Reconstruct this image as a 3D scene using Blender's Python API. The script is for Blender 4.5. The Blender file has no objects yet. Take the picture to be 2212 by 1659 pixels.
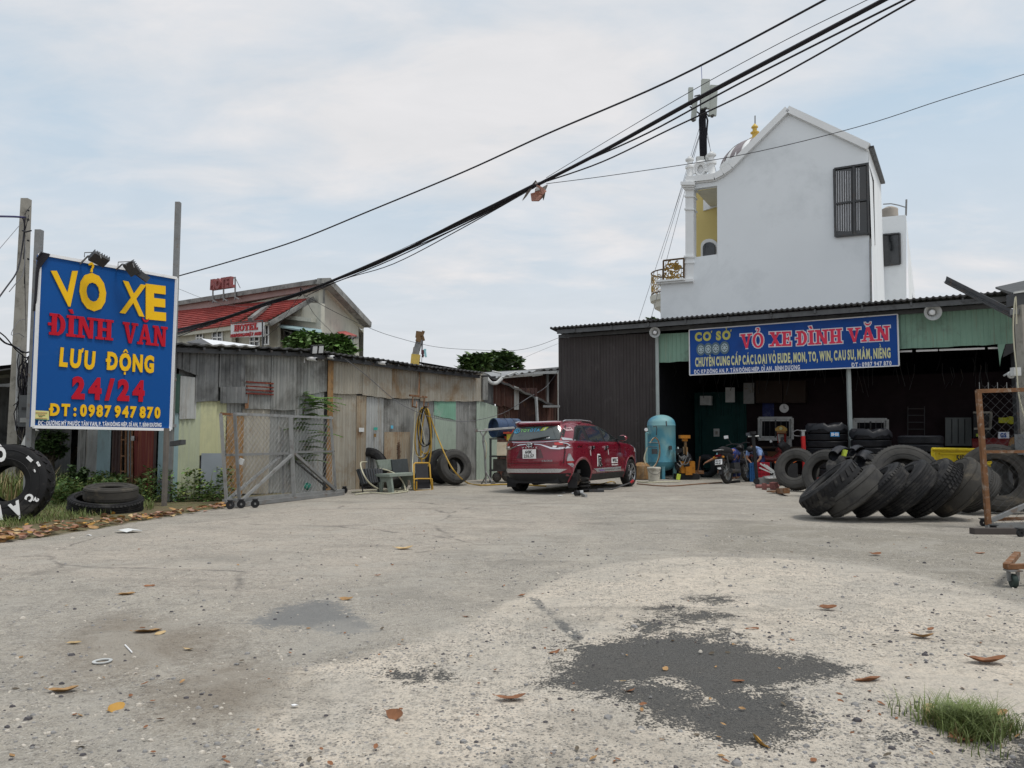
import bpy, bmesh, math, random
import numpy as np
from mathutils import Vector, Matrix, noise
random.seed(7)
R_ = math.radians
scn = bpy.context.scene
COL = scn.collection

# ------------------------------------------------------------------ camera
CAM_H, PITCH, FPX = 1.25, R_(4.08), 1662.0      # metres, tilt up, focal length in units of a 2212 wide frame
cd = bpy.data.cameras.new('camera'); cam = bpy.data.objects.new('camera', cd); COL.objects.link(cam)
cd.sensor_width = 36.0; cd.lens = 36.0 * FPX / 2212.0
cd.clip_start = 0.05; cd.clip_end = 3000
cam.location = (0, 0, CAM_H); cam.rotation_euler = (math.pi/2 + PITCH, 0, 0)
scn.camera = cam

# ------------------------------------------------------------------ world, sun, exposure
SUN_EL, SUN_AZ = R_(68), R_(120)                 # azimuth from +Y towards +X
w = bpy.data.worlds.new('World'); scn.world = w; w.use_nodes = True
nt = w.node_tree; nt.nodes.clear()
def wn(t, **k):
    n = nt.nodes.new(t)
    for a, b in k.items(): setattr(n, a, b)
    return n
wo = wn('ShaderNodeOutputWorld'); bg = wn('ShaderNodeBackground')
sky = wn('ShaderNodeTexSky', sky_type='NISHITA', sun_disc=False, sun_elevation=SUN_EL, sun_rotation=SUN_AZ)
sky.dust_density = 4.0; sky.air_density = 1.2
tc = wn('ShaderNodeTexCoord'); sep = wn('ShaderNodeSeparateXYZ'); nt.links.new(tc.outputs['Generated'], sep.inputs[0])
def wm(op, a, b=None, c=None):
    n = wn('ShaderNodeMath', operation=op)
    for i, x in enumerate((a, b, c)):
        if x is None: continue
        if isinstance(x, (int, float)): n.inputs[i].default_value = x
        else: nt.links.new(x, n.inputs[i])
    return n.outputs[0]
zz = wm('MAXIMUM', wm('ADD', sep.outputs[2], 0.16), 0.05)
cmb = wn('ShaderNodeCombineXYZ')
nt.links.new(wm('DIVIDE', sep.outputs[0], zz), cmb.inputs[0]); nt.links.new(wm('DIVIDE', sep.outputs[1], zz), cmb.inputs[1])
def wnoise(scale, det, rough, off, dist=0.0):
    mp = wn('ShaderNodeMapping'); mp.inputs['Location'].default_value = off; mp.inputs['Scale'].default_value = (1.0, 1.7, 1)
    mp.inputs['Rotation'].default_value = (0, 0, R_(22))
    nt.links.new(cmb.outputs[0], mp.inputs[0])
    n = wn('ShaderNodeTexNoise'); n.inputs['Scale'].default_value = scale; n.inputs['Detail'].default_value = det
    n.inputs['Roughness'].default_value = rough; n.inputs['Distortion'].default_value = dist
    nt.links.new(mp.outputs[0], n.inputs['Vector']); return n.outputs[0]
n1 = wnoise(0.75, 8, 0.55, (3.1, 1.7, 0), 0.3); n2 = wnoise(2.6, 6, 0.6, (0.4, 7.7, 0), 0.4)
mixn = wm('ADD', wm('MULTIPLY', n1, 0.75), wm('MULTIPLY', n2, 0.25))
ramp = wn('ShaderNodeValToRGB'); nt.links.new(mixn, ramp.inputs[0])
ramp.color_ramp.elements[0].position = 0.36; ramp.color_ramp.elements[0].color = (0.30, 0.30, 0.30, 1)
ramp.color_ramp.elements[1].position = 0.60; ramp.color_ramp.elements[1].color = (1, 1, 1, 1)
# towards the horizon everything is veiled
hor = wn('ShaderNodeMapRange'); nt.links.new(sep.outputs[2], hor.inputs[0])
hor.inputs[1].default_value = 0.02; hor.inputs[2].default_value = 0.55; hor.inputs[3].default_value = 1.0; hor.inputs[4].default_value = 0.0
mask = wm('MAXIMUM', ramp.outputs[0], hor.outputs[0])
cl = wn('ShaderNodeMixRGB'); nt.links.new(n2, cl.inputs[0])
cl.inputs[1].default_value = (4.9, 5.0, 5.15, 1); cl.inputs[2].default_value = (6.3, 6.2, 6.3, 1)
blue = wn('ShaderNodeMixRGB'); blue.blend_type = 'MIX'; blue.inputs[0].default_value = 0.72
nt.links.new(sky.outputs[0], blue.inputs[1]); blue.inputs[2].default_value = (3.3, 4.9, 6.2, 1)
mx = wn('ShaderNodeMixRGB'); nt.links.new(mask, mx.inputs[0]); nt.links.new(blue.outputs[0], mx.inputs[1]); nt.links.new(cl.outputs[0], mx.inputs[2])
nt.links.new(mx.outputs[0], bg.inputs[0]); bg.inputs[1].default_value = 0.1
nt.links.new(bg.outputs[0], wo.inputs[0])
sd = bpy.data.lights.new('sun', 'SUN'); sun = bpy.data.objects.new('sun', sd); COL.objects.link(sun)
sd.energy = 1.5; sd.angle = R_(14); sd.color = (1.0, 0.965, 0.91)
sdir = Vector((math.sin(SUN_AZ)*math.cos(SUN_EL), math.cos(SUN_AZ)*math.cos(SUN_EL), math.sin(SUN_EL)))
sun.rotation_euler = sdir.to_track_quat('Z', 'Y').to_euler(); sun.location = (0, 0, 30)
vs = scn.view_settings; vs.view_transform = 'Standard'; vs.look = 'None'; vs.exposure = 0.46; vs.gamma = 1.0; vs.use_curve_mapping = False
scn.cycles.max_bounces = 6; scn.cycles.diffuse_bounces = 3; scn.cycles.glossy_bounces = 3; scn.cycles.transmission_bounces = 6
scn.cycles.transparent_max_bounces = 12

# ------------------------------------------------------------------ picture to place
# a point read off the photograph (2212 wide frame) is carried out to the ground, a wall or a depth; only used to measure the place
CP, SP = math.cos(PITCH), math.sin(PITCH)
def ray(x, y):
    a = (x - 1106.0) / FPX; b = (829.5 - y) / FPX
    return Vector((a, CP - SP*b, SP + CP*b))
def G(x, y, z=0.0):
    d = ray(x, y); t = (z - CAM_H) / d.z
    return Vector((d.x*t, d.y*t, z))
def DY(x, y, Y):
    d = ray(x, y); t = Y / d.y
    return Vector((d.x*t, Y, CAM_H + d.z*t))
class Plane:
    """vertical plane through two ground points; u runs p0 -> p1, n points to the yard"""
    def __init__(s, p0, p1):
        s.o = Vector((p0[0], p0[1], 0)); s.u = (Vector((p1[0], p1[1], 0)) - s.o).normalized()
        s.n = Vector((s.u.y, -s.u.x, 0))
        if s.n.dot(Vector((0, 0, 0)) - s.o) < 0: s.n = -s.n
        s.len = (Vector((p1[0], p1[1], 0)) - s.o).length
    def off(s, d):
        q = Plane(s.o + s.n*d, s.o + s.n*d + s.u); return q
    def uv(s, x, y):
        d = ray(x, y); C = Vector((0, 0, CAM_H))
        t = (s.o - C).dot(s.n) / d.dot(s.n); p = C + d*t
        return (p - s.o).dot(s.u), p.z
    def hit(s, x, y, off=0.0):
        d = ray(x, y); C = Vector((0, 0, CAM_H)); return C + d*((s.o + s.n*off - C).dot(s.n) / d.dot(s.n))
    def pt(s, u, z, off=0.0):
        return s.o + s.u*u + s.n*off + Vector((0, 0, z))

# ------------------------------------------------------------------ mesh builder
def frame(d):
    d = Vector(d).normalized(); a = Vector((0, 0, 1)) if abs(d.z) < 0.95 else Vector((1, 0, 0))
    s = d.cross(a).normalized(); return s, s.cross(d).normalized()
class MB:
    def __init__(s): s.v = []; s.f = []; s.mi = []; s.m = 0; s.smooth = False
    def add(s, vs, fs):
        o = len(s.v); s.v.extend([tuple(p) for p in vs]); s.f.extend([tuple(i+o for i in f) for f in fs]); s.mi.extend([s.m]*len(fs)); return s
    def box(s, c, d, M=None, t=0.0):
        x, y, z = d[0]/2, d[1]/2, d[2]/2; c = Vector(c)
        p = [Vector((i*x*(1-t*(k > 0)), j*y*(1-t*(k > 0)), k*z)) for k in (-1, 1) for j in (-1, 1) for i in (-1, 1)]
        p = [(M @ q if M else q) + c for q in p]
        return s.add(p, [(0,2,3,1),(4,5,7,6),(0,1,5,4),(2,6,7,3),(0,4,6,2),(1,3,7,5)])
    def bar(s, a, b, w, h=None, up=None):
        a, b = Vector(a), Vector(b); h = h or w; d = (b-a)
        if d.length < 1e-6: return s
        if up is None: x, y = frame(d)
        else: x = d.cross(Vector(up)).normalized(); y = x.cross(d).normalized()
        p = [q + x*i*w/2 + y*j*h/2 for q in (a, b) for i, j in ((-1,-1),(1,-1),(1,1),(-1,1))]
        return s.add(p, [(3,2,1,0),(4,5,6,7),(0,1,5,4),(1,2,6,5),(2,3,7,6),(3,0,4,7)])
    def tube(s, pts, r, n=6, cap=True):
        pts = [Vector(p) for p in pts]; vs = []; fs = []; px = None
        for i, p in enumerate(pts):
            d = (pts[min(i+1, len(pts)-1)] - pts[max(i-1, 0)])
            if d.length < 1e-7: d = Vector((0, 0, 1))
            d.normalize()
            if px is None: x, y = frame(d)
            else:
                x = px - d*px.dot(d)
                if x.length < 1e-4: x, _ = frame(d)
                x.normalize()
            y = d.cross(x).normalized(); px = x
            rr = r[i] if isinstance(r, (list, tuple)) else r
            for k in range(n):
                a = 2*math.pi*k/n; vs.append(p + x*math.cos(a)*rr + y*math.sin(a)*rr)
        for i in range(len(pts)-1):
            for k in range(n): fs.append((i*n+k, i*n+(k+1) % n, (i+1)*n+(k+1) % n, (i+1)*n+k))
        if cap: fs.append(tuple(range(n))[::-1]); fs.append(tuple((len(pts)-1)*n+k for k in range(n)))
        return s.add(vs, fs)
    def lathe(s, prof, n=24, M=None, closed=False, a0=0.0, a1=2*math.pi):
        """prof = (radius, height) about local Z"""
        vs = []; full = abs(a1-a0-2*math.pi) < 1e-6; m = n if full else n+1; k = len(prof)
        for i in range(m):
            a = a0 + (a1-a0)*i/n; c, q = math.cos(a), math.sin(a)
            for r, h in prof:
                p = Vector((r*c, r*q, h)); vs.append(M @ p if M else p)
        fs = []
        for i in range(n):
            j = (i+1) % m
            for t in range(k if closed else k-1):
                u = (t+1) % k; fs.append((i*k+t, j*k+t, j*k+u, i*k+u))
        return s.add(vs, fs)
    def prism(s, poly, o, ex, ey, d, off=0.0):
        """flat outline poly (x,y) in the frame o + ex*x + ey*y, thickness d along ex x ey, starting at off"""
        ex, ey = Vector(ex), Vector(ey); nn = ex.cross(ey).normalized(); o = Vector(o); n = len(poly)
        vs = [o + ex*x + ey*y + nn*(off+k) for k in (0, d) for x, y in poly]
        return s.add(vs, [tuple(range(n))[::-1], tuple(range(n, 2*n))] + [(i, (i+1) % n, (i+1) % n+n, i+n) for i in range(n)])
    def sphere(s, c, r, n=10, m=6, sc=(1,1,1)):
        c = Vector(c); vs = [c + Vector((0,0,-r*sc[2]))]; fs = []
        for j in range(1, m):
            t = math.pi*j/m
            for i in range(n):
                a = 2*math.pi*i/n; vs.append(c + Vector((r*sc[0]*math.sin(t)*math.cos(a), r*sc[1]*math.sin(t)*math.sin(a), -r*sc[2]*math.cos(t))))
        vs.append(c + Vector((0,0,r*sc[2])))
        for i in range(n): fs.append((0, 1+(i+1) % n, 1+i)); fs.append((len(vs)-1, 1+(m-2)*n+i, 1+(m-2)*n+(i+1) % n))
        for j in range(m-2):
            for i in range(n): fs.append((1+j*n+i, 1+j*n+(i+1) % n, 1+(j+1)*n+(i+1) % n, 1+(j+1)*n+i))
        return s.add(vs, fs)
    def build(s, name, mats, parent=None, smooth=None, origin='auto', angle=40):
        me = bpy.data.meshes.new(name)
        ob = bpy.data.objects.new(name, me); COL.objects.link(ob)
        if parent is not None:
            W = WM.get(parent.name, Matrix()); inv = W.inverted(); WM[ob.name] = W
            vs = [inv @ Vector(p) for p in s.v]; ob.parent = parent
        else:
            if origin == 'auto' and s.v:
                a = np.array(s.v); lo, hi = a.min(0), a.max(0); oo = Vector(((lo[0]+hi[0])/2, (lo[1]+hi[1])/2, lo[2]))
            else: oo = Vector((0, 0, 0)) if origin == 'auto' else Vector(origin)
            WM[ob.name] = Matrix.Translation(oo); ob.location = oo
            vs = [Vector(p) - oo for p in s.v]
        me.from_pydata([tuple(p) for p in vs], [], s.f)
        if not isinstance(mats, (list, tuple)): mats = [mats]
        for m in mats: me.materials.append(m)
        if len(mats) > 1: me.polygons.foreach_set('material_index', s.mi)
        if smooth if smooth is not None else s.smooth:
            me.polygons.foreach_set('use_smooth', [True]*len(me.polygons)); me.update()
            me.set_sharp_from_angle(angle=R_(angle))
        me.update(); return ob
WM = {}
def tag(o, label=None, cat=None, group=None, kind=None):
    if label: o['label'] = label
    if cat: o['category'] = cat
    if group: o['group'] = group
    if kind: o['kind'] = kind
    return o
def thing(name, label, cat, loc=(0,0,0), rz=0.0, group=None, M=None):
    o = bpy.data.objects.new(name, None); COL.objects.link(o); o.empty_display_size = 0.1
    if M is None: M = Matrix.Translation(Vector(loc)) @ Matrix.Rotation(rz, 4, 'Z')
    o.matrix_world = M; o.matrix_local = M
    WM[o.name] = M.copy(); return tag(o, label, cat, group)
def ground_pt(p): return (p[0], p[1], 0)
def copy_tree(o, parent=None, M=None):
    c = o.copy(); COL.objects.link(c)
    if parent is not None: c.parent = parent
    else:
        for k in ('label', 'group'):
            if k in c and k == 'label': del c[k]
        if M is not None: c.matrix_world = M; c.matrix_local = M; WM[c.name] = M
    for ch in list(o.children): copy_tree(ch, c)
    return c

# ------------------------------------------------------------------ materials
MATS = {}
def mat(name, col, rough=0.7, metal=0.0, var=0.12, scale=2.5, dirt=None, streak=None, bump=0.0, bscale=40.0, grain=0.0, coat=0.0, spec=None, trans=0.0, alpha=1.0, emit=None, two=None):
    """dirt=(colour, amount, scale) blotches; streak=(colour, amount) vertical run-off marks; two=(colour, amount, scale) patches of a second paint"""
    if name in MATS: return MATS[name]
    m = bpy.data.materials.new(name); m.use_nodes = True; t = m.node_tree; t.nodes.clear(); MATS[name] = m
    def N(k, **a):
        n = t.nodes.new(k)
        for x, y in a.items(): setattr(n, x, y)
        return n
    L = t.links.new
    out = N('ShaderNodeOutputMaterial'); b = N('ShaderNodeBsdfPrincipled'); L(b.outputs[0], out.inputs[0])
    b.inputs['Roughness'].default_value = rough; b.inputs['Metallic'].default_value = metal
    if coat: b.inputs['Coat Weight'].default_value = coat; b.inputs['Coat Roughness'].default_value = 0.06
    if spec is None: spec = 0.5 if rough < 0.4 or metal > 0.45 or coat else 0.22
    if spec is not None: b.inputs['Specular IOR Level'].default_value = spec
    if trans: b.inputs['Transmission Weight'].default_value = trans
    if alpha < 1: b.inputs['Alpha'].default_value = alpha
    if emit: b.inputs['Emission Color'].default_value = (*emit[0], 1); b.inputs['Emission Strength'].default_value = emit[1]
    tcn = N('ShaderNodeTexCoord'); oi = N('ShaderNodeObjectInfo'); mp = N('ShaderNodeMapping')
    L(tcn.outputs['Object'], mp.inputs[0])
    cx = N('ShaderNodeCombineXYZ'); mul = N('ShaderNodeMath', operation='MULTIPLY'); L(oi.outputs['Random'], mul.inputs[0]); mul.inputs[1].default_value = 37.0
    for i in range(3): L(mul.outputs[0], cx.inputs[i])
    L(cx.outputs[0], mp.inputs['Location'])
    def noise_(sc, det=5, ro=0.6, vec=None, dist=0.0):
        n = N('ShaderNodeTexNoise'); n.inputs['Scale'].default_value = sc; n.inputs['Detail'].default_value = det
        n.inputs['Roughness'].default_value = ro; n.inputs['Distortion'].default_value = dist
        L(vec or mp.outputs[0], n.inputs['Vector']); return n.outputs[0]
    def mrange(x, a, b_, c, d):
        n = N('ShaderNodeMapRange'); L(x, n.inputs[0]); n.inputs[1].default_value = a; n.inputs[2].default_value = b_
        n.inputs[3].default_value = c; n.inputs[4].default_value = d; return n.outputs[0]
    def mix(f, a, c):
        n = N('ShaderNodeMixRGB')
        if isinstance(f, float): n.inputs[0].default_value = f
        else: L(f, n.inputs[0])
        for i, x in ((1, a), (2, c)):
            if isinstance(x, tuple): n.inputs[i].default_value = (*x[:3], 1)
            else: L(x, n.inputs[i])
        return n.outputs[0]
    c = tuple(col)
    cur = mix(mrange(noise_(scale), 0.25, 0.75, 0.0, 1.0), tuple(x*(1-var) for x in c), tuple(min(1, x*(1+var)) for x in c))
    if two: cur = mix(mrange(noise_(two[2], 3, 0.5, dist=0.6), 0.5-two[1]*0.25, 0.56-two[1]*0.25, 0.0, 1.0), cur, tuple(two[0]))
    if streak:
        sm = N('ShaderNodeMapping'); sm.inputs['Scale'].default_value = (14, 14, 0.55); L(mp.outputs[0], sm.inputs[0])
        cur = mix(mrange(noise_(1.0, 6, 0.65, sm.outputs[0]), 0.62-streak[1]*0.35, 0.82-streak[1]*0.3, 0.0, 0.9), cur, tuple(streak[0]))
    if dirt:
        cur = mix(mrange(noise_(dirt[2], 7, 0.68, dist=0.3), 0.66-dirt[1]*0.4, 0.84-dirt[1]*0.36, 0.0, 0.95), cur, tuple(dirt[0]))
    if grain:
        cur = mix(mrange(noise_(90, 3, 0.7), 0.3, 0.7, 0.0, grain), cur, tuple(x*0.35 for x in c))
    L(cur, b.inputs['Base Color'])
    rr = mrange(noise_(scale*2.3), 0.3, 0.7, max(0.02, rough-0.08), min(1, rough+0.08)); L(rr, b.inputs['Roughness'])
    if bump:
        bn = N('ShaderNodeBump'); bn.inputs['Strength'].default_value = min(1, bump); bn.inputs['Distance'].default_value = 0.01
        L(noise_(bscale, 6, 0.65), bn.inputs['Height']); L(bn.outputs[0], b.inputs['Normal'])
    return m
GREYRUST = (0.16, 0.085, 0.04)
m_zinc = mat('zinc_grey', (0.235, 0.24, 0.23), 0.55, 0.2, 0.25, 1.6, dirt=((0.09,0.085,0.075),0.4,1.3), streak=((0.36,0.355,0.335),0.45))
m_zincd = mat('zinc_dark', (0.15, 0.155, 0.155), 0.6, 0.2, 0.25, 1.6, dirt=((0.055,0.055,0.055),0.42,1.7), streak=((0.24,0.24,0.235),0.4))
m_zincl = mat('zinc_light', (0.38, 0.39, 0.38), 0.5, 0.2, 0.2, 1.3, dirt=((0.2,0.18,0.15),0.35,1.1), streak=((0.25,0.2,0.14),0.25))
m_tan = mat('zinc_tan', (0.31, 0.285, 0.235), 0.65, 0.1, 0.25, 1.5, dirt=((0.21,0.13,0.06),0.4,1.0), streak=((0.40,0.38,0.33),0.5))
m_tanr = mat('zinc_rusty', (0.31, 0.25, 0.175), 0.7, 0.1, 0.25, 1.2, dirt=((0.20,0.10,0.04),0.38,1.4), streak=((0.36,0.34,0.29),0.45))
m_cream = mat('sheet_cream_green', (0.40, 0.43, 0.30), 0.6, 0.05, 0.12, 1.0, dirt=((0.28,0.30,0.24),0.3,1.2), streak=((0.34,0.37,0.30),0.3))
m_yel = mat('sheet_pale_yellow', (0.46, 0.46, 0.28), 0.6, 0.05, 0.12, 1.0, dirt=((0.34,0.35,0.24),0.3,1.0), streak=((0.40,0.42,0.30),0.2))
m_pblue = mat('sheet_pale_blue', (0.26, 0.36, 0.38), 0.6, 0.05, 0.15, 1.0, dirt=((0.2,0.24,0.24),0.35,1.6))
m_pgreen = mat('sheet_pale_green', (0.35, 0.42, 0.35), 0.55, 0.05, 0.12, 1.2, dirt=((0.26,0.3,0.26),0.3,1.4), streak=((0.30,0.34,0.30),0.3))
m_mint = mat('sheet_mint', (0.20, 0.38, 0.28), 0.6, 0.0, 0.15, 1.2, dirt=((0.35,0.40,0.36),0.3,1.4))
m_dgreen = mat('sheet_dark_green', (0.05, 0.10, 0.08), 0.6, 0.0, 0.2, 1.2)
m_plate = mat('plate_blue_grey', (0.25, 0.28, 0.31), 0.55, 0.1, 0.1, 1.2, dirt=((0.35,0.37,0.38),0.2,3))
m_rustb = mat('sheet_rust_brown', (0.085, 0.04, 0.03), 0.7, 0.05, 0.25, 1.6, dirt=((0.035,0.022,0.02),0.35,1.2), streak=((0.30,0.27,0.23),0.16))
m_rustd = mat('sheet_rust_dark', (0.05, 0.027, 0.024), 0.7, 0.05, 0.25, 1.6, dirt=((0.16,0.08,0.04),0.25,2.2), streak=((0.22,0.17,0.13),0.1))
m_red = mat('sheet_dark_red', (0.14, 0.025, 0.02), 0.65, 0.0, 0.2, 1.4, streak=((0.30,0.12,0.05),0.3))
m_shopb = mat('sheet_shop_brown', (0.062, 0.053, 0.052), 0.5, 0.1, 0.14, 1.2, dirt=((0.11,0.10,0.095),0.18,3.0), streak=((0.10,0.092,0.085),0.2))
m_fgreen = mat('sheet_fascia_green', (0.22, 0.36, 0.28), 0.5, 0.05, 0.12, 1.0, dirt=((0.15,0.20,0.16),0.35,1.3), streak=((0.22,0.2,0.15),0.16))
m_roofd = mat('roof_dark', (0.06, 0.06, 0.06), 0.6, 0.2, 0.25, 2, dirt=((0.12,0.11,0.1),0.3,2))
m_roofw = mat('roof_white', (0.72, 0.74, 0.76), 0.45, 0.1, 0.05, 1)
m_steel = mat('steel_dark', (0.07, 0.072, 0.075), 0.5, 0.4, 0.2, 3, dirt=((0.13,0.08,0.05),0.25,5))
m_beam = mat('steel_beam', (0.12, 0.125, 0.13), 0.55, 0.2, 0.2, 3, dirt=((0.05,0.05,0.05),0.3,4))
m_galv = mat('galvanised', (0.36, 0.37, 0.37), 0.45, 0.5, 0.15, 4, dirt=((0.2,0.18,0.16),0.3,5))
m_galvd = mat('galvanised_old', (0.22, 0.225, 0.225), 0.55, 0.3, 0.2, 4, dirt=((0.16,0.1,0.06),0.3,6))
m_rust = mat('rusty_steel', (0.20, 0.10, 0.05), 0.8, 0.15, 0.3, 7, dirt=((0.34,0.30,0.25),0.35,9), bump=0.3)
m_rusto = mat('rust_orange', (0.27, 0.155, 0.065), 0.8, 0.05, 0.25, 3, dirt=((0.12,0.08,0.05),0.35,4), streak=((0.3,0.25,0.18),0.3))
m_black = mat('black_plastic', (0.022, 0.022, 0.024), 0.5, 0, 0.2, 6)
m_bcable = mat('black_cable', (0.016, 0.015, 0.02), 0.55, 0, 0.1, 6)
m_gcable = mat('grey_cable', (0.14, 0.14, 0.15), 0.6, 0, 0.1, 6)
m_white = mat('white_paint', (0.78, 0.79, 0.80), 0.5, 0, 0.05, 3, dirt=((0.55,0.55,0.53),0.2,5))
m_wplain = mat('white_clean', (0.8, 0.8, 0.8), 0.45, 0, 0.03, 3)
m_conc = mat('concrete_post', (0.30, 0.285, 0.25), 0.85, 0, 0.18, 4, dirt=((0.14,0.13,0.11),0.35,5), bump=0.3)
m_blue = mat('sign_blue', (0.001, 0.068, 0.27), 0.5, 0, 0.08, 0.7, dirt=((0.02,0.09,0.28),0.12,1.4))
m_sblue = mat('banner_blue', (0.006, 0.062, 0.29), 0.5, 0, 0.06, 0.7, dirt=((0.01,0.035,0.16),0.3,0.6))
m_signy = mat('letter_yellow', (0.80, 0.47, 0.008), 0.5, 0, 0.06, 2)
m_signr = mat('letter_red', (0.45, 0.004, 0.02), 0.55, 0, 0.1, 2)
m_banr = mat('letter_pink_red', (0.72, 0.045, 0.10), 0.5, 0, 0.05, 2)
m_bany = mat('letter_pale_yellow', (0.66, 0.66, 0.36), 0.5, 0, 0.05, 2)
m_bank = mat('letter_olive_yellow', (0.52, 0.50, 0.12), 0.5, 0, 0.05, 2)
m_banw = mat('letter_white', (0.72, 0.74, 0.80), 0.5, 0, 0.05, 2)
m_rub = mat('rubber', (0.013, 0.013, 0.014), 0.62, 0, 0.3, 4, dirt=((0.07,0.066,0.06),0.36,3.5), bump=0.35, bscale=70)
m_rubd = mat('rubber_dusty', (0.058, 0.056, 0.052), 0.75, 0, 0.25, 4, dirt=((0.026,0.026,0.028),0.42,3.0), bump=0.35, bscale=70)
m_rubm = mat('rubber_muddy', (0.050, 0.047, 0.042), 0.8, 0, 0.25, 4, dirt=((0.15,0.125,0.09),0.34,2.6), bump=0.4, bscale=60)
m_rubn = mat('rubber_new', (0.018, 0.019, 0.023), 0.42, 0, 0.2, 4, bump=0.1)
m_inner = mat('rubber_inner', (0.010, 0.010, 0.011), 0.8, 0, 0.2, 4)
m_hoty = mat('hotel_wall', (0.50, 0.49, 0.42), 0.8, 0, 0.08, 0.5, dirt=((0.30,0.30,0.27),0.3,0.7), streak=((0.28,0.28,0.27),0.25))
m_hotp = mat('hotel_pink', (0.36, 0.26, 0.25), 0.8, 0, 0.1, 0.6, dirt=((0.2,0.17,0.17),0.35,0.8))
m_hotg = mat('hotel_coping', (0.24, 0.24, 0.23), 0.85, 0, 0.3, 0.9, dirt=((0.08,0.08,0.08),0.45,1.5))
m_tile = mat('roof_tile', (0.36, 0.085, 0.075), 0.6, 0, 0.25, 1.2, dirt=((0.17,0.035,0.03),0.35,2.5))
m_glass = mat('dark_glass', (0.012, 0.014, 0.016), 0.06, 0, 0.1, 2, spec=0.8)
m_glassl = mat('grey_glass', (0.07, 0.08, 0.09), 0.1, 0, 0.2, 2, spec=0.7)
m_curt = mat('curtain', (0.55, 0.56, 0.58), 0.9, 0, 0.1, 3)
m_gold = mat('gold_paint', (0.36, 0.23, 0.06), 0.4, 0.5, 0.15, 4)
m_yelw = mat('yellow_wall', (0.62, 0.50, 0.20), 0.7, 0, 0.05, 1)
m_leafs = {}
def leafmat(name, c, tr=0.25, var=0.35):
    m = mat(name, c, 0.55, 0, var, 1.7, spec=0.3); return m
m_lf1 = leafmat('leaf_green', (0.085, 0.145, 0.04)); m_lf2 = leafmat('leaf_dark', (0.042, 0.075, 0.026)); m_lf3 = leafmat('leaf_yellow_green', (0.17, 0.20, 0.06))
m_lf4 = leafmat('leaf_bright', (0.115, 0.21, 0.055)); m_gr = leafmat('grass_green', (0.13, 0.17, 0.05)); m_grd = leafmat('grass_dry', (0.26, 0.21, 0.10))
m_bark = mat('bark', (0.12, 0.10, 0.075), 0.9, 0, 0.25, 6, bump=0.5)
m_dry1 = mat('dry_leaf_tan', (0.36, 0.22, 0.10), 0.7, 0, 0.3, 12, dirt=((0.2,0.09,0.04),0.35,14))
m_dry2 = mat('dry_leaf_brown', (0.24, 0.11, 0.055), 0.7, 0, 0.3, 12, dirt=((0.10,0.05,0.03),0.35,14))
m_dry3 = mat('dry_leaf_ochre', (0.42, 0.24, 0.06), 0.65, 0, 0.2, 12, dirt=((0.25,0.12,0.04),0.3,14))
m_dry4 = mat('dry_leaf_pale', (0.50, 0.37, 0.20), 0.7, 0, 0.2, 12, dirt=((0.28,0.15,0.07),0.3,14))

# ------------------------------------------------------------------ lettering
GL = {}
def glyph(ch, bold, ext, res=3):
    k = (ch, round(bold, 4), round(ext, 5))
    if k in GL: return GL[k]
    c = bpy.data.curves.new('t', 'FONT'); c.body = ch; c.resolution_u = res; c.offset = bold; c.extrude = ext
    o = bpy.data.objects.new('t', c); COL.objects.link(o); bpy.context.view_layer.update()
    me = bpy.data.meshes.new_from_object(o.evaluated_get(bpy.context.evaluated_depsgraph_get()))
    vs = [tuple(v.co) for v in me.vertices]; fs = [tuple(p.vertices) for p in me.polygons]
    bpy.data.objects.remove(o); bpy.data.curves.remove(c); bpy.data.meshes.remove(me)
    xs = [v[0] for v in vs]; GL[k] = (vs, fs, min(xs), max(xs)); return GL[k]
CAPH = 0.69
import unicodedata
def arc(cx, cy, rx, ry, t, a0, a1, n=10, ty=None):
    ty = ty or t; out = []
    for i in range(n):
        a, b = a0+(a1-a0)*i/n, a0+(a1-a0)*(i+1)/n
        P = lambda q, k: (cx+(rx-t*k)*math.cos(q), cy+(ry-ty*k)*math.sin(q))
        out.append([P(a,0), P(b,0), P(b,1), P(a,1)])
    return out
def rc(x0, y0, x1, y1): return [(x0,y0),(x1,y0),(x1,y1),(x0,y1)]
PI = math.pi
MARK = {  # accents for capitals, x relative to the letter's middle, heights in units of the font
 '\u0300': [[(-.16,.93),(-.04,.93),(.06,.78),(-.02,.78)]], '\u0301': [[(.16,.93),(.04,.93),(-.06,.78),(.02,.78)]],
 '\u0302': [[(-.05,.90),(.05,.90),(-.09,.76),(-.18,.76)], [(-.05,.905),(.05,.905),(.18,.76),(.09,.76)]],
 '\u0303': [[(-.18,.80),(-.18,.87),(-.04,.92),(-.02,.85)], [(-.03,.85),(-.03,.92),(.17,.90),(.17,.83)]],
 '\u0309': arc(0,.90,.09,.075,.06,-PI*.4,PI*.95,7) + [[(-.045,.76),(.03,.76),(.045,.85),(-.01,.85)]],
 '\u0306': arc(0,.93,.15,.16,.05,PI*1.02,PI*1.98,8), '\u0323': [rc(-.06,-.20,.06,-.09)],
}
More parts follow.
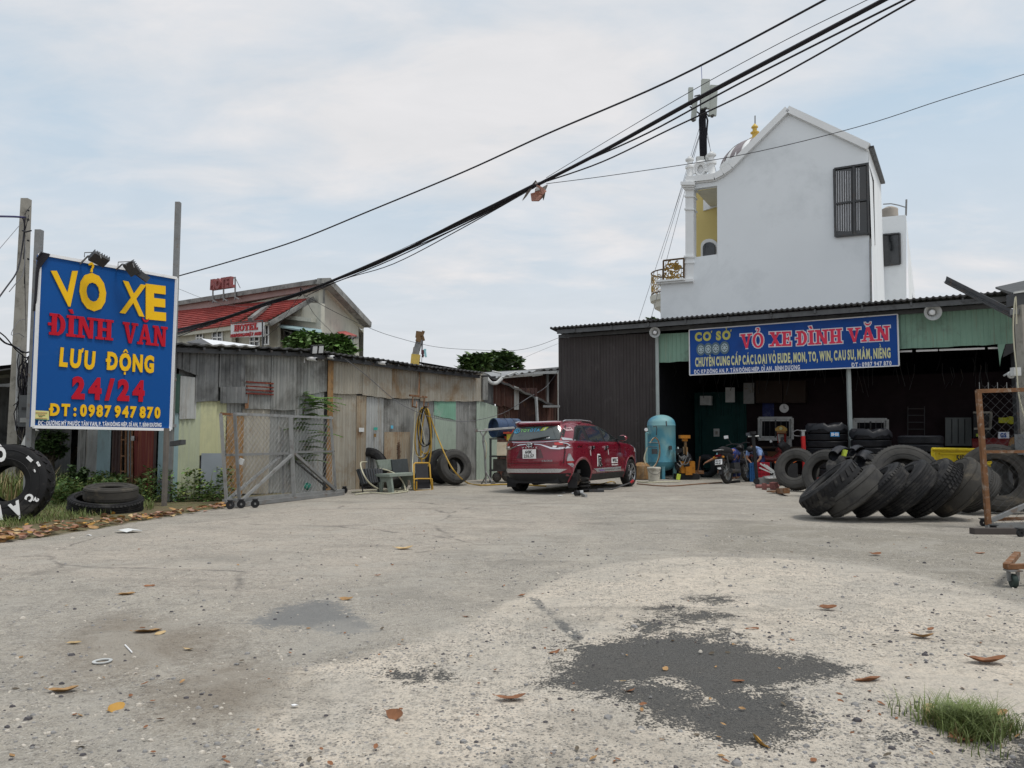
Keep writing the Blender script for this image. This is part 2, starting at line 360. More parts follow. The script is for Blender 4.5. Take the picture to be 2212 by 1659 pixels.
def text(s, o, ex, ey, w, h, d, m, parent=None, name='lettering', bold=0.02, gap=0.09, each=False, sp=0.26, italic=0.0):
    """lettering fitted to width w and capital height h; o = left end of the base line, ex / ey unit vectors, d = depth of the letters"""
    ex, ey, o = Vector(ex).normalized(), Vector(ey).normalized(), Vector(o); nn = ex.cross(ey).normalized()
    lay = []; x = 0.0
    for ch in s:
        if ch == ' ': x += sp; continue
        dec = unicodedata.normalize('NFD', ch); base = dec[0]; marks = list(dec[1:])
        if base == 'Đ': base = 'D'; marks.append('bar')
        vs, fs, a, b = glyph(base, bold, 0.05); q = []
        mid = (a+b)/2; up = 0.0
        for k in sorted(marks, key=lambda c: 0 if c in ('\u0302', '\u0306', '\u031b') else 1):
            if k == 'bar': q.append(rc(a-0.09, 0.29, a+0.26, 0.29+0.09+bold)); continue
            if k == '\u031b': q.append([(b-0.04,0.62),(b+0.07,0.62),(b+0.12,0.80),(b+0.02,0.80)]); continue
            if k not in MARK: continue
            dxm = 0.10 if (up and k == '\u0301') else 0.0
            q += [[(mid+dxm+px, py+(up if k != '\u0323' else 0)) for px, py in pl] for pl in MARK[k]]
            if k in ('\u0302',): up = 0.13
        lay.append((vs, fs, x - a, q)); x += (b-a) + gap + (0.08 if '\u031b' in marks else 0)
    x -= gap; kx = w / x; ky = h / CAPH; kz = d / 0.1; outs = []; mb = MB()
    for vs, fs, dx, q in lay:
        mb.add([o + ex*((p[0]+dx)*kx + p[1]*italic*kx) + ey*(p[1]*ky) + nn*((p[2]+0.05)*kz + 0.001) for p in vs], fs)
        for i, pl in enumerate(q):
            pl = [((px+dx)*kx, py*ky) for px, py in pl]
            a2 = sum(pl[k][0]*pl[(k+1) % len(pl)][1]-pl[(k+1) % len(pl)][0]*pl[k][1] for k in range(len(pl)))
            mb.prism(pl if a2 > 0 else pl[::-1], o, ex, ey, d*1.02 + (i % 9)*0.0003, 0.001)
        if each: outs.append(mb.build(name, m, parent)); mb = MB()
    if not each: outs.append(mb.build(name, m, parent))
    return outs
# slab serif capitals as convex pieces in a cell one unit high
SLAB = {
 'D': (0.72, [rc(0.1,0,0.32,1), rc(0,0,0.42,0.13), rc(0,0.87,0.42,1)] + arc(0.34,0.5,0.36,0.5,0.21,-PI/2,PI/2,9,0.14)),
 'I': (0.42, [rc(0.1,0,0.32,1), rc(0,0,0.42,0.13), rc(0,0.87,0.42,1)]),
 'N': (0.86, [rc(0.10,0,0.27,1), rc(0.60,0,0.77,1), [(0.10,1),(0.32,1),(0.77,0),(0.56,0)], rc(0,0,0.38,0.12), rc(0,0.88,0.28,1), rc(0.48,0.88,0.88,1)]),
 'H': (0.84, [rc(0.10,0,0.31,1), rc(0.53,0,0.74,1), rc(0.3,0.43,0.54,0.57), rc(0,0,0.4,0.12), rc(0,0.88,0.4,1), rc(0.44,0,0.84,0.12), rc(0.44,0.88,0.84,1)]),
 'V': (0.84, [[(0.05,1),(0.29,1),(0.50,0),(0.36,0)], [(0.60,1),(0.76,1),(0.52,0),(0.40,0)], rc(0,0.88,0.38,1), rc(0.50,0.88,0.86,1)]),
 'A': (0.88, [[(0.34,1),(0.54,1),(0.82,0),(0.58,0)], [(0.34,1),(0.46,1),(0.24,0),(0.08,0)], rc(0.2,0.26,0.66,0.39), rc(0,0,0.34,0.12), rc(0.50,0,0.90,0.12)]),
 'X': (0.84, [[(0.04,1),(0.29,1),(0.80,0),(0.55,0)], [(0.60,1),(0.76,1),(0.25,0),(0.08,0)], rc(0,0.88,0.38,1), rc(0.5,0.88,0.84,1), rc(0,0,0.34,0.12), rc(0.46,0,0.86,0.12)]),
 'E': (0.72, [rc(0.1,0,0.32,1), rc(0,0,0.68,0.13), rc(0,0.87,0.66,1), rc(0.3,0.44,0.52,0.57), rc(0.56,0,0.70,0.30), rc(0.55,0.70,0.68,1), rc(0.46,0.36,0.56,0.65)]),
 'O': (0.80, arc(0.4,0.5,0.40,0.52,0.20,0,2*PI,20,0.13)),
 'T': (0.70, [rc(0.24,0,0.46,1), rc(0,0.87,0.70,1), rc(0.14,0,0.56,0.12), rc(0,0.70,0.11,1), rc(0.59,0.70,0.70,1)]),
 'L': (0.64, [rc(0.1,0,0.32,1), rc(0,0,0.62,0.13), rc(0,0.88,0.42,1), rc(0.50,0,0.62,0.34)]),
}
DIA = {
 'grave': [[(-0.16,1.26),(0.02,1.30),(0.10,1.10),(-0.02,1.08)]],
 'hook': arc(0,1.24,0.13,0.12,0.09,-PI*0.35,PI*0.95,7) + [[(-0.06,1.05),(0.05,1.05),(0.08,1.18),(-0.02,1.18)]],
 'breve': arc(0,1.34,0.20,0.24,0.03,PI*1.04,PI*1.96,8,0.11),
 'bar': [rc(-0.06,0.43,0.22,0.56)],
}
LET = {'Đ':('D','bar'),'Ì':('I','grave'),'Ă':('A','breve'),'Ỏ':('O','hook')}
def slab_text(s, o, ex, ey, w, h, d, m, parent, name='letter', gap=0.06, sp=0.42, grow=0.0, base=0.001, each=True):
    ex, ey, o = Vector(ex).normalized(), Vector(ey).normalized(), Vector(o)
    lay = []; x = 0.0
    for ch in s:
        if ch == ' ': x += sp; continue
        b, di = LET.get(ch, (ch, None)); wd, pl = SLAB[b]; pl = list(pl)
        if di: pl += [[((px + (0 if di == 'bar' else wd/2)), py) for px, py in q] for q in DIA[di]]
        lay.append((x, pl)); x += wd + gap
    kx = w/(x-gap); outs = []; mb = MB()
    for dx, pl in lay:
        for i, q in enumerate(pl):
            q = [((px+dx)*kx, py*h) for px, py in q]
            if grow:
                cx = sum(p[0] for p in q)/len(q); cy = sum(p[1] for p in q)/len(q)
                q2 = []
                for px, py in q:
                    dx_, dy_ = px-cx, py-cy
                    q2.append((px + math.copysign(grow, dx_) if abs(dx_) > 1e-6 else px, py + math.copysign(grow, dy_) if abs(dy_) > 1e-6 else py))
                q = q2
            a2 = sum(q[k][0]*q[(k+1) % len(q)][1]-q[(k+1) % len(q)][0]*q[k][1] for k in range(len(q)))
            if a2 < 0: q = q[::-1]
            mb.prism(q, o, ex, ey, d + (i % 9)*0.00025, base)
        if each: outs.append(mb.build(name, m, parent)); mb = MB()
    if not each: outs.append(mb.build(name, m, parent))
    return outs

# corrugated sheet on a plane: u0..u1, bottom b0/b1 and top t0/t1 heights at the two ends
def sheet_mb(pl, u0, u1, b0, b1, t0, t1, off=0.0, pitch=0.085, amp=0.011, kind='wave', rag=0.0, mb=None, tilt=0.0, horizontal=False):
    mb = mb or MB(); L = abs(u1-u0)
    if kind == 'flat': seq = [(0.0, 0.0), (L, 0.0)]
    elif kind == 'wave':
        n = max(4, int(L/pitch*4)); seq = [(L*i/n, math.sin(2*PI*(L*i/n)/pitch)*amp) for i in range(n+1)]
    else:   # ribbed: flats between narrow raised ribs
        seq = []; x = 0.0
        while x < L:
            for dx, a in ((0, 0), (pitch*0.62, 0), (pitch*0.70, amp*2), (pitch*0.90, amp*2), (pitch*0.98, 0)):
                if x+dx < L: seq.append((x+dx, a))
            x += pitch
        seq.append((L, 0))
    vs = []
    for q, a in seq:
        t = q/L; u = u0+(u1-u0)*t
        rg = (noise.noise(Vector((u*3.1, off*90+b0, 1.7)))*rag) if rag else 0
        bot, top = b0+(b1-b0)*t + rg, t0+(t1-t0)*t
        for z, k in ((bot, 0), (top, 1)): vs.append(pl.pt(u, z, off+a+tilt*(0 if k else 1)))
    n = len(seq); fs = [(2*i, 2*i+2, 2*i+3, 2*i+1) for i in range(n-1)]
    mb.add(vs, fs); return mb
# ================================================================== GROUND
def poly_sd(px, py, poly):
    """signed distance (positive inside) of points to a polygon"""
    n = len(poly); d2 = np.full(px.shape, 1e9); ins = np.zeros(px.shape, bool)
    for i in range(n):
        ax, ay = poly[i]; bx, by = poly[(i+1) % n]
        ex, ey = bx-ax, by-ay; wx, wy = px-ax, py-ay
        t = np.clip((wx*ex+wy*ey)/(ex*ex+ey*ey+1e-12), 0, 1)
        d2 = np.minimum(d2, (wx-ex*t)**2+(wy-ey*t)**2)
        c = ((ay > py) != (by > py)) & (px < (bx-ax)*(py-ay)/((by-ay) if abs(by-ay) > 1e-12 else 1e-12)+ax)
        ins ^= c
    return np.where(ins, 1, -1)*np.sqrt(d2)
def gp(pts): return [tuple(G(x, y)[:2]) for x, y in pts]
def axis(a, b, lo, hi, st, gr=1.12):
    out = list(np.arange(a, b+1e-6, st)); s = st; x = b
    while x < hi: s *= gr; x += s; out.append(x)
    s = st; x = a; pre = []
    while x > lo: s *= gr; x -= s; pre.append(x)
    return np.array(pre[::-1]+out)
gx = axis(-7.0, 9.0, -900, 900, 0.065, 1.10); gy = axis(1.0, 13.0, -40, 1500, 0.06, 1.07)
X, Y = np.meshgrid(gx, gy); PX, PY = X.ravel(), Y.ravel()
PALE = gp([(2300,1335),(2212,1312),(2100,1272),(1900,1226),(1700,1206),(1450,1206),(1300,1221),(1180,1256),(1100,1302),(900,1382),(640,1440),(520,1560),(640,1700),(1000,1900),(2600,1900)])
DARK = [gp([(1240,1400),(1330,1385),(1440,1370),(1520,1378),(1600,1395),(1700,1420),(1800,1436),(1855,1448),(1800,1466),(1740,1472),(1690,1490),(1712,1515),(1735,1545),(1722,1585),(1640,1602),(1560,1605),(1500,1580),(1430,1558),(1400,1530),(1350,1508),(1290,1500),(1230,1495),(1195,1475),(1215,1450),(1230,1425)]),
        gp([(1490,1293),(1530,1287),(1575,1296),(1530,1302)]), gp([(1470,1335),(1520,1322),(1580,1330),(1540,1341),(1480,1345)]), gp([(1370,1350),(1420,1338),(1450,1352),(1420,1372),(1370,1365)]),
        gp([(1510,1375),(1560,1362),(1590,1375),(1540,1385)]), gp([(1405,1318),(1450,1306),(1470,1315),(1430,1326)]), gp([(2210,1600),(2260,1560),(2400,1700),(2140,1700)]),
        gp([(1905,1588),(1935,1580),(1955,1592),(1925,1597)]), gp([(840,1450),(900,1443),(940,1462),(880,1466)])]
WET = [gp([(535,1347),(620,1312),(700,1298),(745,1310),(760,1325),(800,1345),(790,1362),(700,1366),(640,1358),(570,1364)])]
BROWN = [gp([(330,1500),(420,1440),(520,1430),(640,1470),(700,1500),(560,1545),(400,1560)]), gp([(120,1400),(260,1330),(500,1370),(400,1430),(200,1480)])]
SMOOTH = [gp([(-300,1200),(0,1190),(300,1150),(640,1095),(900,1080),(1200,1090),(1290,1130),(1000,1180),(860,1235),(600,1290),(380,1285),(150,1245),(-300,1240)])]
RDARK = [gp([(1560,1120),(1720,1135),(2000,1150),(2300,1170),(2600,1300),(2212,1300),(2080,1258),(1900,1215),(1700,1196),(1500,1190)])]
VERGE = gp([(-600,1200),(0,1170),(110,1158),(250,1136),(330,1122),(440,1102),(520,1092),(640,1072),(700,1062),(640,1040),(380,1010),(0,960),(-600,958)])
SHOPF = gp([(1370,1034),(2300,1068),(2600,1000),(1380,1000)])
def fld(polys, sharp=1.0):
    a = np.full(PX.shape, -9.0)
    for p in polys: a = np.maximum(a, poly_sd(PX, PY, p))
    return np.clip(a*sharp, -1, 1)
attrs = {'pale': fld([PALE], 2.2), 'dark': fld(DARK, 5.0), 'wet': fld(WET, 3.0), 'brown': fld(BROWN, 1.6), 'smooth': fld(SMOOTH, 1.2), 'rdark': fld(RDARK, 1.4), 'verge': fld([VERGE], 2.0), 'shopf': fld([SHOPF], 2.0)}
for isl in ([(1410,1470),(1440,1462),(1470,1478),(1500,1490),(1450,1486)], [(1495,1500),(1530,1512),(1548,1530),(1520,1528)], [(1600,1482),(1680,1490),(1660,1502),(1610,1496)], [(1330,1478),(1370,1470),(1380,1482),(1345,1490)]):
    attrs['dark'] = np.minimum(attrs['dark'], np.clip(-poly_sd(PX, PY, gp(isl))*7, -1, 1)+.12)
# the crack strip running down to the patch
cr = [G(1150,1290), G(1195,1332), G(1225,1362), G(1252,1384)]
dd = np.full(PX.shape, 9.0)
for a, b in zip(cr, cr[1:]):
    ex, ey = b.x-a.x, b.y-a.y; t = np.clip(((PX-a.x)*ex+(PY-a.y)*ey)/(ex*ex+ey*ey), 0, 1)
    dd = np.minimum(dd, np.hypot(PX-a.x-ex*t, PY-a.y-ey*t))
attrs['crack'] = np.clip(1-dd/0.10, 0, 1)
ny, nx = X.shape
hz = np.zeros(PX.shape)
und = 0.012*np.sin(PX*1.3+PY*0.7)*np.sin(PY*1.1-0.4*PX)
near = np.clip((14-PY)/6, 0, 1)*np.clip((9-np.abs(PX))/2, 0, 1)
hz += und*near - 0.012*np.clip(attrs['dark'], 0, 1)*near + 0.10*np.clip(attrs['verge']*0.5, 0, 1)*np.clip((60-PY)/20, 0, 1)
co = np.stack([PX, PY, hz], 1)
idx = np.arange(nx*ny).reshape(ny, nx)
fa = np.stack([idx[:-1,:-1].ravel(), idx[:-1,1:].ravel(), idx[1:,1:].ravel(), idx[1:,:-1].ravel()], 1)
me = bpy.data.meshes.new('ground'); me.vertices.add(len(co)); me.vertices.foreach_set('co', co.ravel())
me.loops.add(fa.size); me.loops.foreach_set('vertex_index', fa.ravel()); me.polygons.add(len(fa))
me.polygons.foreach_set('loop_start', np.arange(0, fa.size, 4)); me.polygons.foreach_set('loop_total', np.full(len(fa), 4))
me.update(calc_edges=True); me.polygons.foreach_set('use_smooth', [True]*len(fa))
for k, v in attrs.items():
    a = me.attributes.new(k, 'FLOAT', 'POINT'); a.data.foreach_set('value', v.astype(np.float32))
ground = bpy.data.objects.new('ground', me); COL.objects.link(ground); ground['kind'] = 'structure'

gm = bpy.data.materials.new('yard_surface'); gm.use_nodes = True; t = gm.node_tree; t.nodes.clear(); me.materials.append(gm)
def N(k, **a):
    n = t.nodes.new(k)
    for x, y in a.items(): setattr(n, x, y)
    return n
L = t.links.new
out = N('ShaderNodeOutputMaterial'); bs = N('ShaderNodeBsdfPrincipled'); L(bs.outputs[0], out.inputs[0]); tcn = N('ShaderNodeTexCoord')
OC = tcn.outputs['Object']
def mp_(sc, rot=0.0):
    m = N('ShaderNodeMapping'); m.inputs['Scale'].default_value = sc; m.inputs['Rotation'].default_value = (0, 0, rot); L(OC, m.inputs[0]); return m.outputs[0]
def ns(scale, det=4, ro=0.6, vec=None, dist=0.0):
    n = N('ShaderNodeTexNoise'); n.inputs['Scale'].default_value = scale; n.inputs['Detail'].default_value = det; n.inputs['Roughness'].default_value = ro
    n.inputs['Distortion'].default_value = dist; L(vec or OC, n.inputs['Vector']); return n.outputs[0]
def mr(x, a, b, c=0.0, d=1.0):
    n = N('ShaderNodeMapRange'); L(x, n.inputs[0])
    for i, v in enumerate((a, b, c, d)): n.inputs[i+1].default_value = v
    return n.outputs[0]
def mth(op, a, b=None):
    n = N('ShaderNodeMath', operation=op)
    for i, x in enumerate((a, b)):
        if x is None: continue
        if isinstance(x, (int, float)): n.inputs[i].default_value = x
        else: L(x, n.inputs[i])
    return n.outputs[0]
def mixc(f, a, c):
    n = N('ShaderNodeMixRGB')
    if isinstance(f, float): n.inputs[0].default_value = f
    else: L(f, n.inputs[0])
    for i, x in ((1, a), (2, c)):
        if isinstance(x, tuple): n.inputs[i].default_value = (*x[:3], 1)
        else: L(x, n.inputs[i])
    return n.outputs[0]
def at(nm):
    n = N('ShaderNodeAttribute'); n.attribute_name = nm; return n.outputs['Fac']
big = ns(0.35, 5, 0.6); mid = ns(1.6, 6, 0.65, dist=0.4); fine = ns(14, 6, 0.7); vf = ns(70, 4, 0.7); gr = ns(230, 3, 0.7)
edge = mth('ADD', mth('MULTIPLY', mth('SUBTRACT', mid, 0.5), 1.2), mth('MULTIPLY', mth('SUBTRACT', fine, 0.5), 1.3))
edge2 = mth('ADD', edge, mth('MULTIPLY', mth('SUBTRACT', vf, 0.5), 1.2))
def msk(nm, k=0.5, w=0.12, e=None): return mr(mth('ADD', at(nm), mth('MULTIPLY', e or edge, k)), -w, w)
# old worn tarmac of the yard
col = mixc(mr(big, 0.3, 0.7), (0.345, 0.31, 0.26), (0.44, 0.40, 0.335))
col = mixc(mr(mid, 0.35, 0.7, 0, 0.55), col, (0.21, 0.20, 0.18))
col = mixc(msk('smooth', 0.5, 0.2), col, mixc(mr(mid, 0.3, 0.7), (0.45, 0.395, 0.33), (0.36, 0.325, 0.275)))
col = mixc(mth('MULTIPLY', msk('rdark', 0.6, 0.25), 0.8), col, mixc(mr(mid, 0.3, 0.7), (0.20, 0.18, 0.14), (0.28, 0.255, 0.21)))
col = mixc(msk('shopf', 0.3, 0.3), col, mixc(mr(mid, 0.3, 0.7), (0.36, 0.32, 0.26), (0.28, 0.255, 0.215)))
strk = ns(1.0, 5, 0.6, mp_((0.9, 7.0, 1), R_(12)))
col = mixc(mr(strk, 0.5, 0.75, 0, 0.35), col, (0.20, 0.185, 0.16))
strk2 = ns(1.0, 5, 0.6, mp_((1.4, 9.0, 1), R_(-20)))
col = mixc(mr(strk2, 0.55, 0.8, 0, 0.4), col, (0.36, 0.34, 0.30))
palem = msk('pale', 0.75, 0.10)
pc = mixc(mr(mid, 0.3, 0.7), (0.66, 0.575, 0.47), (0.50, 0.45, 0.375))
pc = mixc(mr(big, 0.45, 0.7, 0, 0.6), pc, (0.37, 0.355, 0.32))
col = mixc(palem, col, pc)
# scattered worn islands where the concrete has broken open to its stones
open_ = mth('MULTIPLY', mr(ns(0.9, 5, 0.6, dist=0.6), 0.38, 0.52, 0.12, 1.0), mr(at('pale'), -0.6, 0.5, 0.7, 1.0))
vor = N('ShaderNodeTexVoronoi', feature='F1'); vor.inputs['Scale'].default_value = 62; L(OC, vor.inputs['Vector'])
vor2 = N('ShaderNodeTexVoronoi', feature='F1'); vor2.inputs['Scale'].default_value = 27; L(OC, vor2.inputs['Vector'])
sepc = N('ShaderNodeSeparateColor'); L(vor.outputs['Color'], sepc.inputs[0]); sepc2 = N('ShaderNodeSeparateColor'); L(vor2.outputs['Color'], sepc2.inputs[0])
stone = mixc(mr(sepc.outputs[0], 0.0, 1.0), (0.10, 0.095, 0.095), (0.66, 0.62, 0.54))
inst = mth('MULTIPLY', mr(vor.outputs['Distance'], 0.42, 0.34), mr(sepc.outputs[1], 0.18, 0.28))
inst2 = mth('MULTIPLY', mr(vor2.outputs['Distance'], 0.36, 0.28), mr(sepc2.outputs[1], 0.66, 0.72))
stone2 = mixc(mr(sepc2.outputs[0], 0.0, 1.0), (0.10, 0.095, 0.10), (0.40, 0.37, 0.34))
col = mixc(mth('MULTIPLY', inst, open_), col, stone)
col = mixc(mth('MULTIPLY', inst2, open_), col, stone2)
col = mixc(mr(fine, 0.5, 0.68, 0, 0.6), col, (0.15, 0.135, 0.12)); col = mixc(mr(ns(5, 6, .7, dist=.8), .52, .68, 0, .45), col, (0.21, 0.195, 0.17)); col = mixc(mr(ns(7, 6, .7, dist=.5), .55, .68, 0, .45), col, (0.56, 0.52, 0.45))
col = mixc(mr(vf, 0.5, 0.68, 0, 0.6), col, (0.10, 0.095, 0.09)); col = mixc(mr(ns(110, 3, .7), .56, .68, 0, .5), col, (0.72, 0.68, 0.60))
col = mixc(mr(ns(33, 3, 0.6), 0.60, 0.70, 0, 0.45), col, (0.55, 0.53, 0.48))
col = mixc(mth('MULTIPLY', msk('brown', 0.9, 0.35), 0.65), col, (0.20, 0.165, 0.125))
wetm = msk('wet', 1.1, 0.12, edge2); col = mixc(mth('MULTIPLY', wetm, 0.85), col, mixc(mr(vf, 0.3, 0.7), (0.135, 0.14, 0.14), (0.19, 0.19, 0.185)))
vc2 = N('ShaderNodeTexVoronoi', feature='DISTANCE_TO_EDGE'); vc2.inputs['Scale'].default_value = 0.42; wv_ = N('ShaderNodeMixRGB'); wv_.inputs[0].default_value = 0.22; nc = N('ShaderNodeTexNoise'); nc.inputs['Scale'].default_value = 1.7; nc.inputs['Detail'].default_value = 6; L(OC, nc.inputs['Vector']); L(OC, wv_.inputs[1]); L(nc.outputs['Color'], wv_.inputs[2]); L(wv_.outputs[0], vc2.inputs['Vector'])
col = mixc(mth('MULTIPLY', mr(vc2.outputs['Distance'], 0.012, 0.002), mth('MULTIPLY', msk('smooth', .5, .3), mr(mid, 0.42, 0.55, 0.0, 0.7))), col, (0.12, 0.11, 0.10))
col = mixc(mr(ns(0.8, 4, 0.55, dist=1.2), 0.52, 0.62, 0, 0.35), col, (0.40, 0.375, 0.33)); col = mixc(mr(ns(0.55, 5, 0.6, mp_((1, 2.2, 1), 0.5), 0.8), 0.54, 0.66, 0, 0.4), col, (0.19, 0.175, 0.15))
crk = mr(mth('ADD', at('crack'), mth('MULTIPLY', edge2, 0.7)), 0.55, 0.75); col = mixc(mth('MULTIPLY', crk, mr(mid, 0.45, 0.6, 0.4, 1)), col, (0.13, 0.13, 0.125))
asph = mixc(mr(gr, 0.3, 0.75), (0.045, 0.047, 0.047), (0.27, 0.265, 0.25)); asph = mixc(mr(mid, 0.4, 0.7, 0, 0.5), asph, (0.17, 0.155, 0.135)); asph = mixc(mr(vf, 0.52, 0.64, 0, .8), asph, (0.045,0.046,0.048)); asph = mixc(mr(fine, 0.55, 0.7, 0, .6), asph, (0.22,0.21,0.19))
edge3 = mth('ADD', mth('ADD', edge, mth('MULTIPLY', mth('SUBTRACT', ns(4.5, 7, .75, dist=1.5), .5), 3.2)), mth('MULTIPLY', mth('SUBTRACT', vf, 0.5), 3.0)); darkm = mth('MULTIPLY', msk('dark', 1.15, 0.08, edge3), 0.95); col = mixc(darkm, col, asph)
vc = mixc(mr(mid, 0.3, 0.7), (0.12, 0.095, 0.06), (0.09, 0.11, 0.035)); vc = mixc(mr(fine, 0.4, 0.7), vc, (0.20, 0.15, 0.09))
col = mixc(msk('verge', 0.4, 0.1), col, vc)
L(col, bs.inputs['Base Color'])
L(mr(wetm, 0, 1, 0.9, 0.62), bs.inputs['Roughness']); bs.inputs['Specular IOR Level'].default_value = 0.3
hgt = mth('ADD', mth('MULTIPLY', mth('MULTIPLY', mth('SUBTRACT', 0.5, vor.outputs['Distance']), inst), mth('MULTIPLY', open_, 0.9)), mth('MULTIPLY', fine, 0.5))
hgt = mth('ADD', hgt, mth('MULTIPLY', vf, 0.35)); hgt = mth('ADD', hgt, mth('MULTIPLY', gr, mr(darkm, 0, 1, 0.15, 1.0)))
bn = N('ShaderNodeBump'); bn.inputs['Strength'].default_value = 1.0; bn.inputs['Distance'].default_value = 0.02; L(hgt, bn.inputs['Height']); L(bn.outputs[0], bs.inputs['Normal'])

# loose stones lying on the broken concrete: nobody could count them
rnd = random.Random(3)
def inside(p, poly):
    return poly_sd(np.array([p[0]]), np.array([p[1]]), poly)[0] > 0
m_peb = [mat('pebble_pale', (0.50,0.46,0.40), 0.85, 0, 0.3, 30), mat('pebble_grey', (0.24,0.235,0.23), 0.85, 0, 0.3, 30), mat('pebble_dark', (0.085,0.08,0.085), 0.85, 0, 0.3, 30)]
pb = MB()
for i in range(9500):
    yy = 2.5 + 7.5*rnd.random()**2.3; xx = (rnd.random()*1.5-0.72)*yy*1.0
    inp = noise.noise(Vector((xx*0.9, yy*0.9, 3)))
    if inp < -0.05 and rnd.random() < 0.8: continue
    if inside((xx, yy), DARK[0]) and rnd.random() < .93: continue
    if xx < -0.1*yy and rnd.random() < 0.55: continue
    r = rnd.choice((0.004, 0.005, 0.006, 0.008, 0.010)) * (0.8+0.5*rnd.random()); 
    if rnd.random() < 0.02: r = 0.014+0.008*rnd.random()
    pb.m = rnd.choice((0, 0, 1, 1, 2)); z = 0.0 + 0.012*math.sin(xx*1.3+yy*0.7)*math.sin(yy*1.1-0.4*xx)
    k = 5; a0 = rnd.random()*6; vs = [(xx, yy, z+r*(0.7+0.4*rnd.random()))]
    for ring, (rr, zz_) in enumerate(((0.75, 0.55), (1.0, -0.15))):
        for j in range(k):
            a = a0+2*PI*j/k; q = rr*r*(0.75+0.5*rnd.random()); vs.append((xx+math.cos(a)*q*1.2, yy+math.sin(a)*q, z+r*zz_))
    fs = [(0, 1+j, 1+(j+1) % k) for j in range(k)] + [(1+j, 1+k+j, 1+k+(j+1) % k, 1+(j+1) % k) for j in range(k)]
    pb.add(vs, fs)
o = pb.build('loose_gravel', m_peb, origin=(0, 5, 0)); tag(o, 'loose gravel and broken stones scattered over the worn concrete', 'gravel', kind='stuff')

# ------------------------------------------------------------------ fallen leaves
def leaf_mb(mb, p, L_, wd, yaw, curl, lift, roll=0.0, fold=0.35):
    n = 7; M = Matrix.Translation(Vector(p)) @ Matrix.Rotation(yaw, 4, 'Z') @ Matrix.Rotation(roll, 4, 'X')
    vs = []
    for i in range(n+1):
        t = i/n; half = wd/2*math.sin(PI*min(1, t*0.93+0.03))**0.75*(1 if t > .0 else 0.1)
        if t < 0.08: half = 0.0015
        zc = lift*t + curl*(t-0.5)**2*4*L_*0.2
        wv = 0.1*math.sin(t*9+yaw*5)*half
        for sgn in (-1, 0, 1): vs.append(M @ Vector((L_*(t-0.5), sgn*half*math.cos(fold), zc + abs(sgn)*half*math.sin(fold) + wv*sgn + 0.003)))
    fs = []
    for i in range(n):
        for k in (0, 1): a = i*3+k; fs.append((a, a+3, a+4, a+1))
    mb.add(vs, fs); return mb
LEAVES = [  # x, y, length px, material, yaw deg, label
 (1103,1511,58,1,5,'ochre brown dry leaf left of the dark asphalt patch, flat with a stalk'),
 (857,1546,46,1,-40,'reddish brown leaf standing on its edge in the middle foreground'),
 (1637,1606,56,2,100,'mustard yellow leaf at the bottom tip of the dark asphalt patch'),
 (1876,1474,52,1,12,'long brown leaf on pale concrete right of the dark asphalt patch'),
 (1197,1412,30,1,40,'curled brown leaf at the upper left edge of the dark asphalt patch'),
 (1221,1408,15,0,80,'small tan leaf beside the curled leaf at the patch corner'),
 (1436,1447,20,0,60,'small tan leaf on the middle of the dark asphalt patch'),
 (1360,1495,26,1,20,'brown leaf on the lower left lobe of the dark asphalt patch'),
 (1594,1474,24,1,-10,'brown leaf on the right half of the dark asphalt patch'),
 (1533,1512,15,0,70,'tiny orange leaf near the lower end of the dark asphalt patch'),
 (1346,1472,12,3,0,'tiny pale leaf among the white chips inside the dark patch'),
 (1625,1361,28,1,10,'two lobed brown leaf above the dark asphalt patch'),
 (1788,1316,32,1,-5,'thin brown leaf with long stalk far right of the small tar spots'),
 (1993,1377,38,0,-8,'tan leaf lying flat on the pale concrete near the right side'),
 (2010,1362,20,1,40,'small torn brown leaf just above the flat tan leaf at right'),
 (2133,1433,60,1,-6,'dark brown crumpled leaf near the right edge of the yard'),
 (2005,1540,58,3,55,'pale crinkled leaf leaning on the left of the grass tuft'),
 (2155,1546,40,0,20,'brown leaf resting inside the green grass tuft'),
 (2080,1594,66,1,25,'large brown leaf in front of the grass tuft'),
 (247,1532,34,2,70,'ochre leaf standing upright at the lower left of the yard'),
 (135,1496,48,0,10,'crumpled pair of tan and dark leaves at the far lower left'),
 (318,1366,48,0,15,'twisted tan leaf on the left part of the yard'),
 (345,1370,22,3,60,'small pale folded leaf touching the twisted tan leaf'),
 (308,1357,10,1,0,'tiny dark brown leaf behind the twisted tan leaf'),
 (272,1286,30,0,8,'narrow tan leaf on the left behind the twisted ones'),
 (323,1268,20,1,5,'oval orange brown leaf left, farther back on smooth tarmac'),
 (748,1297,28,0,-10,'tan leaf at the upper end of the damp grey patch'),
 (872,1188,36,3,5,'pale folded leaf alone on the smooth tarmac in mid yard'),
 (1127,1288,18,1,30,'small red brown leaf at the top of the tar crack'),
 (1007,1333,16,1,-20,'small brown leaf left of the tar crack'),
 (407,1404,22,3,-15,'small pale leaf right of the twisted tan leaf'),
 (160,1391,24,3,5,'pale tan scrap of leaf at the left side of the yard'),
 (2117,1196,17,1,-5,'orange brown leaf near the small caster wheel at right'),
 (1891,1198,22,1,8,'dark crinkled leaf at the far edge of the pale concrete'),
 (816,1244,14,1,10,'small brown leaf on smooth tarmac left of centre'),
]
lm = [m_dry1, m_dry2, m_dry3, m_dry4]
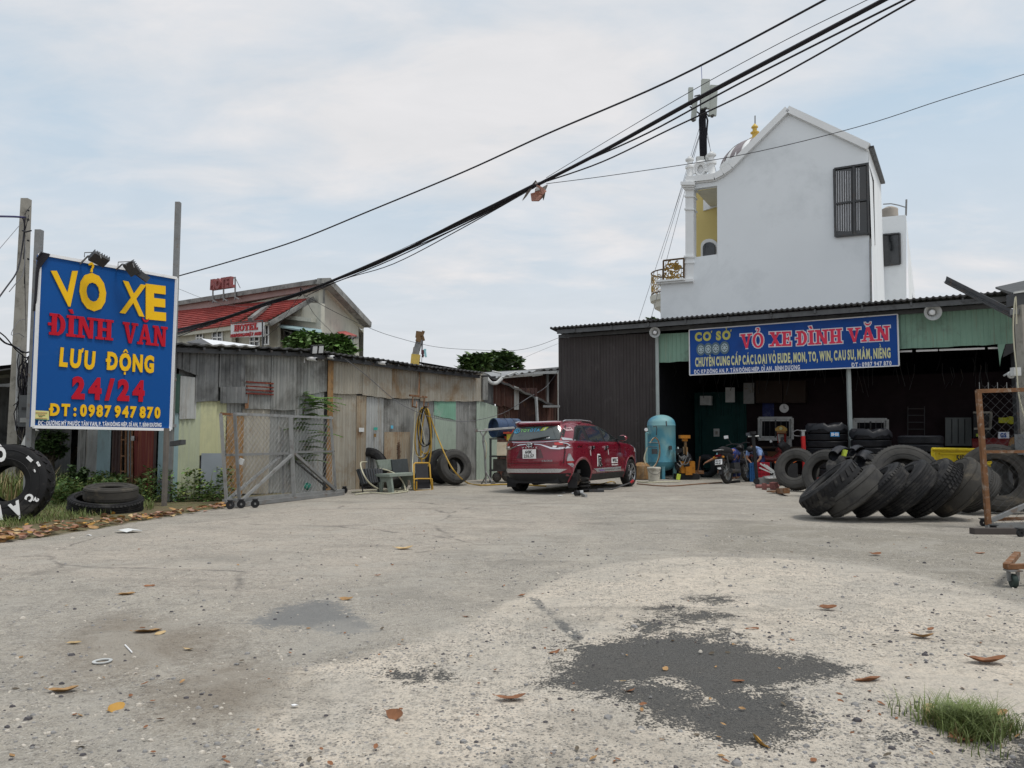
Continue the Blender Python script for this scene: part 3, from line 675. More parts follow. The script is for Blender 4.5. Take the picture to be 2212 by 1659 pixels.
for x, y, px, mi, yaw, lab in LEAVES:
    p = G(x, y); d = (p-Vector((0,0,CAM_H))).length; L_ = px/FPX*d*1.05; mb = MB(); up = yaw in (70, 100, -40, 60, 55)
    leaf_mb(mb, p + Vector((0,0,-.002)), L_, L_*rnd.uniform(.42,.62), R_(yaw), rnd.uniform(0.3, 0.9), L_*rnd.uniform(0.0, 0.08), rnd.uniform(-0.3, 0.3) + (0.5 if up else 0), rnd.uniform(0.2, 0.6))
    mb.tube([mb.v[1], Vector(mb.v[1]) + (Vector(mb.v[1])-Vector(mb.v[7]))*0.35 + Vector((0,0,L_*0.01))], L_*0.012, 4)
    tag(mb.build('fallen_leaf', lm[mi], smooth=True), lab, 'leaf', 'dry leaves fallen on the yard')
cb = MB()
for i in range(260):
    p = G(rnd.uniform(-20, 2230), 1095 + 560*rnd.random()**1.1); cb.m = rnd.choice((0, 1, 1, 2)); L_ = rnd.uniform(.012, .04); leaf_mb(cb, p, L_, L_*.6, rnd.random()*6.3, 0.4, L_*rnd.uniform(0, .3), rnd.uniform(-.5, .5))
tag(cb.build('leaf_crumbs', [m_dry1, m_dry2, m_bark], origin=(0,6,0)), 'crumbs of dry leaf scattered over the whole yard', 'leaf crumbs', kind='stuff')
# litter
def scrap(name, x, y, px, label, m, seed, cat='litter'):
    p = G(x, y); s = px/FPX*p.length; rr = random.Random(seed); mb = MB(); n = 9
    pts = [Vector((math.cos(2*PI*i/n)*s/2*rr.uniform(.6,1.1), math.sin(2*PI*i/n)*s*0.28*rr.uniform(.6,1.1), s*rr.uniform(0.01,0.14))) + p for i in range(n)]
    c = p + Vector((0,0,s*0.16)); mb.add([c]+pts, [(0, 1+i, 1+(i+1) % n) for i in range(n)])
    mb.add([c-Vector((0,0,.004))]+[q-Vector((0,0,.004)) for q in pts], [(0, 1+(i+1) % n, 1+i) for i in range(n)]+[])
    tag(mb.build(name, m), label, cat)
m_paper = mat('scrap_white', (0.62,0.63,0.62), 0.7, 0, 0.15, 6); m_bag = mat('bag_grey_white', (0.48,0.49,0.48), 0.6, 0, 0.2, 5)
mb = MB(); p = G(221,1431); mb.lathe([(0.035,0.0),(0.05,0.0),(0.052,0.006),(0.035,0.006)], 18, Matrix.Translation(p+Vector((0,0,0.004))), closed=True); tag(mb.build('lid_ring', m_bag), 'translucent plastic lid ring on the left of the yard', 'litter')
scrap('paper_scrap', 637, 1524, 20, 'bright white scrap on the gravel, bottom centre left', m_wplain, 3)
mb = MB(); mb.bar(G(270,1393,0.006), G(285,1409,0.006), 0.006); tag(mb.build('drinking_straw', m_wplain), 'thin white straw lying right of the plastic lid ring', 'litter')
scrap('plastic_bag', 133, 1112, 42, 'crumpled grey white bag between the painted tyre and the stack', m_bag, 5)
scrap('foam_board', 277, 1151, 56, 'long white foam piece at the edge of the leaf litter', m_paper, 6)
scrap('paper_scrap', 12, 1158, 40, 'dirty white rag at the left picture edge in the leaf litter', m_bag, 7)
scrap('paper_scrap', 192, 1157, 14, 'small white paper folded up in the leaf litter', m_wplain, 8)
scrap('plastic_bag', 420, 1092, 24, 'whitish bag in the weeds left of the rolling gate', m_bag, 9)
scrap('plastic_bag', 455, 1088, 22, 'clear bag beside the gate casters at the weeds', m_bag, 10)
scrap('paper_scrap', 1218, 1064, 9, 'tiny white scrap on the ground left of the car', m_wplain, 12)
scrap('paper_scrap', 1210, 1072, 14, 'flat pale scrap near the rear left of the car', m_paper, 13)
# leaf litter bank at the verge edge
lb = MB()
for i in range(430):
    t = rnd.random(); x = -20 + 560*t**1.3; yl = 1172 - (x/440)*68 if x < 440 else 1104-(x-440)*0.16
    y = yl - rnd.random()**1.8*(20 if x < 250 else 6) + rnd.uniform(-2, 3); p = G(x, y); lb.m = rnd.choice((0, 0, 1, 1, 3, 2, 4, 4))if rnd.random() < .9 else 4
    L_ = rnd.uniform(0.07, 0.15); leaf_mb(lb, p+Vector((0,0,rnd.uniform(0.0, 0.07))), L_, L_*0.5, rnd.random()*6.3, rnd.uniform(0, 1), L_*rnd.uniform(-0.1, 0.3), rnd.uniform(-0.6, 0.6))
o = lb.build('leaf_litter', [m_dry1, m_dry2, m_dry3, m_dry4, mat('litter_pinkish', (0.33,0.20,0.15), 0.8, 0, 0.2, 9)], origin=(0,10,0)); tag(o, 'bank of dry leaves and rubbish along the verge edge', 'leaf litter', kind='stuff')

# ------------------------------------------------------------------ weeds, grass
def blades(mb, n, pick, h0, h1, wd=0.006, lean=0.5, seg=3):
    for i in range(n):
        p = pick(); h = rnd.uniform(h0, h1); a = rnd.random()*2*PI; ln = h*lean*rnd.uniform(0.2, 1.0); vs = []
        dx, dy = math.cos(a), math.sin(a)
        for k in range(seg+1):
            t = k/seg; ww = wd*(1-t*0.9); c = Vector((p[0]+dx*ln*t*t, p[1]+dy*ln*t*t, p[2]+h*(t-0.25*t*t*lean)))
            vs += [c + Vector((-dy*ww, dx*ww, 0)), c - Vector((-dy*ww, dx*ww, 0))]
        mb.add(vs, [(2*k, 2*k+1, 2*k+3, 2*k+2) for k in range(seg)])
def leaves(mb, n, pick, s0, s1, mats=1):
    for i in range(n):
        p = Vector(pick()); s = rnd.uniform(s0, s1); a = rnd.random()*2*PI; e = rnd.uniform(-0.5, 0.7); mb.m = rnd.randrange(mats)
        d = Vector((math.cos(a)*math.cos(e), math.sin(a)*math.cos(e), math.sin(e))); q = d.cross(Vector((rnd.uniform(-.5,.5), rnd.uniform(-.5,.5), 1))).normalized()*s*0.28
        mb.add([p, p+d*s*0.5+q, p+d*s, p+d*s*0.5-q], [(0, 1, 2, 3)])
mb = MB(); c = G(2095, 1585)
def pk():
    a = rnd.random()*2*PI; r = min(.25, abs(rnd.gauss(0, .095))); r *= 1+.35*math.sin(a*3+1); return (c.x+math.cos(a)*r*1.0+0.02, c.y+math.sin(a)*r+0.05, 0)
blades(mb, 2400, pk, 0.04, 0.16, 0.0028, 1.15, 4); mb.m = 1; blades(mb, 260, pk, 0.04, 0.12, 0.0025, 1.0, 3)
tag(mb.build('grass_tuft', [m_gr, m_grd]), 'green grass tuft growing through the concrete at lower right', 'grass', kind='stuff')
# ================================================================== VERGE PLANTS
def in_px(x0, x1, yf):
    """random ground point whose picture column is x0..x1 and row is given by yf(x) (measured on the ground)"""
    x = rnd.uniform(x0, x1); return G(x, yf(x))
mb = MB()
def vp():
    x = rnd.uniform(-40, 330); return G(x, rnd.uniform(1098-max(0, x)*0.04, 1150-max(0, x)*0.13))
blades(mb, 5200, vp, 0.06, 0.24, 0.006, 0.8, 2); mb.m = 1; blades(mb, 900, vp, 0.05, 0.2, 0.005, 0.9, 2)
tag(mb.build('verge_grass', [m_gr, m_grd]), 'short half dry grass of the verge around the stacked tyres', 'grass', kind='stuff')
mb = MB()
def wp():
    x = rnd.uniform(60, 500); y = 1060 + (rnd.random()**1.4)*34 + (8 if 110 < x < 180 else 0); p = G(x, min(y, 1098-0.02*x)); h = rnd.random()**1.2*(0.66 if x > 310 else 0.46)
    if noise.noise(Vector((x*0.03, 2, 0))) < -0.1: h *= 0.6
    return (p.x, p.y, h+0.02)
leaves(mb, 15000, wp, 0.05, 0.12, 3)
mb.m = 2; blades(mb, 420, lambda: (lambda q: (q[0], q[1], 0))(wp()), 0.3, 0.75, 0.007, 0.35, 3)
tag(mb.build('weeds', [m_lf1, m_lf4, m_lf3]), 'leafy green weeds growing along the foot of the shed wall', 'weeds', kind='stuff')
mb = MB()
def wp2():
    x = rnd.uniform(490, 690); p = G(x, rnd.uniform(1052, 1076)-(x-490)*0.07); h = rnd.random()**1.6*0.55*(1.0 if x < 650 else 0.5); return (p.x, p.y, h+0.02)
leaves(mb, 2600, wp2, 0.03, 0.08, 3); mb.m = 2; blades(mb, 520, lambda: (lambda q: (q[0], q[1], 0))(wp2()), 0.25, 0.7, 0.006, 0.5, 3)
tag(mb.build('weeds', [m_lf2, m_lf1, m_grd]), 'grass and weeds growing behind the chain link gate', 'weeds', kind='stuff')
# field beyond the pole at far left
mb = MB()
def fp():
    Yd = 15 + 45*rnd.random()**1.4; x = rnd.uniform(-120, 190 if Yd > 22 else 120); d = ray(x, 900); return (d.x/d.y*Yd, Yd, 0)
blades(mb, 6000, fp, 0.25, 0.75, 0.018, 0.6, 2); mb.m = 1; blades(mb, 3200, fp, 0.3, 0.9, 0.018, 0.5, 2)
tag(mb.build('field_grass', [m_gr, m_grd]), 'tall grass field behind the electric pole at far left', 'grass', kind='stuff')
def crown(mb, c, rx, ry, rz, n, s0, s1, clumps=14, mats=2, hollow=0.35):
    c = Vector(c); cs = []
    for i in range(clumps):
        while True:
            q = Vector((rnd.uniform(-1,1), rnd.uniform(-1,1), rnd.uniform(-1,1)))
            if hollow < q.length < 1: break
        cs.append((c + Vector((q.x*rx*0.8, q.y*ry*0.8, q.z*rz*0.8)), rnd.uniform(0.15, 0.33)))
    for i in range(n):
        cc, k = rnd.choice(cs); q = Vector((rnd.gauss(0,1), rnd.gauss(0,1), rnd.gauss(0,1))).normalized()*rnd.random()**0.5
        p = cc + Vector((q.x*rx*k, q.y*ry*k, q.z*rz*k)); s = rnd.uniform(s0, s1); a = rnd.random()*2*PI; e = rnd.uniform(-0.9, 0.5); mb.m = rnd.randrange(mats)
        d = Vector((math.cos(a)*math.cos(e), math.sin(a)*math.cos(e), math.sin(e))); w_ = d.cross(Vector((rnd.uniform(-.6,.6), rnd.uniform(-.6,.6), 1))).normalized()*s*0.3
        mb.add([p, p+d*s*0.5+w_, p+d*s, p+d*s*0.5-w_], [(0, 1, 2, 3)])
    return cs
def tree(name, label, base, H, c, r, n, s, mats, clumps=16, cat='tree', group=None, tr=0.12, trunk=True):
    root = thing(name, label, cat, base, group=group); mb = MB()
    cs = crown(mb, c, r[0], r[1], r[2], n, s[0], s[1], clumps, len(mats)); mb.build('crown', mats, root)
    if trunk:
        t = MB(); b = Vector(base); top = Vector(c); mid_ = b.lerp(top, 0.55) + Vector((0.05*H*rnd.uniform(-1,1), 0, 0))
        t.tube([b, b.lerp(mid_, 0.5)+Vector((0.03*H*rnd.uniform(-1,1),0,0)), mid_, top], [tr, tr*0.8, tr*0.6, tr*0.25], 7)
        for cc, k in cs: t.tube([mid_.lerp(top, rnd.random()*0.6), mid_.lerp(cc, 0.6)+Vector((0,0,-0.03*H)), cc], [tr*0.35, tr*0.22, tr*0.08], 5)
        t.build('trunk', m_bark, root)
    return root
def treeat(name, label, x, ytop, ybot, xw, Yd, n, s, mats, **k):
    k['clumps'] = int(k.get('clumps', 16)*1.5)
    top = DY(x, ytop, Yd); bot = DY(x, ybot, Yd); rx = xw/FPX*Yd/2; rz = (top.z-bot.z)/2; c = (top.x, Yd, (top.z+bot.z)/2); rz *= 1.15; rx *= 1.1
    return tree(name, label, (top.x, Yd, 0), top.z, c, (rx, rx*0.9, rz), n, s, mats, **k)
treeat('roadside_tree', 'dense dark hedge tree at the left picture edge behind the pole', 8, 850, 945, 110, 34, 3800, (0.12,0.26), [m_lf2, m_lf1], clumps=22)
treeat('roadside_tree', 'lower bush to the left beyond the tall grass', -30, 860, 950, 90, 48, 2200, (0.15,0.3), [m_lf2, m_lf1], clumps=16)
treeat('wild_bush', 'dark green bush seen between the sign posts under the blue sign', 112, 925, 990, 75, 19, 3000, (0.06,0.13), [m_lf2, m_lf1], clumps=18)
treeat('wild_bush', 'pale green low bush beyond the grass between pole and shed', 120, 968, 1000, 60, 24, 1200, (0.06,0.13), [m_lf3, m_gr], clumps=12)
treeat('shrub', 'small dark shrub growing against the blue grey sheet left of the door', 168, 1000, 1048, 46, 15.6, 1100, (0.05,0.10), [m_lf2, m_lf2], clumps=14, trunk=True, tr=0.02)
treeat('almond_tree', 'broad leaved tree in front of the red tiled roof above the shed, left half', 668, 716, 760, 105, 32, 1500, (0.22,0.40), [m_lf4, m_lf1], clumps=26)
treeat('almond_tree', 'broad leaved tree under the red awning above the shed roof', 728, 724, 775, 75, 31, 1400, (0.20,0.38), [m_lf4, m_lf4, m_lf1], clumps=24)
treeat('distant_tree', 'large dark tree beyond the shed with open crown, left half', 1028, 762, 812, 80, 52, 1900, (0.3,0.6), [m_lf2, m_lf1], clumps=16, tr=0.25)
treeat('distant_tree', 'large dark tree beyond the shed with rounded top, right half', 1085, 760, 815, 85, 55, 2400, (0.3,0.6), [m_lf2, m_lf1], clumps=18, tr=0.25)
treeat('distant_tree', 'far tree top just visible left of the white house above the shop roof', 1408, 683, 720, 30, 60, 500, (0.3,0.5), [m_lf2, m_lf1], clumps=8, tr=0.2)
# leucaena sapling behind the gate
base = G(648, 1066); root = thing('feathery_sapling', 'feathery leaved sapling growing behind the chain link gate', 'tree', base)
t = MB(); tp = Vector((base.x+0.1, base.y, 2.3)); t.tube([base, base.lerp(tp, .5)+Vector((-.08,0,0)), tp], [.025,.018,.008], 6)
fr = MB()
for i in range(60):
    z = rnd.uniform(0.7, 2.6); a = rnd.random()*2*PI; ln = rnd.uniform(0.35, 0.75)*(1.15 if z > 1.3 else 0.8); st = Vector((base.x+0.05+0.05*z, base.y, z*0.92)); d = Vector((math.cos(a), math.sin(a)*0.8, rnd.uniform(0.1, 0.45)))
    pts = [st + d*ln*k/5 + Vector((0,0,-0.30*ln*(k/5)**2)) for k in range(6)]; fr.tube(pts, 0.005, 3)
    for k in range(1, 11):
        q = k/10; p = pts[0].lerp(pts[-1], q) + Vector((0,0,-0.30*ln*(q*q-q)));
        for sg in (-1, 1):
            s_ = Vector((-d.y, d.x, 0)).normalized()*sg; e = p + s_*0.10*(1.1-q*0.4) + d*0.04 + Vector((0,0,-0.03)); wv = d.normalized()*0.026; fr.m = i % 2
            fr.add([p-wv, p+wv, e+wv*0.5, e-wv*0.5], [(0,1,2,3)])
t.build('trunk', m_bark, root); fr.build('fronds', [m_lf4, m_lf1], root)

# ================================================================== LONG CORRUGATED SHED
A = Plane(G(380, 1087), G(1070, 1033))
pLC = A.o; pB = G(150, 1047); pB = Vector((pB.x, pB.y, 0))
Bp = Plane(pB, A.pt(0.0, 0))                         # recessed left end with the door
shed = thing('corrugated_shed', 'long low shed patched together from grey, tan and pale corrugated sheets', 'shed', A.pt(A.len/2, 0), math.atan2(A.u.y, A.u.x))
def roofz(u): return 0
def S(x0, x1, yt, yb, m, off=0.0, kind='wave', pl=None, pitch=0.095, amp=0.012, rag=0.02, name='metal_sheet', label=None, parent=None):
    """one sheet read off the picture: columns x0..x1, top rows yt (one or two values), bottom rows yb"""
    pl = pl or A; yt = yt if isinstance(yt, tuple) else (yt, yt); yb = yb if isinstance(yb, tuple) else (yb, yb)
    ua, za = pl.uv(x0, yt[0]); ub, zb = pl.uv(x1, yt[1]); _, wa = pl.uv(x0, yb[0]); _, wb = pl.uv(x1, yb[1])
    wa = max(wa, 0.0) if wa < 0.12 else wa; wb = max(wb, 0.0) if wb < 0.12 else wb
    mb = sheet_mb(pl, ua, ub, wa, wb, za, zb, off, pitch, amp, kind, rag if wa > 0.2 else 0)
    o = mb.build(name, m, parent or shed, smooth=True, angle=50)
    if label: o['label'] = label
    return o
U1, U2 = 0.075, 0.105
S(420, 470, (752,754), 868, m_zincd, U1); S(469, 525, (755,758), 838, m_zincd, U1+.02); S(468, 527, 836, 871, m_zincd, U2+.02, name='patch_sheet')
S(524, 583, (759,761), 826, m_zinc, U1); S(523, 580, 848, 884, m_zinc, U1, name='patch_sheet'); S(522, 530, 849, 883, m_rust, U2+.01, kind='flat', name='rusty_strip')
S(523, 581, 822, 852, m_zincl, U1-.03, kind='flat', name='vent_backing')
for y in (824.5, 833.5, 841.5, 849): 
    u0, z = A.uv(523, y+0.8); u1, _ = A.uv(582, y-0.8); mb = MB(); mb.bar(A.pt(u0, z, .13), A.pt(u1, z+.005, .13), .03, .03, up=(0,0,1)); mb.build('red_slat', m_red, shed)
S(581, 636, (761,765), 886, m_zinc, U1+.02); S(635, 702, (764,769), (858,846), m_zinc, U1)
S(636, 700, (856,842), 1066, m_zincl, .02, label='pale sheet behind the sapling')
S(701, 713, (768,770), 1062, m_rusto, U2+.02, kind='flat', name='post_board', label='rust streaked flat board from roof to ground')
S(712, 779, (770,777), (850,852), m_tan, U1); S(778, 842, (776,785), (853,862), m_tan, U1+.02); S(840, 908, (784,793), (860,863), m_tan, U1)
S(903, 947, (793,797), 867, m_tan, U1+.02); S(944, 1041, (796,804), (867,867), m_tan, U1); 
S(712, 769, 849, 1060, m_tan, .02, label='tan sheet with ochre stain'); S(768, 790, 855, 1060, m_tanr, .04); S(788, 829, 857, 1060, m_zincl, .02, label='pale sheet with small stickers')
S(827, 884, 862, 936, m_zinc, .03); S(827, 883, 933, 1056, m_tanr, .05, label='rusty tan sheet with scrawled writing'); S(882, 906, 862, 1052, m_zincl, .02); S(904, 937, 862, 1050, m_zinc, .04)
S(935, 982, 866, (897,908), m_mint, .05, label='mint green offcut with a curved lower edge'); S(934, 983, (890,900), 1046, m_pgreen, .03); S(981, 1028, 866, 1044, m_zinc, .02); S(1027, 1071, (864,878), 1040, m_pgreen, .04, kind='rib', pitch=0.2, amp=.008)
S(1035, 1047, (806,810), 864, m_zinc, .13, kind='flat', name='corner_flashing')
S(386, 433, (866,864), 1075, m_cream, .02, pitch=.11, label='cream green sheet'); S(432, 489, 866, 984, m_yel, .03, pitch=.11, label='pale yellow sheet'); S(431, 484, 979, 1066, m_plate, .06, kind='flat', name='flat_plate')
S(371, 387, (880,876), 1082, m_pblue, .03); S(484, 527, 868, 902, m_zinc, .02, name='patch_sheet'); S(487, 524, 899, 1068, m_rusto, .05, kind='flat', name='board'); S(522, 582, 884, 1066, m_tan, .03, kind='rib', pitch=.3, amp=.01, name='board'); S(580, 637, 884, 1064, m_zinc, .02)
S(386, 422, (812,816), 905, m_zincl, .06, label='hanging whitish sheet with rusty lower edge'); S(372, 389, (806,810), 892, m_dgreen, .05)
S(378, 423, (744,752), (795,812), m_zincd, .09, kind='rib', pitch=.16, amp=.012, label='dark overhanging sheet left of the front')
# stickers, scrawl, box, cameras on the wall
for x0, y0, x1, y1, m, nm, lb_ in ((771,924,782,933,m_paper,'sticker','white torn notice'),(803,923,811,929,mat('teal_print',(0.05,0.35,0.28),0.6),'sticker','teal sticker'),(803,937,808,944,mat('brown_print',(0.22,0.13,0.05),0.7),'sticker','brown square sticker'),(840,919,845,926,mat('cyan_print',(0.12,0.42,0.6),0.6),'sticker','light blue sticker')):
    a, za = A.uv(x0, y0); b, zb = A.uv(x1, y1); mb = MB(); mb.box(A.pt((a+b)/2, (za+zb)/2, .07), (abs(b-a), .004, abs(za-zb)), Matrix.Rotation(math.atan2(A.u.y, A.u.x), 3, 'Z')); o = mb.build(nm, m, shed); o['label'] = lb_
mb = MB(); rr = random.Random(4); q = []
for i in range(46):
    u, z = A.uv(857 + 4*math.sin(i*1.9), 955 + i*0.85); q.append(A.pt(u+rr.uniform(-.03,.03), z, .075))
mb.tube(q, .006, 4); mb.build('scrawled_writing', mat('scrawl', (0.10,0.05,0.03), 0.8), shed)
# frame behind the sheets: dark closed box so that the shed is a body, not a screen
mb = MB(); D_ = 9.0
zt = [A.uv(x, y)[1] for x, y in ((381,742),(447,745),(666,754),(724,763),(1041,805))]; ut = [A.uv(x, y)[0] for x, y in ((381,742),(447,745),(666,754),(724,763),(1041,805))]
ut[0] = 0.0
for i in range(4):
    mb.add([A.pt(ut[i], 0, -.03), A.pt(ut[i+1], 0, -.03), A.pt(ut[i+1], zt[i+1]-.12, -.03), A.pt(ut[i], zt[i]-.12, -.03)], [(0,1,2,3)])
ur = A.len; zr = A.uv(1070, 812)[1]
mb.add([A.pt(ut[-1], 0, -.03), A.pt(ur, 0, -.03), A.pt(ur, zr-.3, -.03), A.pt(ut[-1], zt[-1]-.12, -.03)], [(0,1,2,3)])
mb.add([A.pt(ur, 0, -.03), A.pt(ur, 0, -D_), A.pt(ur, zr-.3, -D_), A.pt(ur, zr-.3, -.03)], [(0,1,2,3)])
mb.add([A.pt(0, 0, -D_), A.pt(ur, 0, -D_), A.pt(ur, zr-.3, -D_), A.pt(0, zt[0]-.5, -D_)], [(0,1,2,3)])
mb.build('wall_lining', m_zincd, shed)
# roof sheets with wavy eaves
def roof_strip(pl, u0, z0, u1, z1, depth, drop, m, parent, over=.35, pitch=.19, amp=.022, name='roof_sheet', thick=.03, back=None):
    mb = MB(); n = max(4, int(abs(u1-u0)/pitch*6)); vs = []
    for i in range(n+1):
        t = i/n; u = u0+(u1-u0)*t; z = z0+(z1-z0)*t; h = max(-0.3, math.sin(2*PI*u/pitch))*amp
        for o_, dz in ((over, 0), (-depth, -drop if back is None else back)): vs += [pl.pt(u, z+dz+h, o_), pl.pt(u, z+dz+h-thick, o_)]
    fs = []
    for i in range(n): a = 4*i; b = a+4; fs += [(a, b, b+2, a+2), (a+1, a+3, b+3, b+1), (a, a+1, b+1, b), (a+2, b+2, b+3, a+3)]
    fs += [(0, 2, 3, 1), (4*n, 4*n+1, 4*n+3, 4*n+2)]
    mb.add(vs, fs); return mb.build(name, m, parent, smooth=True, angle=45)
Ao = A.off(.35)
def ez(x, y): u, z = Ao.uv(x, y); return u, z
e = [ez(*p) for p in ((379,741),(447,744.5),(560,749),(666,754),(724,763),(800,773),(880,785),(960,795),(1043,805))]
for i, (a, b) in enumerate(zip(e, e[1:])):
    roof_strip(A, a[0]-.02, a[1]+.01*(i % 2), b[0]+.03, b[1]+.01*(i % 2), D_, .25, m_roofd if i != 1 else m_zinc, shed, pitch=.19 if i > 2 else .3)
mb = MB(); a, b = e[0], e[3]
for (p, q) in zip(e, e[1:]): mb.bar(A.pt(p[0], p[1]-.12, .22), A.pt(q[0], q[1]-.12, .22), .05, .09, up=(0,0,1))
mb.build('eaves_purlin', m_steel, shed)
for k in range(0, 26):
    u = 0.3 + k*(A.len-.8)/25; z = np.interp(u, [p[0] for p in e], [p[1] for p in e]); mb = MB(); mb.bar(A.pt(u, z-.08, .33), A.pt(u, z-.08, -.05), .05, .05, up=(0,0,1)); mb.build('rafter_end', m_steel, shed)
# raised white sheet on the left of the roof
w0 = A.hit(435,731,-1.2); w1 = A.hit(552,746,-.6); w2 = A.hit(460,745,.1); w3 = A.hit(572,749,-.3)
mb = MB(); mb.add([w2, A.hit(566,750.5,.0), w1, w0] , [(0,1,2,3)]); mb.add([p-Vector((0,0,.02)) for p in (w2, A.hit(566,750.5,.0), w1, w0)], [(3,2,1,0)]); o = mb.build('loose_roof_sheet', m_roofw, shed); o['label'] = 'bright white raised roof sheet'
mb = MB(); mb.add([A.hit(400,739,.0), w2, w0], [(0,1,2)]); mb.add([p-Vector((0,0,.02)) for p in (A.hit(400,739,.0), w2, w0)], [(2,1,0)]); mb.build('loose_roof_sheet', m_steel, shed)
# left recessed part with door
def SB(x0, x1, yt, yb, m, off=0.0, **k): return S(x0, x1, yt, yb, m, off, pl=Bp, **k)
SB(178, 195, 790, 1052, m_zinc, .03); SB(193, 222, 790, 1052, m_zincl, .02, label='grey blue sheet left of the door'); SB(220, 249, 790, 1050, m_pblue, .03)
SB(296, 342, 790, 1100, m_red, .03, label='dark red sheet with rusty edge right of the door'); SB(343, 349, 790, 1100, m_rustd, .05, kind='flat', name='post_board'); SB(348, 372, 860, 1100, m_pblue, .02)
SB(249, 297, 790, 862, m_zincd, .05, name='patch_sheet'); SB(160, 372, 735, 800, m_zincd, .0, pitch=.15)
SB(248, 272, 862, 1052, m_rustd, .02, kind='rib', pitch=.25, name='board')
mb = MB()
for y in (925, 950, 985, 1018): 
    mb.bar(Bp.hit(262, y, .05), Bp.hit(274, y, .05), .03, .03, up=(0,0,1))
mb.bar(Bp.hit(264, 915, .05), Bp.hit(261, 1050, .05), .035, .03); mb.build('ladder_frame', m_rust, shed)
door = MB(); 
uL, zT = Bp.uv(272, 905); uR, _ = Bp.uv(285, 905); 
P_ = lambda x, y, o=.06: Bp.hit(x, y, o)
fr = MB()
for a, b in (((273,905),(271.5,1050)), ((286.5,905),(286,1056))): fr.bar(P_(*a), P_(*b), .05, .04)
for y in (907, 913, 1032, 1050): fr.bar(P_(273,y), P_(286.5,y+2), .03, .03, up=(0,0,1))
dr = fr.build('door', m_rust, shed); dr['label'] = 'rusty barred door with milky panel'
pn = MB(); pn.add([P_(274,915,.04), P_(286,917,.04), P_(285.6,1033,.04), P_(273,1031,.04)], [(0,1,2,3)]); pn.build('panel', mat('door_panel', (0.17,0.18,0.185), 0.6, 0, 0.3, 4), dr)
br = MB()
for k in range(6): 
    x = 274.5+k*2.2; br.bar(P_(x, 907), P_(x, 914), .012); br.bar(P_(x, 1034), P_(x, 1052), .012)
br.bar(P_(280, 915), P_(279.5, 1032), .018); br.build('bars', m_rust, dr)
lk = MB(); lk.box(P_(288, 947, .12), (.07, .06, .1)); lk.build('lock', m_galv, dr)
SB(289, 297, 870, 1078, m_black, .02, kind='flat', name='gap_shade_strip')  # black strip stands in for the shade inside the gap
# closing side wall of the left end
mb = MB(); e0 = Bp.pt(0, 0); mb.add([e0, e0 + A.n*-8, e0 + A.n*-8 + Vector((0,0,3.1)), e0 + Vector((0,0,3.1))], [(0,1,2,3)]); mb.build('side_wall', m_zincd, shed)
# roof over the left end
mb = MB(); zr_ = ez(379, 741)[1]; a0 = A.pt(0, zr_-.02, .35); a1 = Bp.pt(-.2, zr_-.15, .3); mb.add([a0, a1, a1 - A.n*9, a0 - A.n*9.2], [(0,1,2,3)]); mb.add([q-Vector((0,0,.05)) for q in (a0, a1, a1 - A.n*9, a0 - A.n*9.2)], [(3,2,1,0)]); mb.build('roof_sheet', m_roofd, shed)
# vertical post and wall stub near the sign
mb = MB(); mb.bar(A.hit(354.5, 1096, .9), A.hit(360, 925, .9), .12, .05); tag(mb.build('timber_post', mat('old_timber', (0.15,0.135,0.12), 0.85, 0, 0.2, 5)), 'grey brown upright post below the right end of the blue sign', 'post')
mb = MB(); mb.bar(A.hit(372, 959, .3), A.hit(396, 955, .9), .09, .09); tag(mb.build('horizontal_pipe', m_steel), 'dark pipe stub sticking out right of the blue sign', 'pipe')
mb = MB(); mb.bar(A.hit(344, 1040, .4), A.hit(357, 1042, .7), .05, .05); mb.bar(A.hit(357,1038,.7), A.hit(357,1046,.7), .05, .05); mb.build('latch_pipe', m_steel, shed)

# black mesh of leaning boards left of the door
def leaning(name, label, a, b, w, m, cat='board'):
    mb = MB(); mb.bar(a, b, w, .05); tag(mb.build(name, m), label, cat)
m_tar = mat('tarpaulin_grey', (0.085, 0.078, 0.07), 0.85, 0, 0.3, 5, bump=0.6, bscale=14)
mb = MB(); a = G(116, 1040); b = DY(163, 944, a.y+.8); d = (b-a)
pts0 = [a + d*t for t in [i/12 for i in range(13)]]; vs = []
for i, p in enumerate(pts0):
    for j in range(9): 
        q = (j/8-.5)*.52; vs.append(p + Vector((q*.9, 0, -q*.35)) + Vector((0, -.04*math.sin(j*2.4+i*.3) - .05*math.cos(j*.4), .02*math.sin(i+j))))
mb.add(vs, [(i*9+j, i*9+j+1, (i+1)*9+j+1, (i+1)*9+j) for i in range(12) for j in range(8)]); mb.add([Vector(v)+Vector((0,.07,0)) for v in vs], [(i*9+j, (i+1)*9+j, (i+1)*9+j+1, i*9+j+1) for i in range(12) for j in range(8)])
tag(mb.build('folded_tarpaulin', m_tar, smooth=True), 'grey folded canvas leaning against the left end of the shed', 'tarpaulin')
leaning('wooden_plank', 'pale timber plank leaning beside the folded canvas', G(131, 1046), DY(167, 966, G(131,1046).y+.7), .13, mat('timber_tan', (0.30,0.24,0.16), 0.8, 0, 0.2, 5), 'plank')

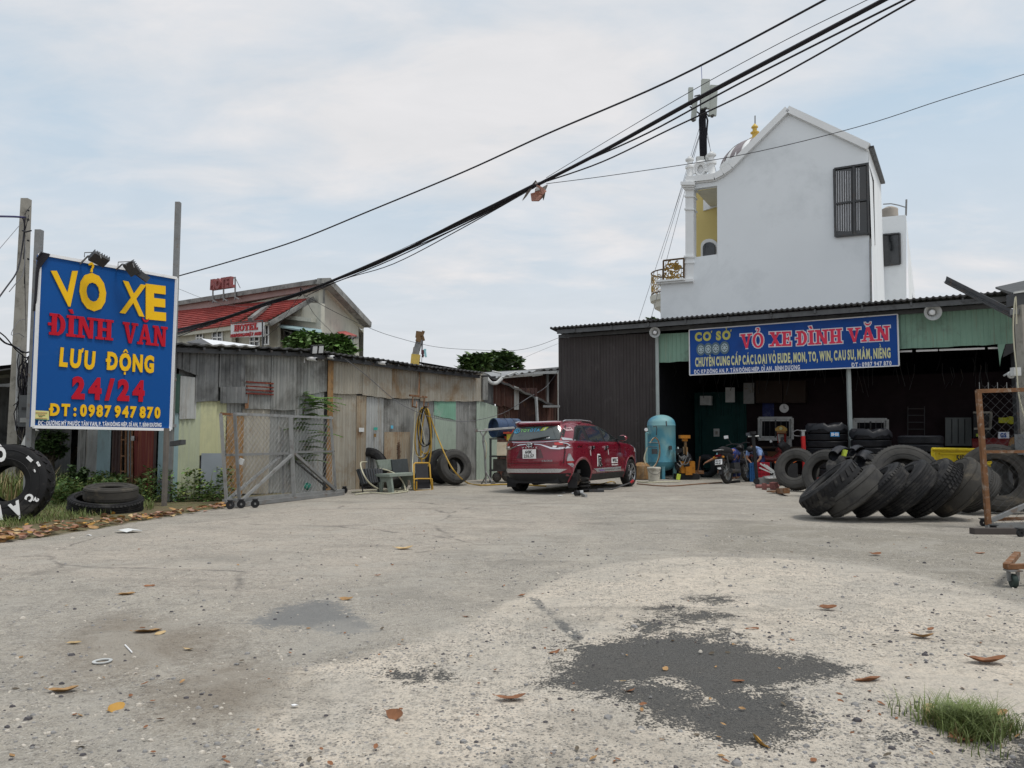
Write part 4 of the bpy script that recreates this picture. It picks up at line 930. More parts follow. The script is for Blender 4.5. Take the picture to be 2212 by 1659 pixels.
# ------------------------------------------------------------------ things on the shed front
def floodlight(M, root, heads=2):
    for k in range(heads):
        mb = MB(); mb.box(M @ Vector(((k-.5*(heads-1))*.19, 0, 0)), (.17, .05, .2), M.to_3x3()); h = mb.build('lamp_head', m_black, root)
        g = MB(); g.box(M @ Vector(((k-.5*(heads-1))*.19, -.028, 0)), (.135, .008, .16), M.to_3x3()); g.build('lens', mat('lamp_lens', (0.55,0.57,0.58), 0.25, 0, 0.1, 4), h)
p = A.hit(685, 755, .6); an = math.atan2(A.u.y, A.u.x); root = thing('flood_light', 'black twin flood light on the shed eaves', 'flood light', p, an)
floodlight(Matrix.Translation(p) @ Matrix.Rotation(an, 4, 'Z') @ Matrix.Rotation(R_(-8), 4, 'Y') @ Matrix.Rotation(R_(14), 4, 'X'), root)
mb = MB(); mb.bar(p, A.hit(682, 764, .1), .04); mb.build('bracket', m_black, root)
def cctv(x, y, label, off=.25, pl=None, s=1.0):
    pl = pl or A; p = pl.hit(x, y, off); root = thing('security_camera', label, 'camera', p); mb = MB()
    n = pl.n; mb.tube([p - n*.05*s, p + n*.16*s + Vector((.05,0,-.03))], .045*s, 12); mb.build('camera_body', m_wplain, root)
    g = MB(); g.tube([p + n*.155*s + Vector((.05,0,-.03)), p + n*.17*s + Vector((.054,0,-.033))], .032*s, 12); g.build('lens', m_glass, root)
    b = MB(); b.bar(p, p - n*(off-.03) + Vector((0,0,.03)), .03*s); b.box(p - n*(off-.05) + Vector((0,0,-.02)), (.08*s,.05*s,.14*s)); b.build('mount', m_white, root)
cctv(668, 774, 'white security camera below the twin flood light'); cctv(706, 770, 'grey camera box beside the flood light on the shed', .2); cctv(819, 783, 'round security camera under the shed roof at mid length')
p = A.hit(829, 785, .12); mb = MB(); mb.box(p, (.16,.1,.16), Matrix.Rotation(an, 3, 'Z')); tag(mb.build('junction_box', m_bag), 'small whitish junction box next to the mid length camera', 'junction box')
# bracket with hanging coils of hose
hb = thing('hose_bracket', 'rusty steel bracket holding the coiled hoses on the shed wall', 'bracket', A.hit(905, 870, .1)); mb = MB()
q = lambda x, y, o=.12: A.hit(x, y, o)
mb.bar(q(885,854,.35), q(922,858,.35), .05); mb.bar(q(892,855,.35), q(891,879,.35), .035); mb.bar(q(917,857,.35), q(915,878,.35), .035); mb.bar(q(906,802,.1), q(905,856,.3), .03)
mb.bar(q(891,878,.35), q(900,880,.6), .03); mb.bar(q(900,868,.5), q(900,880,.6), .03); mb.bar(q(915,878,.35), q(925,879,.6), .03); mb.bar(q(925,870,.6), q(925,880,.6), .03); mb.build('frame', m_rust, hb)
m_hy = mat('hose_yellow', (0.42,0.27,0.05), 0.5, 0, 0.15, 6, dirt=((0.25,0.16,0.05),0.3,8)); m_hk = mat('hose_black', (0.02,0.02,0.022), 0.5); m_hw = mat('hose_pale', (0.50,0.48,0.36), 0.5, 0, 0.1, 6)
def loop(xc, yt, wd, yb, off, n=26, sk=0.0, dep=.12):
    pts = []
    for i in range(n+1):
        a = 2*PI*i/n; s_ = math.sin(a); c_ = math.cos(a); yy = (yt+yb)/2 - c_*(yb-yt)/2; wv = wd*(0.55+0.45*(1-c_)/2*1.0)
        pts.append(A.hit(xc + s_*wv + sk*(yy-yt)/(yb-yt), yy, off + dep*s_))
    return pts
for i, (xc, yt, wd, yb, m, lb_) in enumerate(((914,880,20,992,m_hy,'outer yellow air hose coil on the bracket'),(916,881,17,980,m_hy,'inner yellow air hose coil on the bracket'),(918,879,15,962,m_hk,'black hose coil hanging on the bracket'),(922,882,14,1012,m_hy,'longest yellow hose coil reaching the lounge chair'),(912,884,16,965,m_hk,'thin black hose looped beside the yellow coils'))):
    mb = MB(); mb.tube(loop(xc, yt, wd, yb, .42+.05*i, sk=(-2, 2, 4, -3, 5)[i]), .02 if i != 4 else .012, 6, cap=False); tag(mb.build('coiled_hose', m, smooth=True), lb_, 'hose')
def hose(pts, r, m, label, cat='hose', name='air_hose', n=6, sub=4):
    P = [Vector(p) for p in pts]; out = []
    for i in range(len(P)-1):
        p0, p1, p2, p3 = P[max(i-1,0)], P[i], P[i+1], P[min(i+2, len(P)-1)]
        for k in range(sub):
            t_ = k/sub; out.append(0.5*((2*p1)+(p2-p0)*t_+(2*p0-5*p1+4*p2-p3)*t_*t_+(3*p1-p0-3*p2+p3)*t_**3))
    out.append(P[-1]); mb = MB(); mb.tube(out, r, n); return tag(mb.build(name, m, smooth=True), label, cat)
hose([q(900,880,.5), q(912,925,.5), q(918,960,.55), q(912,985,.5), q(900,984,.5), q(895,972,.5)], .012, m_hw, 'thin pale hose hanging from the bracket with a loop')
hose([q(925,885,.6), q(940,930,.7), q(965,990,1.4), q(985,1022,1.9), G(1010,1043,.03), G(1040,1048,.02), G(1100,1046,.02), G(1180,1050,.02)], .02, m_hy, 'yellow hose falling over the leaning tyre and along the ground')
hose([G(767,1068,.02), G(800,1064,.03), G(840,1066,.02), G(880,1061,.02), G(868,1057,.03), G(820,1058,.02), G(785,1060,.02), G(760,1063,.02)], .017, m_hw, 'pale hose lying in loops on the ground by the folding table')
hose([q(792,998,.7), q(779,1000,1.3), q(784,1022,1.6), q(800,1045,1.6), G(828,1060,.02), G(860,1061,.02)], .017, m_hw, 'pale hose curving over the folding table')
hose([q(820,1012,1.1), q(840,1017,1.1), q(860,1028,1.3), q(872,1045,1.4), G(876,1060,.02)], .017, m_hw, 'pale hose draped over the stone bench')
hose([q(897,884,.5), q(893,960,.5), q(891,1010,.7), q(893,1040,1.2), G(880,1058,.02), G(845,1062,.02)], .014, m_hw, 'pale hose running from the bracket down to the ground')

# ------------------------------------------------------------------ rolling chain link gate
def chain(mb, c0, c1, c2, c3, step, r=.0028):
    """diamond wire between corners c0 bottom left, c1 bottom right, c2 top right, c3 top left"""
    c0, c1, c2, c3 = map(Vector, (c0, c1, c2, c3)); W = (c1-c0).length; H = (c3-c0).length
    P = lambda x, y: (c0.lerp(c1, x/W)).lerp(c3.lerp(c2, x/W), y/H)
    x = -H
    while x < W:
        for sg in (1, -1):
            # line x + sg*y
            if sg == 1: xa, ya, xb, yb = x, 0, x+H, H
            else: xa, ya, xb, yb = x+H, 0, x, H
            pa, pb_ = [xa, ya], [xb, yb]
            for p, o_ in ((pa, pb_), (pb_, pa)):
                if p[0] < 0: t_ = (0-p[0])/(o_[0]-p[0]); p[1] += (o_[1]-p[1])*t_; p[0] = 0
                if p[0] > W: t_ = (W-p[0])/(o_[0]-p[0]); p[1] += (o_[1]-p[1])*t_; p[0] = W
            if abs(pa[0]-pb_[0]) > .02: mb.tube([P(*pa), P(*pb_)], r, 3, cap=False)
        x += step
def caster(mb, p, r=.07):
    M = Matrix.Translation(p + Vector((0,0,r))) @ Matrix.Rotation(rnd.uniform(-.5,.5), 4, 'Z') @ Matrix.Rotation(PI/2, 4, 'X')
    mb.lathe([(r*.3,-.018),(r,-.018),(r,.018),(r*.3,.018)], 16, M, closed=True)
def caster_obj(p, root, r=.07, h=.05):
    mb = MB(); caster(mb, Vector((p[0], p[1], 0)), r); w_ = mb.build('caster_wheel', m_black, root)
    f = MB(); 
    for s_ in (-1, 1): f.bar((p[0]+s_*.03, p[1], r), (p[0]+s_*.03, p[1], 2*r+h), .012, .03)
    f.box((p[0], p[1], 2*r+h), (.09, .09, .012)); f.build('fork', m_steel, w_)
g0, g1 = G(488, 1095), G(741, 1066); GP = Plane(g0, g1)
gate = thing('rolling_gate', 'grey chain link gate frame standing on casters before the shed', 'gate', GP.pt(GP.len/2, 0), math.atan2(GP.u.y, GP.u.x))
gh = lambda x, y, o=0: GP.hit(x, y, o)
def gbar(nm, a, b, w_=.05, m=m_galv, oa=0, ob=0):
    mb = MB(); mb.bar(gh(*a, oa), gh(*b, ob), w_); return mb.build(nm, m, gate)
gbar('upright', (477,893),(489,1083)); gbar('upright', (507,893),(517,1082), oa=.14, ob=.14, m=m_galvd)
gbar('upright', (628,902),(635,1072), .07, oa=.05, ob=.05); gbar('upright', (714,899),(725,1060)); gbar('upright', (610,925),(612,1066), .04, m_galvd, -.05, -.05)
gbar('top_rail', (477,893.5),(508,896), .045, m_rust); gbar('top_rail', (508,894),(718,903)); gbar('middle_rail', (487,983),(630,979), .045, m_galvd); gbar('middle_rail', (634,977),(722,975), .04, m_galvd)
gbar('bottom_rail', (484,1084),(746,1060), .09); gbar('bottom_rail', (500,1092),(742,1066), .07, m_galvd, .3, .3)
gbar('brace', (520,1083),(633,980), .05, m_galv, .12, .05); gbar('brace', (491,1080),(606,984), .045, m_galv, -.03, -.03); gbar('brace', (636,980),(724,1058), .06, m_galvd, .05, .05); gbar('brace', (636,995),(707,1054), .03, m_steel, -.04, -.04)
mb = MB(); chain(mb, gh(489,1082), gh(635,1070), gh(629,903), gh(478,894), .12, .0034); chain(mb, gh(635,1070), gh(724,1060), gh(715,903), gh(629,903), .12, .0034)
o = mb.build('wire_mesh', m_galvd, gate)
mb = MB()
for k in range(11): x = 548+k*6.6; mb.bar(gh(x, 898+(x-508)*.03), gh(x+1.5, 891+(x-508)*.03), .008)
mb.build('wire_ends', m_galvd, gate)
mb = MB(); mb.box(gh(521, 997, .14), (.09,.03,.11), Matrix.Rotation(.4, 3, 'Y')); mb.build('tag_plate', m_paper, gate)
for x, y in ((497,1100),(521,1098),(551,1097),(721,1068),(744,1066)): p = G(x, y); caster_obj((p.x, p.y, 0), gate, .075, .01)
mb = MB(); p = G(651, 1064); rr = random.Random(9)
for i in range(14): mb.sphere(p + Vector((rr.uniform(-.2,.2), rr.uniform(-.15,.15), rr.uniform(.08,.28))), rr.uniform(.08,.15), 7, 5, (1, 1, .8))
tag(mb.build('green_netting', mat('net_green', (0.04,0.28,0.20), 0.8, 0, 0.4, 8, bump=0.8)), 'bundle of teal green netting behind the gate', 'netting')

# ================================================================== BLUE SIGN
sL = DY(70, 922, 12.7); sR = DY(368, 928, 14.6); SPn = Plane(sL, sR)
TL, TR, BL, BR = SPn.hit(86,548), SPn.hit(381,601), SPn.hit(70,922), SPn.hit(368,928)
sg = thing('shop_sign', 'tall blue board sign with yellow and red raised lettering on steel posts', 'sign', SPn.pt(SPn.len/2, 0), math.atan2(SPn.u.y, SPn.u.x))
mb = MB(); vs = [p + SPn.n*o_ for o_ in (0, -.12) for p in (BL, BR, TR, TL)]; mb.add(vs, [(0,1,2,3),(7,6,5,4),(0,4,5,1),(1,5,6,2),(2,6,7,3),(3,7,4,0)]); mb.build('panel', m_blue, sg)
mb = MB()
for a, b in ((BL,BR),(BR,TR),(TR,TL),(TL,BL)): mb.bar(a + SPn.n*.01, b + SPn.n*.01, .03, .05)
mb.build('edge_trim', m_white, sg)
uE = (BR-BL).normalized(); vE = Vector((0,0,1))
def srow(s, xl, yl, xr, yr, hpx, fn, **k):
    """row of lettering from base line left (xl,yl) to right (xr,yr)"""
    a = SPn.hit(xl, yl, .005); b = SPn.hit(xr, yr, .005); ex = (b-a).normalized(); nn = SPn.n; ey = nn.cross(ex) if nn.cross(ex).z > 0 else -nn.cross(ex)
    top = SPn.hit(xl, yl-hpx, .005); fn(s, a, ex, ey, (b-a).length, abs((top-a).dot(ey)), parent=sg, **k)
def T_(s, o, ex, ey, w_, h, parent, m, d=.018, **k): return text(s, o, ex, ey, w_, h, d, m, parent, **k)
def TS(s, o, ex, ey, w_, h, parent, m, d=.02, **k): return slab_text(s, o, ex, ey, w_, h, d, m, parent, **k)
# condensed heavy capitals for the head line
srow('V', 119, 660.5, 177, 659, 74, T_, m=m_signy, d=.02, bold=.02, each=True, name='letter')
srow('Ỏ', 173, 665, 230.5, 667, 71, T_, m=m_signy, d=.02, bold=.055, each=True, name='letter')
srow('X', 258, 674, 311, 683, 68, T_, m=m_signy, d=.02, bold=.02, each=True, name='letter'); srow('E', 314, 685, 357.5, 689, 68, T_, m=m_signy, d=.02, bold=.05, each=True, name='letter')
srow('ĐÌNH', 105, 723, 243, 736, 47, TS, m=m_signr, gap=.03); srow('VĂN', 263, 740, 359, 749.5, 45, TS, m=m_signr, gap=.0)
srow('LƯU', 127, 789, 203, 797, 37, T_, m=m_signy, bold=.05, each=True, name='letter', gap=.13); srow('ĐỘNG', 230, 796.5, 331, 804, 35, T_, m=m_signy, bold=.05, each=True, name='letter', gap=.12)
srow('24/24', 154, 858.5, 311, 865, 43, T_, m=m_signr, bold=.055, each=True, name='letter', gap=.15)
srow('ĐT : 0987 947 870', 107, 896.5, 345, 902.5, 24, T_, m=m_signy, bold=.05, gap=.14, sp=.16)
srow('ĐC : ĐƯỜNG MỸ PHƯỚC TÂN VẠN, P. TÂN ĐÔNG HIỆP, DĨ AN, T. BÌNH DƯƠNG', 82, 918, 348, 922, 9, T_, m=m_banw, d=.012, bold=.03, gap=.12)
# little yellow notice
mb = MB(); a, b = SPn.hit(73, 886, .012), SPn.hit(106, 905, .012); ex = SPn.u; mb.add([SPn.hit(73,886,.012), SPn.hit(106,888,.012), SPn.hit(106,907,.012), SPn.hit(73,905,.012)], [(0,1,2,3)]); nb = mb.build('paper_notice', mat('notice_yellow', (0.60,0.60,0.25), 0.6, 0, 0.05, 5), sg)
for y, m, x0, x1 in ((891, mat('notice_red', (0.5,0.06,0.05), 0.6), 77, 102), (895.5, MATS['notice_red'], 82, 98), (899, m_black, 84, 92), (903.5, MATS['notice_red'], 77, 102)):
    q0, q1 = SPn.hit(x0, y, .015), SPn.hit(x1, y+.6, .015); mb = MB(); mb.bar(q0, q1, .014, .003, up=(0,0,1)); mb.build('print_line', m, nb)
mb = MB(); q0, q1 = SPn.hit(73.5, 906, .017), SPn.hit(105.5, 908, .017); mb.bar(q0, q1, .02, .003, up=(0,0,1)); mb.build('print_line', MATS['teal_print'], nb)
# posts
def rpost(nm, xt, yt, xb, off, w_, m, root):
    p = SPn.hit(xt, yt, off); mb = MB(); mb.bar((p.x, p.y, 0), p, w_); return mb.build(nm, m, root)
rpost('post', 85, 497, 72, -.2, .1, m_galvd, sg); rpost('post', 385, 437, 360, -.2, .09, m_galvd, sg)
mb = MB(); 
for y in (600, 700, 800, 900): mb.bar(SPn.hit(80, y, -.15), SPn.hit(380, y+20, -.15), .04, .06, up=(0,0,1))
mb.build('back_frame', m_galvd, sg)
# black tape bundle on the corner
mb = MB(); rr = random.Random(2)
for i in range(5): mb.tube([SPn.hit(88+i*5-8, 552+abs(i-3)*3, .02), SPn.hit(90+i*4, 545+i, .05), SPn.hit(84-i, 560+i*6, .03), SPn.hit(80-i*.8, 600+i*12, .0), SPn.hit(78-i, 640+i*8, -.05)], .022, 5)
mb.build('taped_cables', m_bcable, sg)
# sign lamps
def slamp(x, y, tx, ty, label, tilt, side=1, w_=.34):
    root = thing('sign_lamp', label, 'lamp', SPn.hit(x, y, .2)); a = SPn.hit(tx, ty, -.02); h = SPn.hit(x, y+5, .30)
    mb = MB(); mb.tube([a, a.lerp(h, .6)+Vector((0,0,.08)), h+Vector((0,0,.05))], .016, 5); mb.tube([h+Vector((-.15,0,.02)), h+Vector((-.15,0,.10)), h+Vector((.1,0,.11)), h+Vector((.14,0,.0))], .009, 4); mb.build('arm', m_galvd, root)
    M = Matrix.Translation(h + SPn.u*.1) @ Matrix.Rotation(math.atan2(SPn.u.y, SPn.u.x), 4, 'Z') @ Matrix.Rotation(tilt, 4, 'Y') @ Matrix.Rotation(R_(-35), 4, 'X')
    mb = MB(); mb.box(M @ Vector((0,0,0)), (w_*.8, .2, .06), M.to_3x3()); 
    for k in range(7): mb.box(M @ Vector((-w_/2+.04+k*(w_-.08)/6, 0, .05)), (.012, .2, .05), M.to_3x3())
    mb.build('lamp_head', m_steel, root)
slamp(201, 553, 172, 571, 'left sign lamp on its arm over the top edge of the blue sign', R_(18)); slamp(273, 573, 250, 583, 'middle sign lamp tipped down on the top edge of the blue sign', R_(48), w_=.30)
mb = MB(); a, b = SPn.hit(297, 588, .3), SPn.hit(320, 605, .34); mb.bar(a, b, .07, .11); mb.bar(SPn.hit(290,580,.2), a, .03); mb.bar(SPn.hit(293,592,.3), SPn.hit(306,588,.3), .02); tag(mb.build('broken_lamp', m_steel), 'broken lamp body dangling over the yellow heading of the blue sign', 'lamp')

# ================================================================== ELECTRIC POLE, far left
pt = DY(61, 430, 17); pole = thing('electric_pole', 'concrete electric pole hung with cables at the left edge', 'pole', (pt.x, 17, 0))
mb = MB(); mb.box(((pt.x-.045), 17, pt.z/2), (.24, .24, pt.z), t=.35); mb.build('shaft', m_conc, pole)
for y in (455, 475, 520, 560): 
    p = DY(62, y, 16.9); mb = MB(); mb.tube([p, p-Vector((0,.03,0))], .022, 8); mb.build('bolt_hole', m_black, pole)
p = DY(53, 800, 17); mb = MB()
for s_ in (-1, 1): mb.box((p.x + s_*.15, 17, DY(0,783,17).z), (.09,.14,.14))
mb.build('collar', m_conc, pole)
mb = MB(); p = DY(62, 888, 16.75); mb.box(p, (.30, .22, .68)); bx = mb.build('meter_box', mat('box_grey_dark', (0.08,0.085,0.09), 0.5, 0, 0.2, 4), pole); mb = MB(); mb.box(p + Vector((.0,-.115,.05)), (.16,.01,.06)); mb.build('slot', m_black, bx); mb = MB(); mb.box(p + Vector((.0,-.12,-.2)), (.2,.02,.1)); mb.build('cover', m_galvd, bx)
mb = MB(); p = DY(53, 950, 16.7); M = Matrix.Rotation(R_(22), 3, 'Y'); mb.box(p + Vector((.1,0,0)), (.16,.14,.5), M); mb.build('tilted_box', m_bag, pole)
mb = MB(); mb.tube([DY(40, 750, 16.8), DY(38, 840, 16.8), DY(36, 930, 16.8)], .035, 6); mb.build('conduit', m_galv, pole)
cbl = MB(); rr = random.Random(11)
for i in range(20):
    x0 = rr.uniform(44, 64); y0 = rr.uniform(760, 800); pts = []
    for k in range(9): pts.append(DY(x0 + rr.uniform(-5, 5) - 1.0*k + 6*math.sin(k*.9+i), y0 + k*rr.uniform(12, 26), 16.75 - rr.uniform(0, .1)))
    cbl.tube(pts, rr.choice((.008, .012, .018)), 4)
for i in range(7): 
    y0 = 440+rr.uniform(0, 40); cbl.tube([DY(60+rr.uniform(-8,8), y0, 16.8), DY(52, y0+14+i*6, 16.75), DY(54, y0+40+i*22, 16.8), DY(50+i, y0+90+i*26, 16.8)], .006, 3)
for yy in (759, 770, 498): cbl.tube([DY(48, yy, 16.8), DY(56, yy+3, 16.7), DY(68, yy, 16.8)], .018, 4)
cbl.build('loose_cables', m_bcable, pole)
def wire(pts, r, label, m=m_bcable, name='overhead_cable', group=None, sub=4): 
    o = hose(pts, r, m, label, 'cable', name, 5, sub)
    if group: o['group'] = group
    return o
wire([DY(-20,467,15), DY(30,468,16.4), DY(55,470,16.9)], .022, 'thick blue black service cable entering the pole top from the left', mat('cable_blue', (0.03,0.028,0.10), 0.5))
wire([DY(48,468,16.8), DY(53,485,16.8), DY(50,520,16.7), DY(44,560,16.6), DY(35,590,16), DY(14,620,15), DY(-8,650,14)], .016, 'drooping dark cable left of the pole', m_bcable)
wire([DY(52,500,16.8), DY(54,545,16.7), DY(50,590,16.6), DY(36,610,16.4), DY(20,630,16)], .009, 'thin frayed cable hanging left of the pole', m_gcable)
wire([DY(-10,720,15), DY(10,740,15.8), DY(30,748,16.4), DY(50,762,16.8)], .02, 'black cable bundle running into the pole at mid height')
wire([DY(-10,712,15), DY(12,728,15.8), DY(34,755,16.4), DY(50,768,16.8)], .014, 'second black cable running into the pole at mid height')
wire([DY(-20,560,15), DY(48,480,16.8)], .006, 'thin straight stay wire left of the pole top', m_gcable)
wire([DY(54,690,16.8), DY(38,695,16.5), DY(24,723,16.2), DY(40,720,16.4), DY(52,728,16.8)], .007, 'thin stiff wire loop sticking out left of the pole', m_gcable)
# ================================================================== HOTEL, far left behind the shed
hL, hR = DY(383, 900, 64), DY(693, 900, 50); HG = DY(783, 900, 58)
HP = Plane((hL.x, hL.y), (hR.x, hR.y)); HE = Plane((hR.x, hR.y), (HG.x, HG.y))     # long front, gable end
hotel = thing('hotel_building', 'cream hotel block with pink gutter band and red tiled lean-to roofs behind the shed', 'building', HP.pt(HP.len/2, 0), math.atan2(HP.u.y, HP.u.x))
h = HP.hit
def quad(pts, name, m, parent, thick=0.25, n=None, label=None):
    pts = [Vector(p) for p in pts]; n = n or (pts[1]-pts[0]).cross(pts[2]-pts[0]).normalized()
    k = len(pts); mb = MB(); mb.add(pts + [p - n*thick for p in pts], [tuple(range(k)), tuple(range(k, 2*k))[::-1]] + [(i, i+k, (i+1) % k+k, (i+1) % k) for i in range(k)])
    o = mb.build(name, m, parent)
    if label: o['label'] = label
    return o
# upper wall, pink band, coping
quad([HP.pt(-6, 0), HP.pt(HP.len, 0), h(695, 622), h(370, 690)], 'front_wall', m_hoty, hotel, .3, HP.n)
quad([h(370, 678, .25), h(690, 624, .25), h(690, 609, .25), h(370, 662, .25)], 'gutter_band', m_hotp, hotel, .5, HP.n)
quad([h(360, 663, .6), h(696, 611, .6), h(696, 601, .6), h(360, 654, .6)], 'roof_coping', m_hotg, hotel, .9, HP.n)
# gable end
gh_ = HE.hit; pk_ = gh_(696, 603); 
quad([HE.pt(0, 0), HE.pt(HE.len, 0), gh_(774, 706), gh_(700, 614), HE.pt(0, pk_.z-.5)], 'gable_wall', m_hoty, hotel, .3, HE.n)
mb = MB(); mb.bar(gh_(699, 607, .35), gh_(790, 702, .35), .9, .42, up=(0,0,1)); mb.build('gable_coping', m_hotg, hotel)
mb = MB(); mb.bar(gh_(697, 611, .12), gh_(783, 704, .12), .25, .5, up=(0,0,1)); mb.build('gable_soffit', m_hoty, hotel)
# body depth so that it is a building from the side too
mb = MB(); top = gh_(774, 706).z; q0 = HE.pt(HE.len, 0); q1 = HP.pt(-6, 0); q2 = q1 + HE.u*HE.len; Z = Vector((0,0,1))
mb.add([q0, q2, q2+Z*top, q0+Z*top, q1, q1+Z*top], [(0,1,2,3),(1,4,5,2)])
mb.add([pk_ - HP.u*.3, h(360, 655), q2+Z*(top-.3), q0+Z*(top-.3)], [(0,1,2,3)]); mb.build('rear_wall', m_hoty, hotel)
mb = MB(); a, b = gh_(700, 721, .06), gh_(774, 729, .06); mb.bar(a, b, .1, .14, up=(0,0,1)); mb.bar(gh_(700,714,.06), gh_(700,614,.06), .12, .1); mb.build('string_course', m_hotg, hotel)
# awning and window on the gable
aw = quad([gh_(728,719,.1), gh_(746,717.5,.1), gh_(771,727,1.6), gh_(739,726,2.2)], 'window_awning', m_tile, hotel, .08)
wn_ = quad([gh_(728,748,.06), gh_(764,752,.06), gh_(764,727,.06), gh_(728,722,.06)], 'window', m_glass, hotel, .05, HE.n)
mb = MB(); 
for x in (729, 746, 758): mb.bar(gh_(x,750,.1), gh_(x,724,.1), .09)
mb.bar(gh_(758,735,.1), gh_(770,727,1.4), .06); mb.build('frame', m_steel, wn_)
# projecting bay (nearer) with its lean-to roof, right
BY = HP.off(2.6); b_ = BY.hit
def hroof(x0, x1, y0a, y0b, y1a, y1b, nm='tiled_roof', rows=12, cols=26):
    """tiled roof: lower edge (x0,y0a)-(x1,y0b) on the bay plane, upper edge (y1a,y1b) on the wall plane; tile courses as steps"""
    mb = MB(); L0, L1 = BY.hit(x0[0], y0a, .5), BY.hit(x1[0], y0b, .5); U0_, U1_ = HP.hit(x0[1], y1a, .1), HP.hit(x1[1], y1b, .1)
    for r in range(rows):
        ta, tb = r/rows, (r+1)/rows; n_ = ((L1-L0).cross(U0_-L0)).normalized(); n_ = n_ if n_.z > 0 else -n_
        a, b, c, d = L0.lerp(U0_, ta), L1.lerp(U1_, ta), L1.lerp(U1_, tb), L0.lerp(U0_, tb)
        mb.add([a+n_*.12, b+n_*.12, c+n_*.02, d+n_*.02, a, b], [(0,1,2,3),(4,5,1,0)])
    return mb.build(nm, m_tile, hotel)
hroof((372,372), (505,592), 721, 703, 672, 650, rows=12); hroof((505,592), (580,672), 708, 694, 651, 644, rows=10)
quad([b_(370,728,.45), b_(505,712,.45), b_(505,703,.45), b_(370,721,.45)], 'roof_fascia', m_hoty, hotel, .2, BY.n)
quad([b_(505,716,.45), b_(582,700,.45), b_(582,694,.45), b_(505,708,.45)], 'roof_fascia', m_hoty, hotel, .2, BY.n)
mb = MB(); mb.bar(b_(582,700,.5), HP.hit(677,645,.2), .35, .28, up=(0,0,1)); mb.bar(b_(540,690,.6), HP.hit(592,650,.2), .3, .2, up=(0,0,1)); mb.build('roof_verge', m_hotg, hotel)
# side gable below the red roof, balcony block
quad([HP.hit(590,760,1.0), HP.hit(693,765,1.0), HP.hit(693,655,1.0), HP.hit(672,654,1.0), HP.hit(598,700,1.0)], 'bay_wall', m_hoty, hotel, .3, HP.n)
quad([BY.hit(370,762), BY.hit(500,762), BY.hit(500,714), BY.hit(370,728)], 'lower_wall', m_hoty, hotel, .3, BY.n)
mb = MB(); mb.bar(HP.hit(606,684,1.2), HP.hit(678,692,1.2), .4, .25, up=(0,0,1)); mb.build('ledge', m_hoty, hotel)
ca = quad([HP.hit(604,702,1.2), HP.hit(694,715,1.2), HP.hit(696,722,2.2), HP.hit(604,708,2.2)], 'balcony_canopy', m_pblue, hotel, .1)
bw = quad([HP.hit(613,762,1.05), HP.hit(686,762,1.05), HP.hit(688,716,1.05), HP.hit(613,706,1.05)], 'balcony_opening', m_glass, hotel, .04, HP.n)
mb = MB()
for x in (615, 628, 643, 662, 684): mb.bar(HP.hit(x,760,1.12), HP.hit(x,708+(x-613)*.12,1.12), .1)
mb.bar(HP.hit(614,724,1.12), HP.hit(686,730,1.12), .08); mb.bar(HP.hit(615,712,1.12), HP.hit(650,722,1.12), .9, .05); mb.build('frame', m_galvd, bw)
mb = MB(); mb.bar(HP.hit(602,745,1.3), HP.hit(600,700,1.3), .5); mb.build('pillar', m_hoty, hotel)
for x0, x1, y0, y1 in ((459,480,711,748),(424,438,720,740),(567,580,703,745),(540,560,728,748)):
    w_ = quad([BY.hit(x0,y1,.05), BY.hit(x1,y1-1,.05), BY.hit(x1,y0-1,.05), BY.hit(x0,y0,.05)], 'window', m_glassl if x0 < 500 else m_glass, hotel, .04, BY.n); mb = MB(); xm = (x0+x1)/2
    for a, b in (((x0,y0),(x1,y0-1)),((x0,(y0+y1)/2),(x1,(y0+y1)/2-1)),((x0,y1),(x1,y1-1)),((x0,y0),(x0,y1)),((xm,y0),(xm,y1)),((x1,y0),(x1,y1))): mb.bar(BY.hit(*a,.09), BY.hit(*b,.09), .08)
    mb.build('frame', m_white, w_)
mb = MB()
for x in range(545, 610, 9): mb.bar(BY.hit(x,765,.6), BY.hit(x,753,.6), .05)
mb.bar(BY.hit(530,753,.6), BY.hit(612,752,.6), .06); mb.build('balcony_rail', m_black, hotel)
quad([BY.hit(500,765,-.6), BY.hit(600,765,-.6), BY.hit(600,698,-.6), BY.hit(500,712,-.6)], 'recess_wall', m_hoty, hotel, .2, BY.n)
# wall sign HOTEL
hs = thing('hotel_sign', 'white wall sign with red HOTEL lettering under the tiled roof', 'sign', BY.hit(532, 745, .9), math.atan2(BY.u.y, BY.u.x))
q = lambda x, y, o=.95: BY.hit(x, y, o)
quad([q(498.5,729), q(566.5,727), q(567.5,696), q(498.5,701)], 'panel', mat('sign_white', (0.66,0.68,0.70), 0.5, 0, 0.05, 2), hs, .12, BY.n)
ex = (q(566,722)-q(500,726)).normalized()
def hrow(s, xl, yl, xr, yr, hp, m, fn=slab_text, **k):
    a, b = q(xl, yl, .97), q(xr, yr, .97); ex = (b-a).normalized(); ey = BY.n.cross(ex); ey = ey if ey.z > 0 else -ey; return fn(s, a, ex, ey, (b-a).length, (q(xl, yl-hp, .97)-a).dot(ey), .05, m, hs, **k)
m_hotr = mat('hotel_letter_red', (0.42,0.03,0.035), 0.5)
hrow('HOTEL', 506, 716.5, 557, 712, 14, m_hotr); hrow('PHƯƠNG NHẬT ANH', 499, 729, 564.5, 723.5, 6.5, m_hotr, fn=text, bold=.03, gap=.1)
mb = MB(); mb.bar(q(499,698,1.0), q(567,692,1.0), .06); mb.bar(q(567,692,1.0), q(568,760,1.0), .08); mb.bar(q(499,698), q(499,690), .05); mb.build('sign_frame', m_steel, hs)
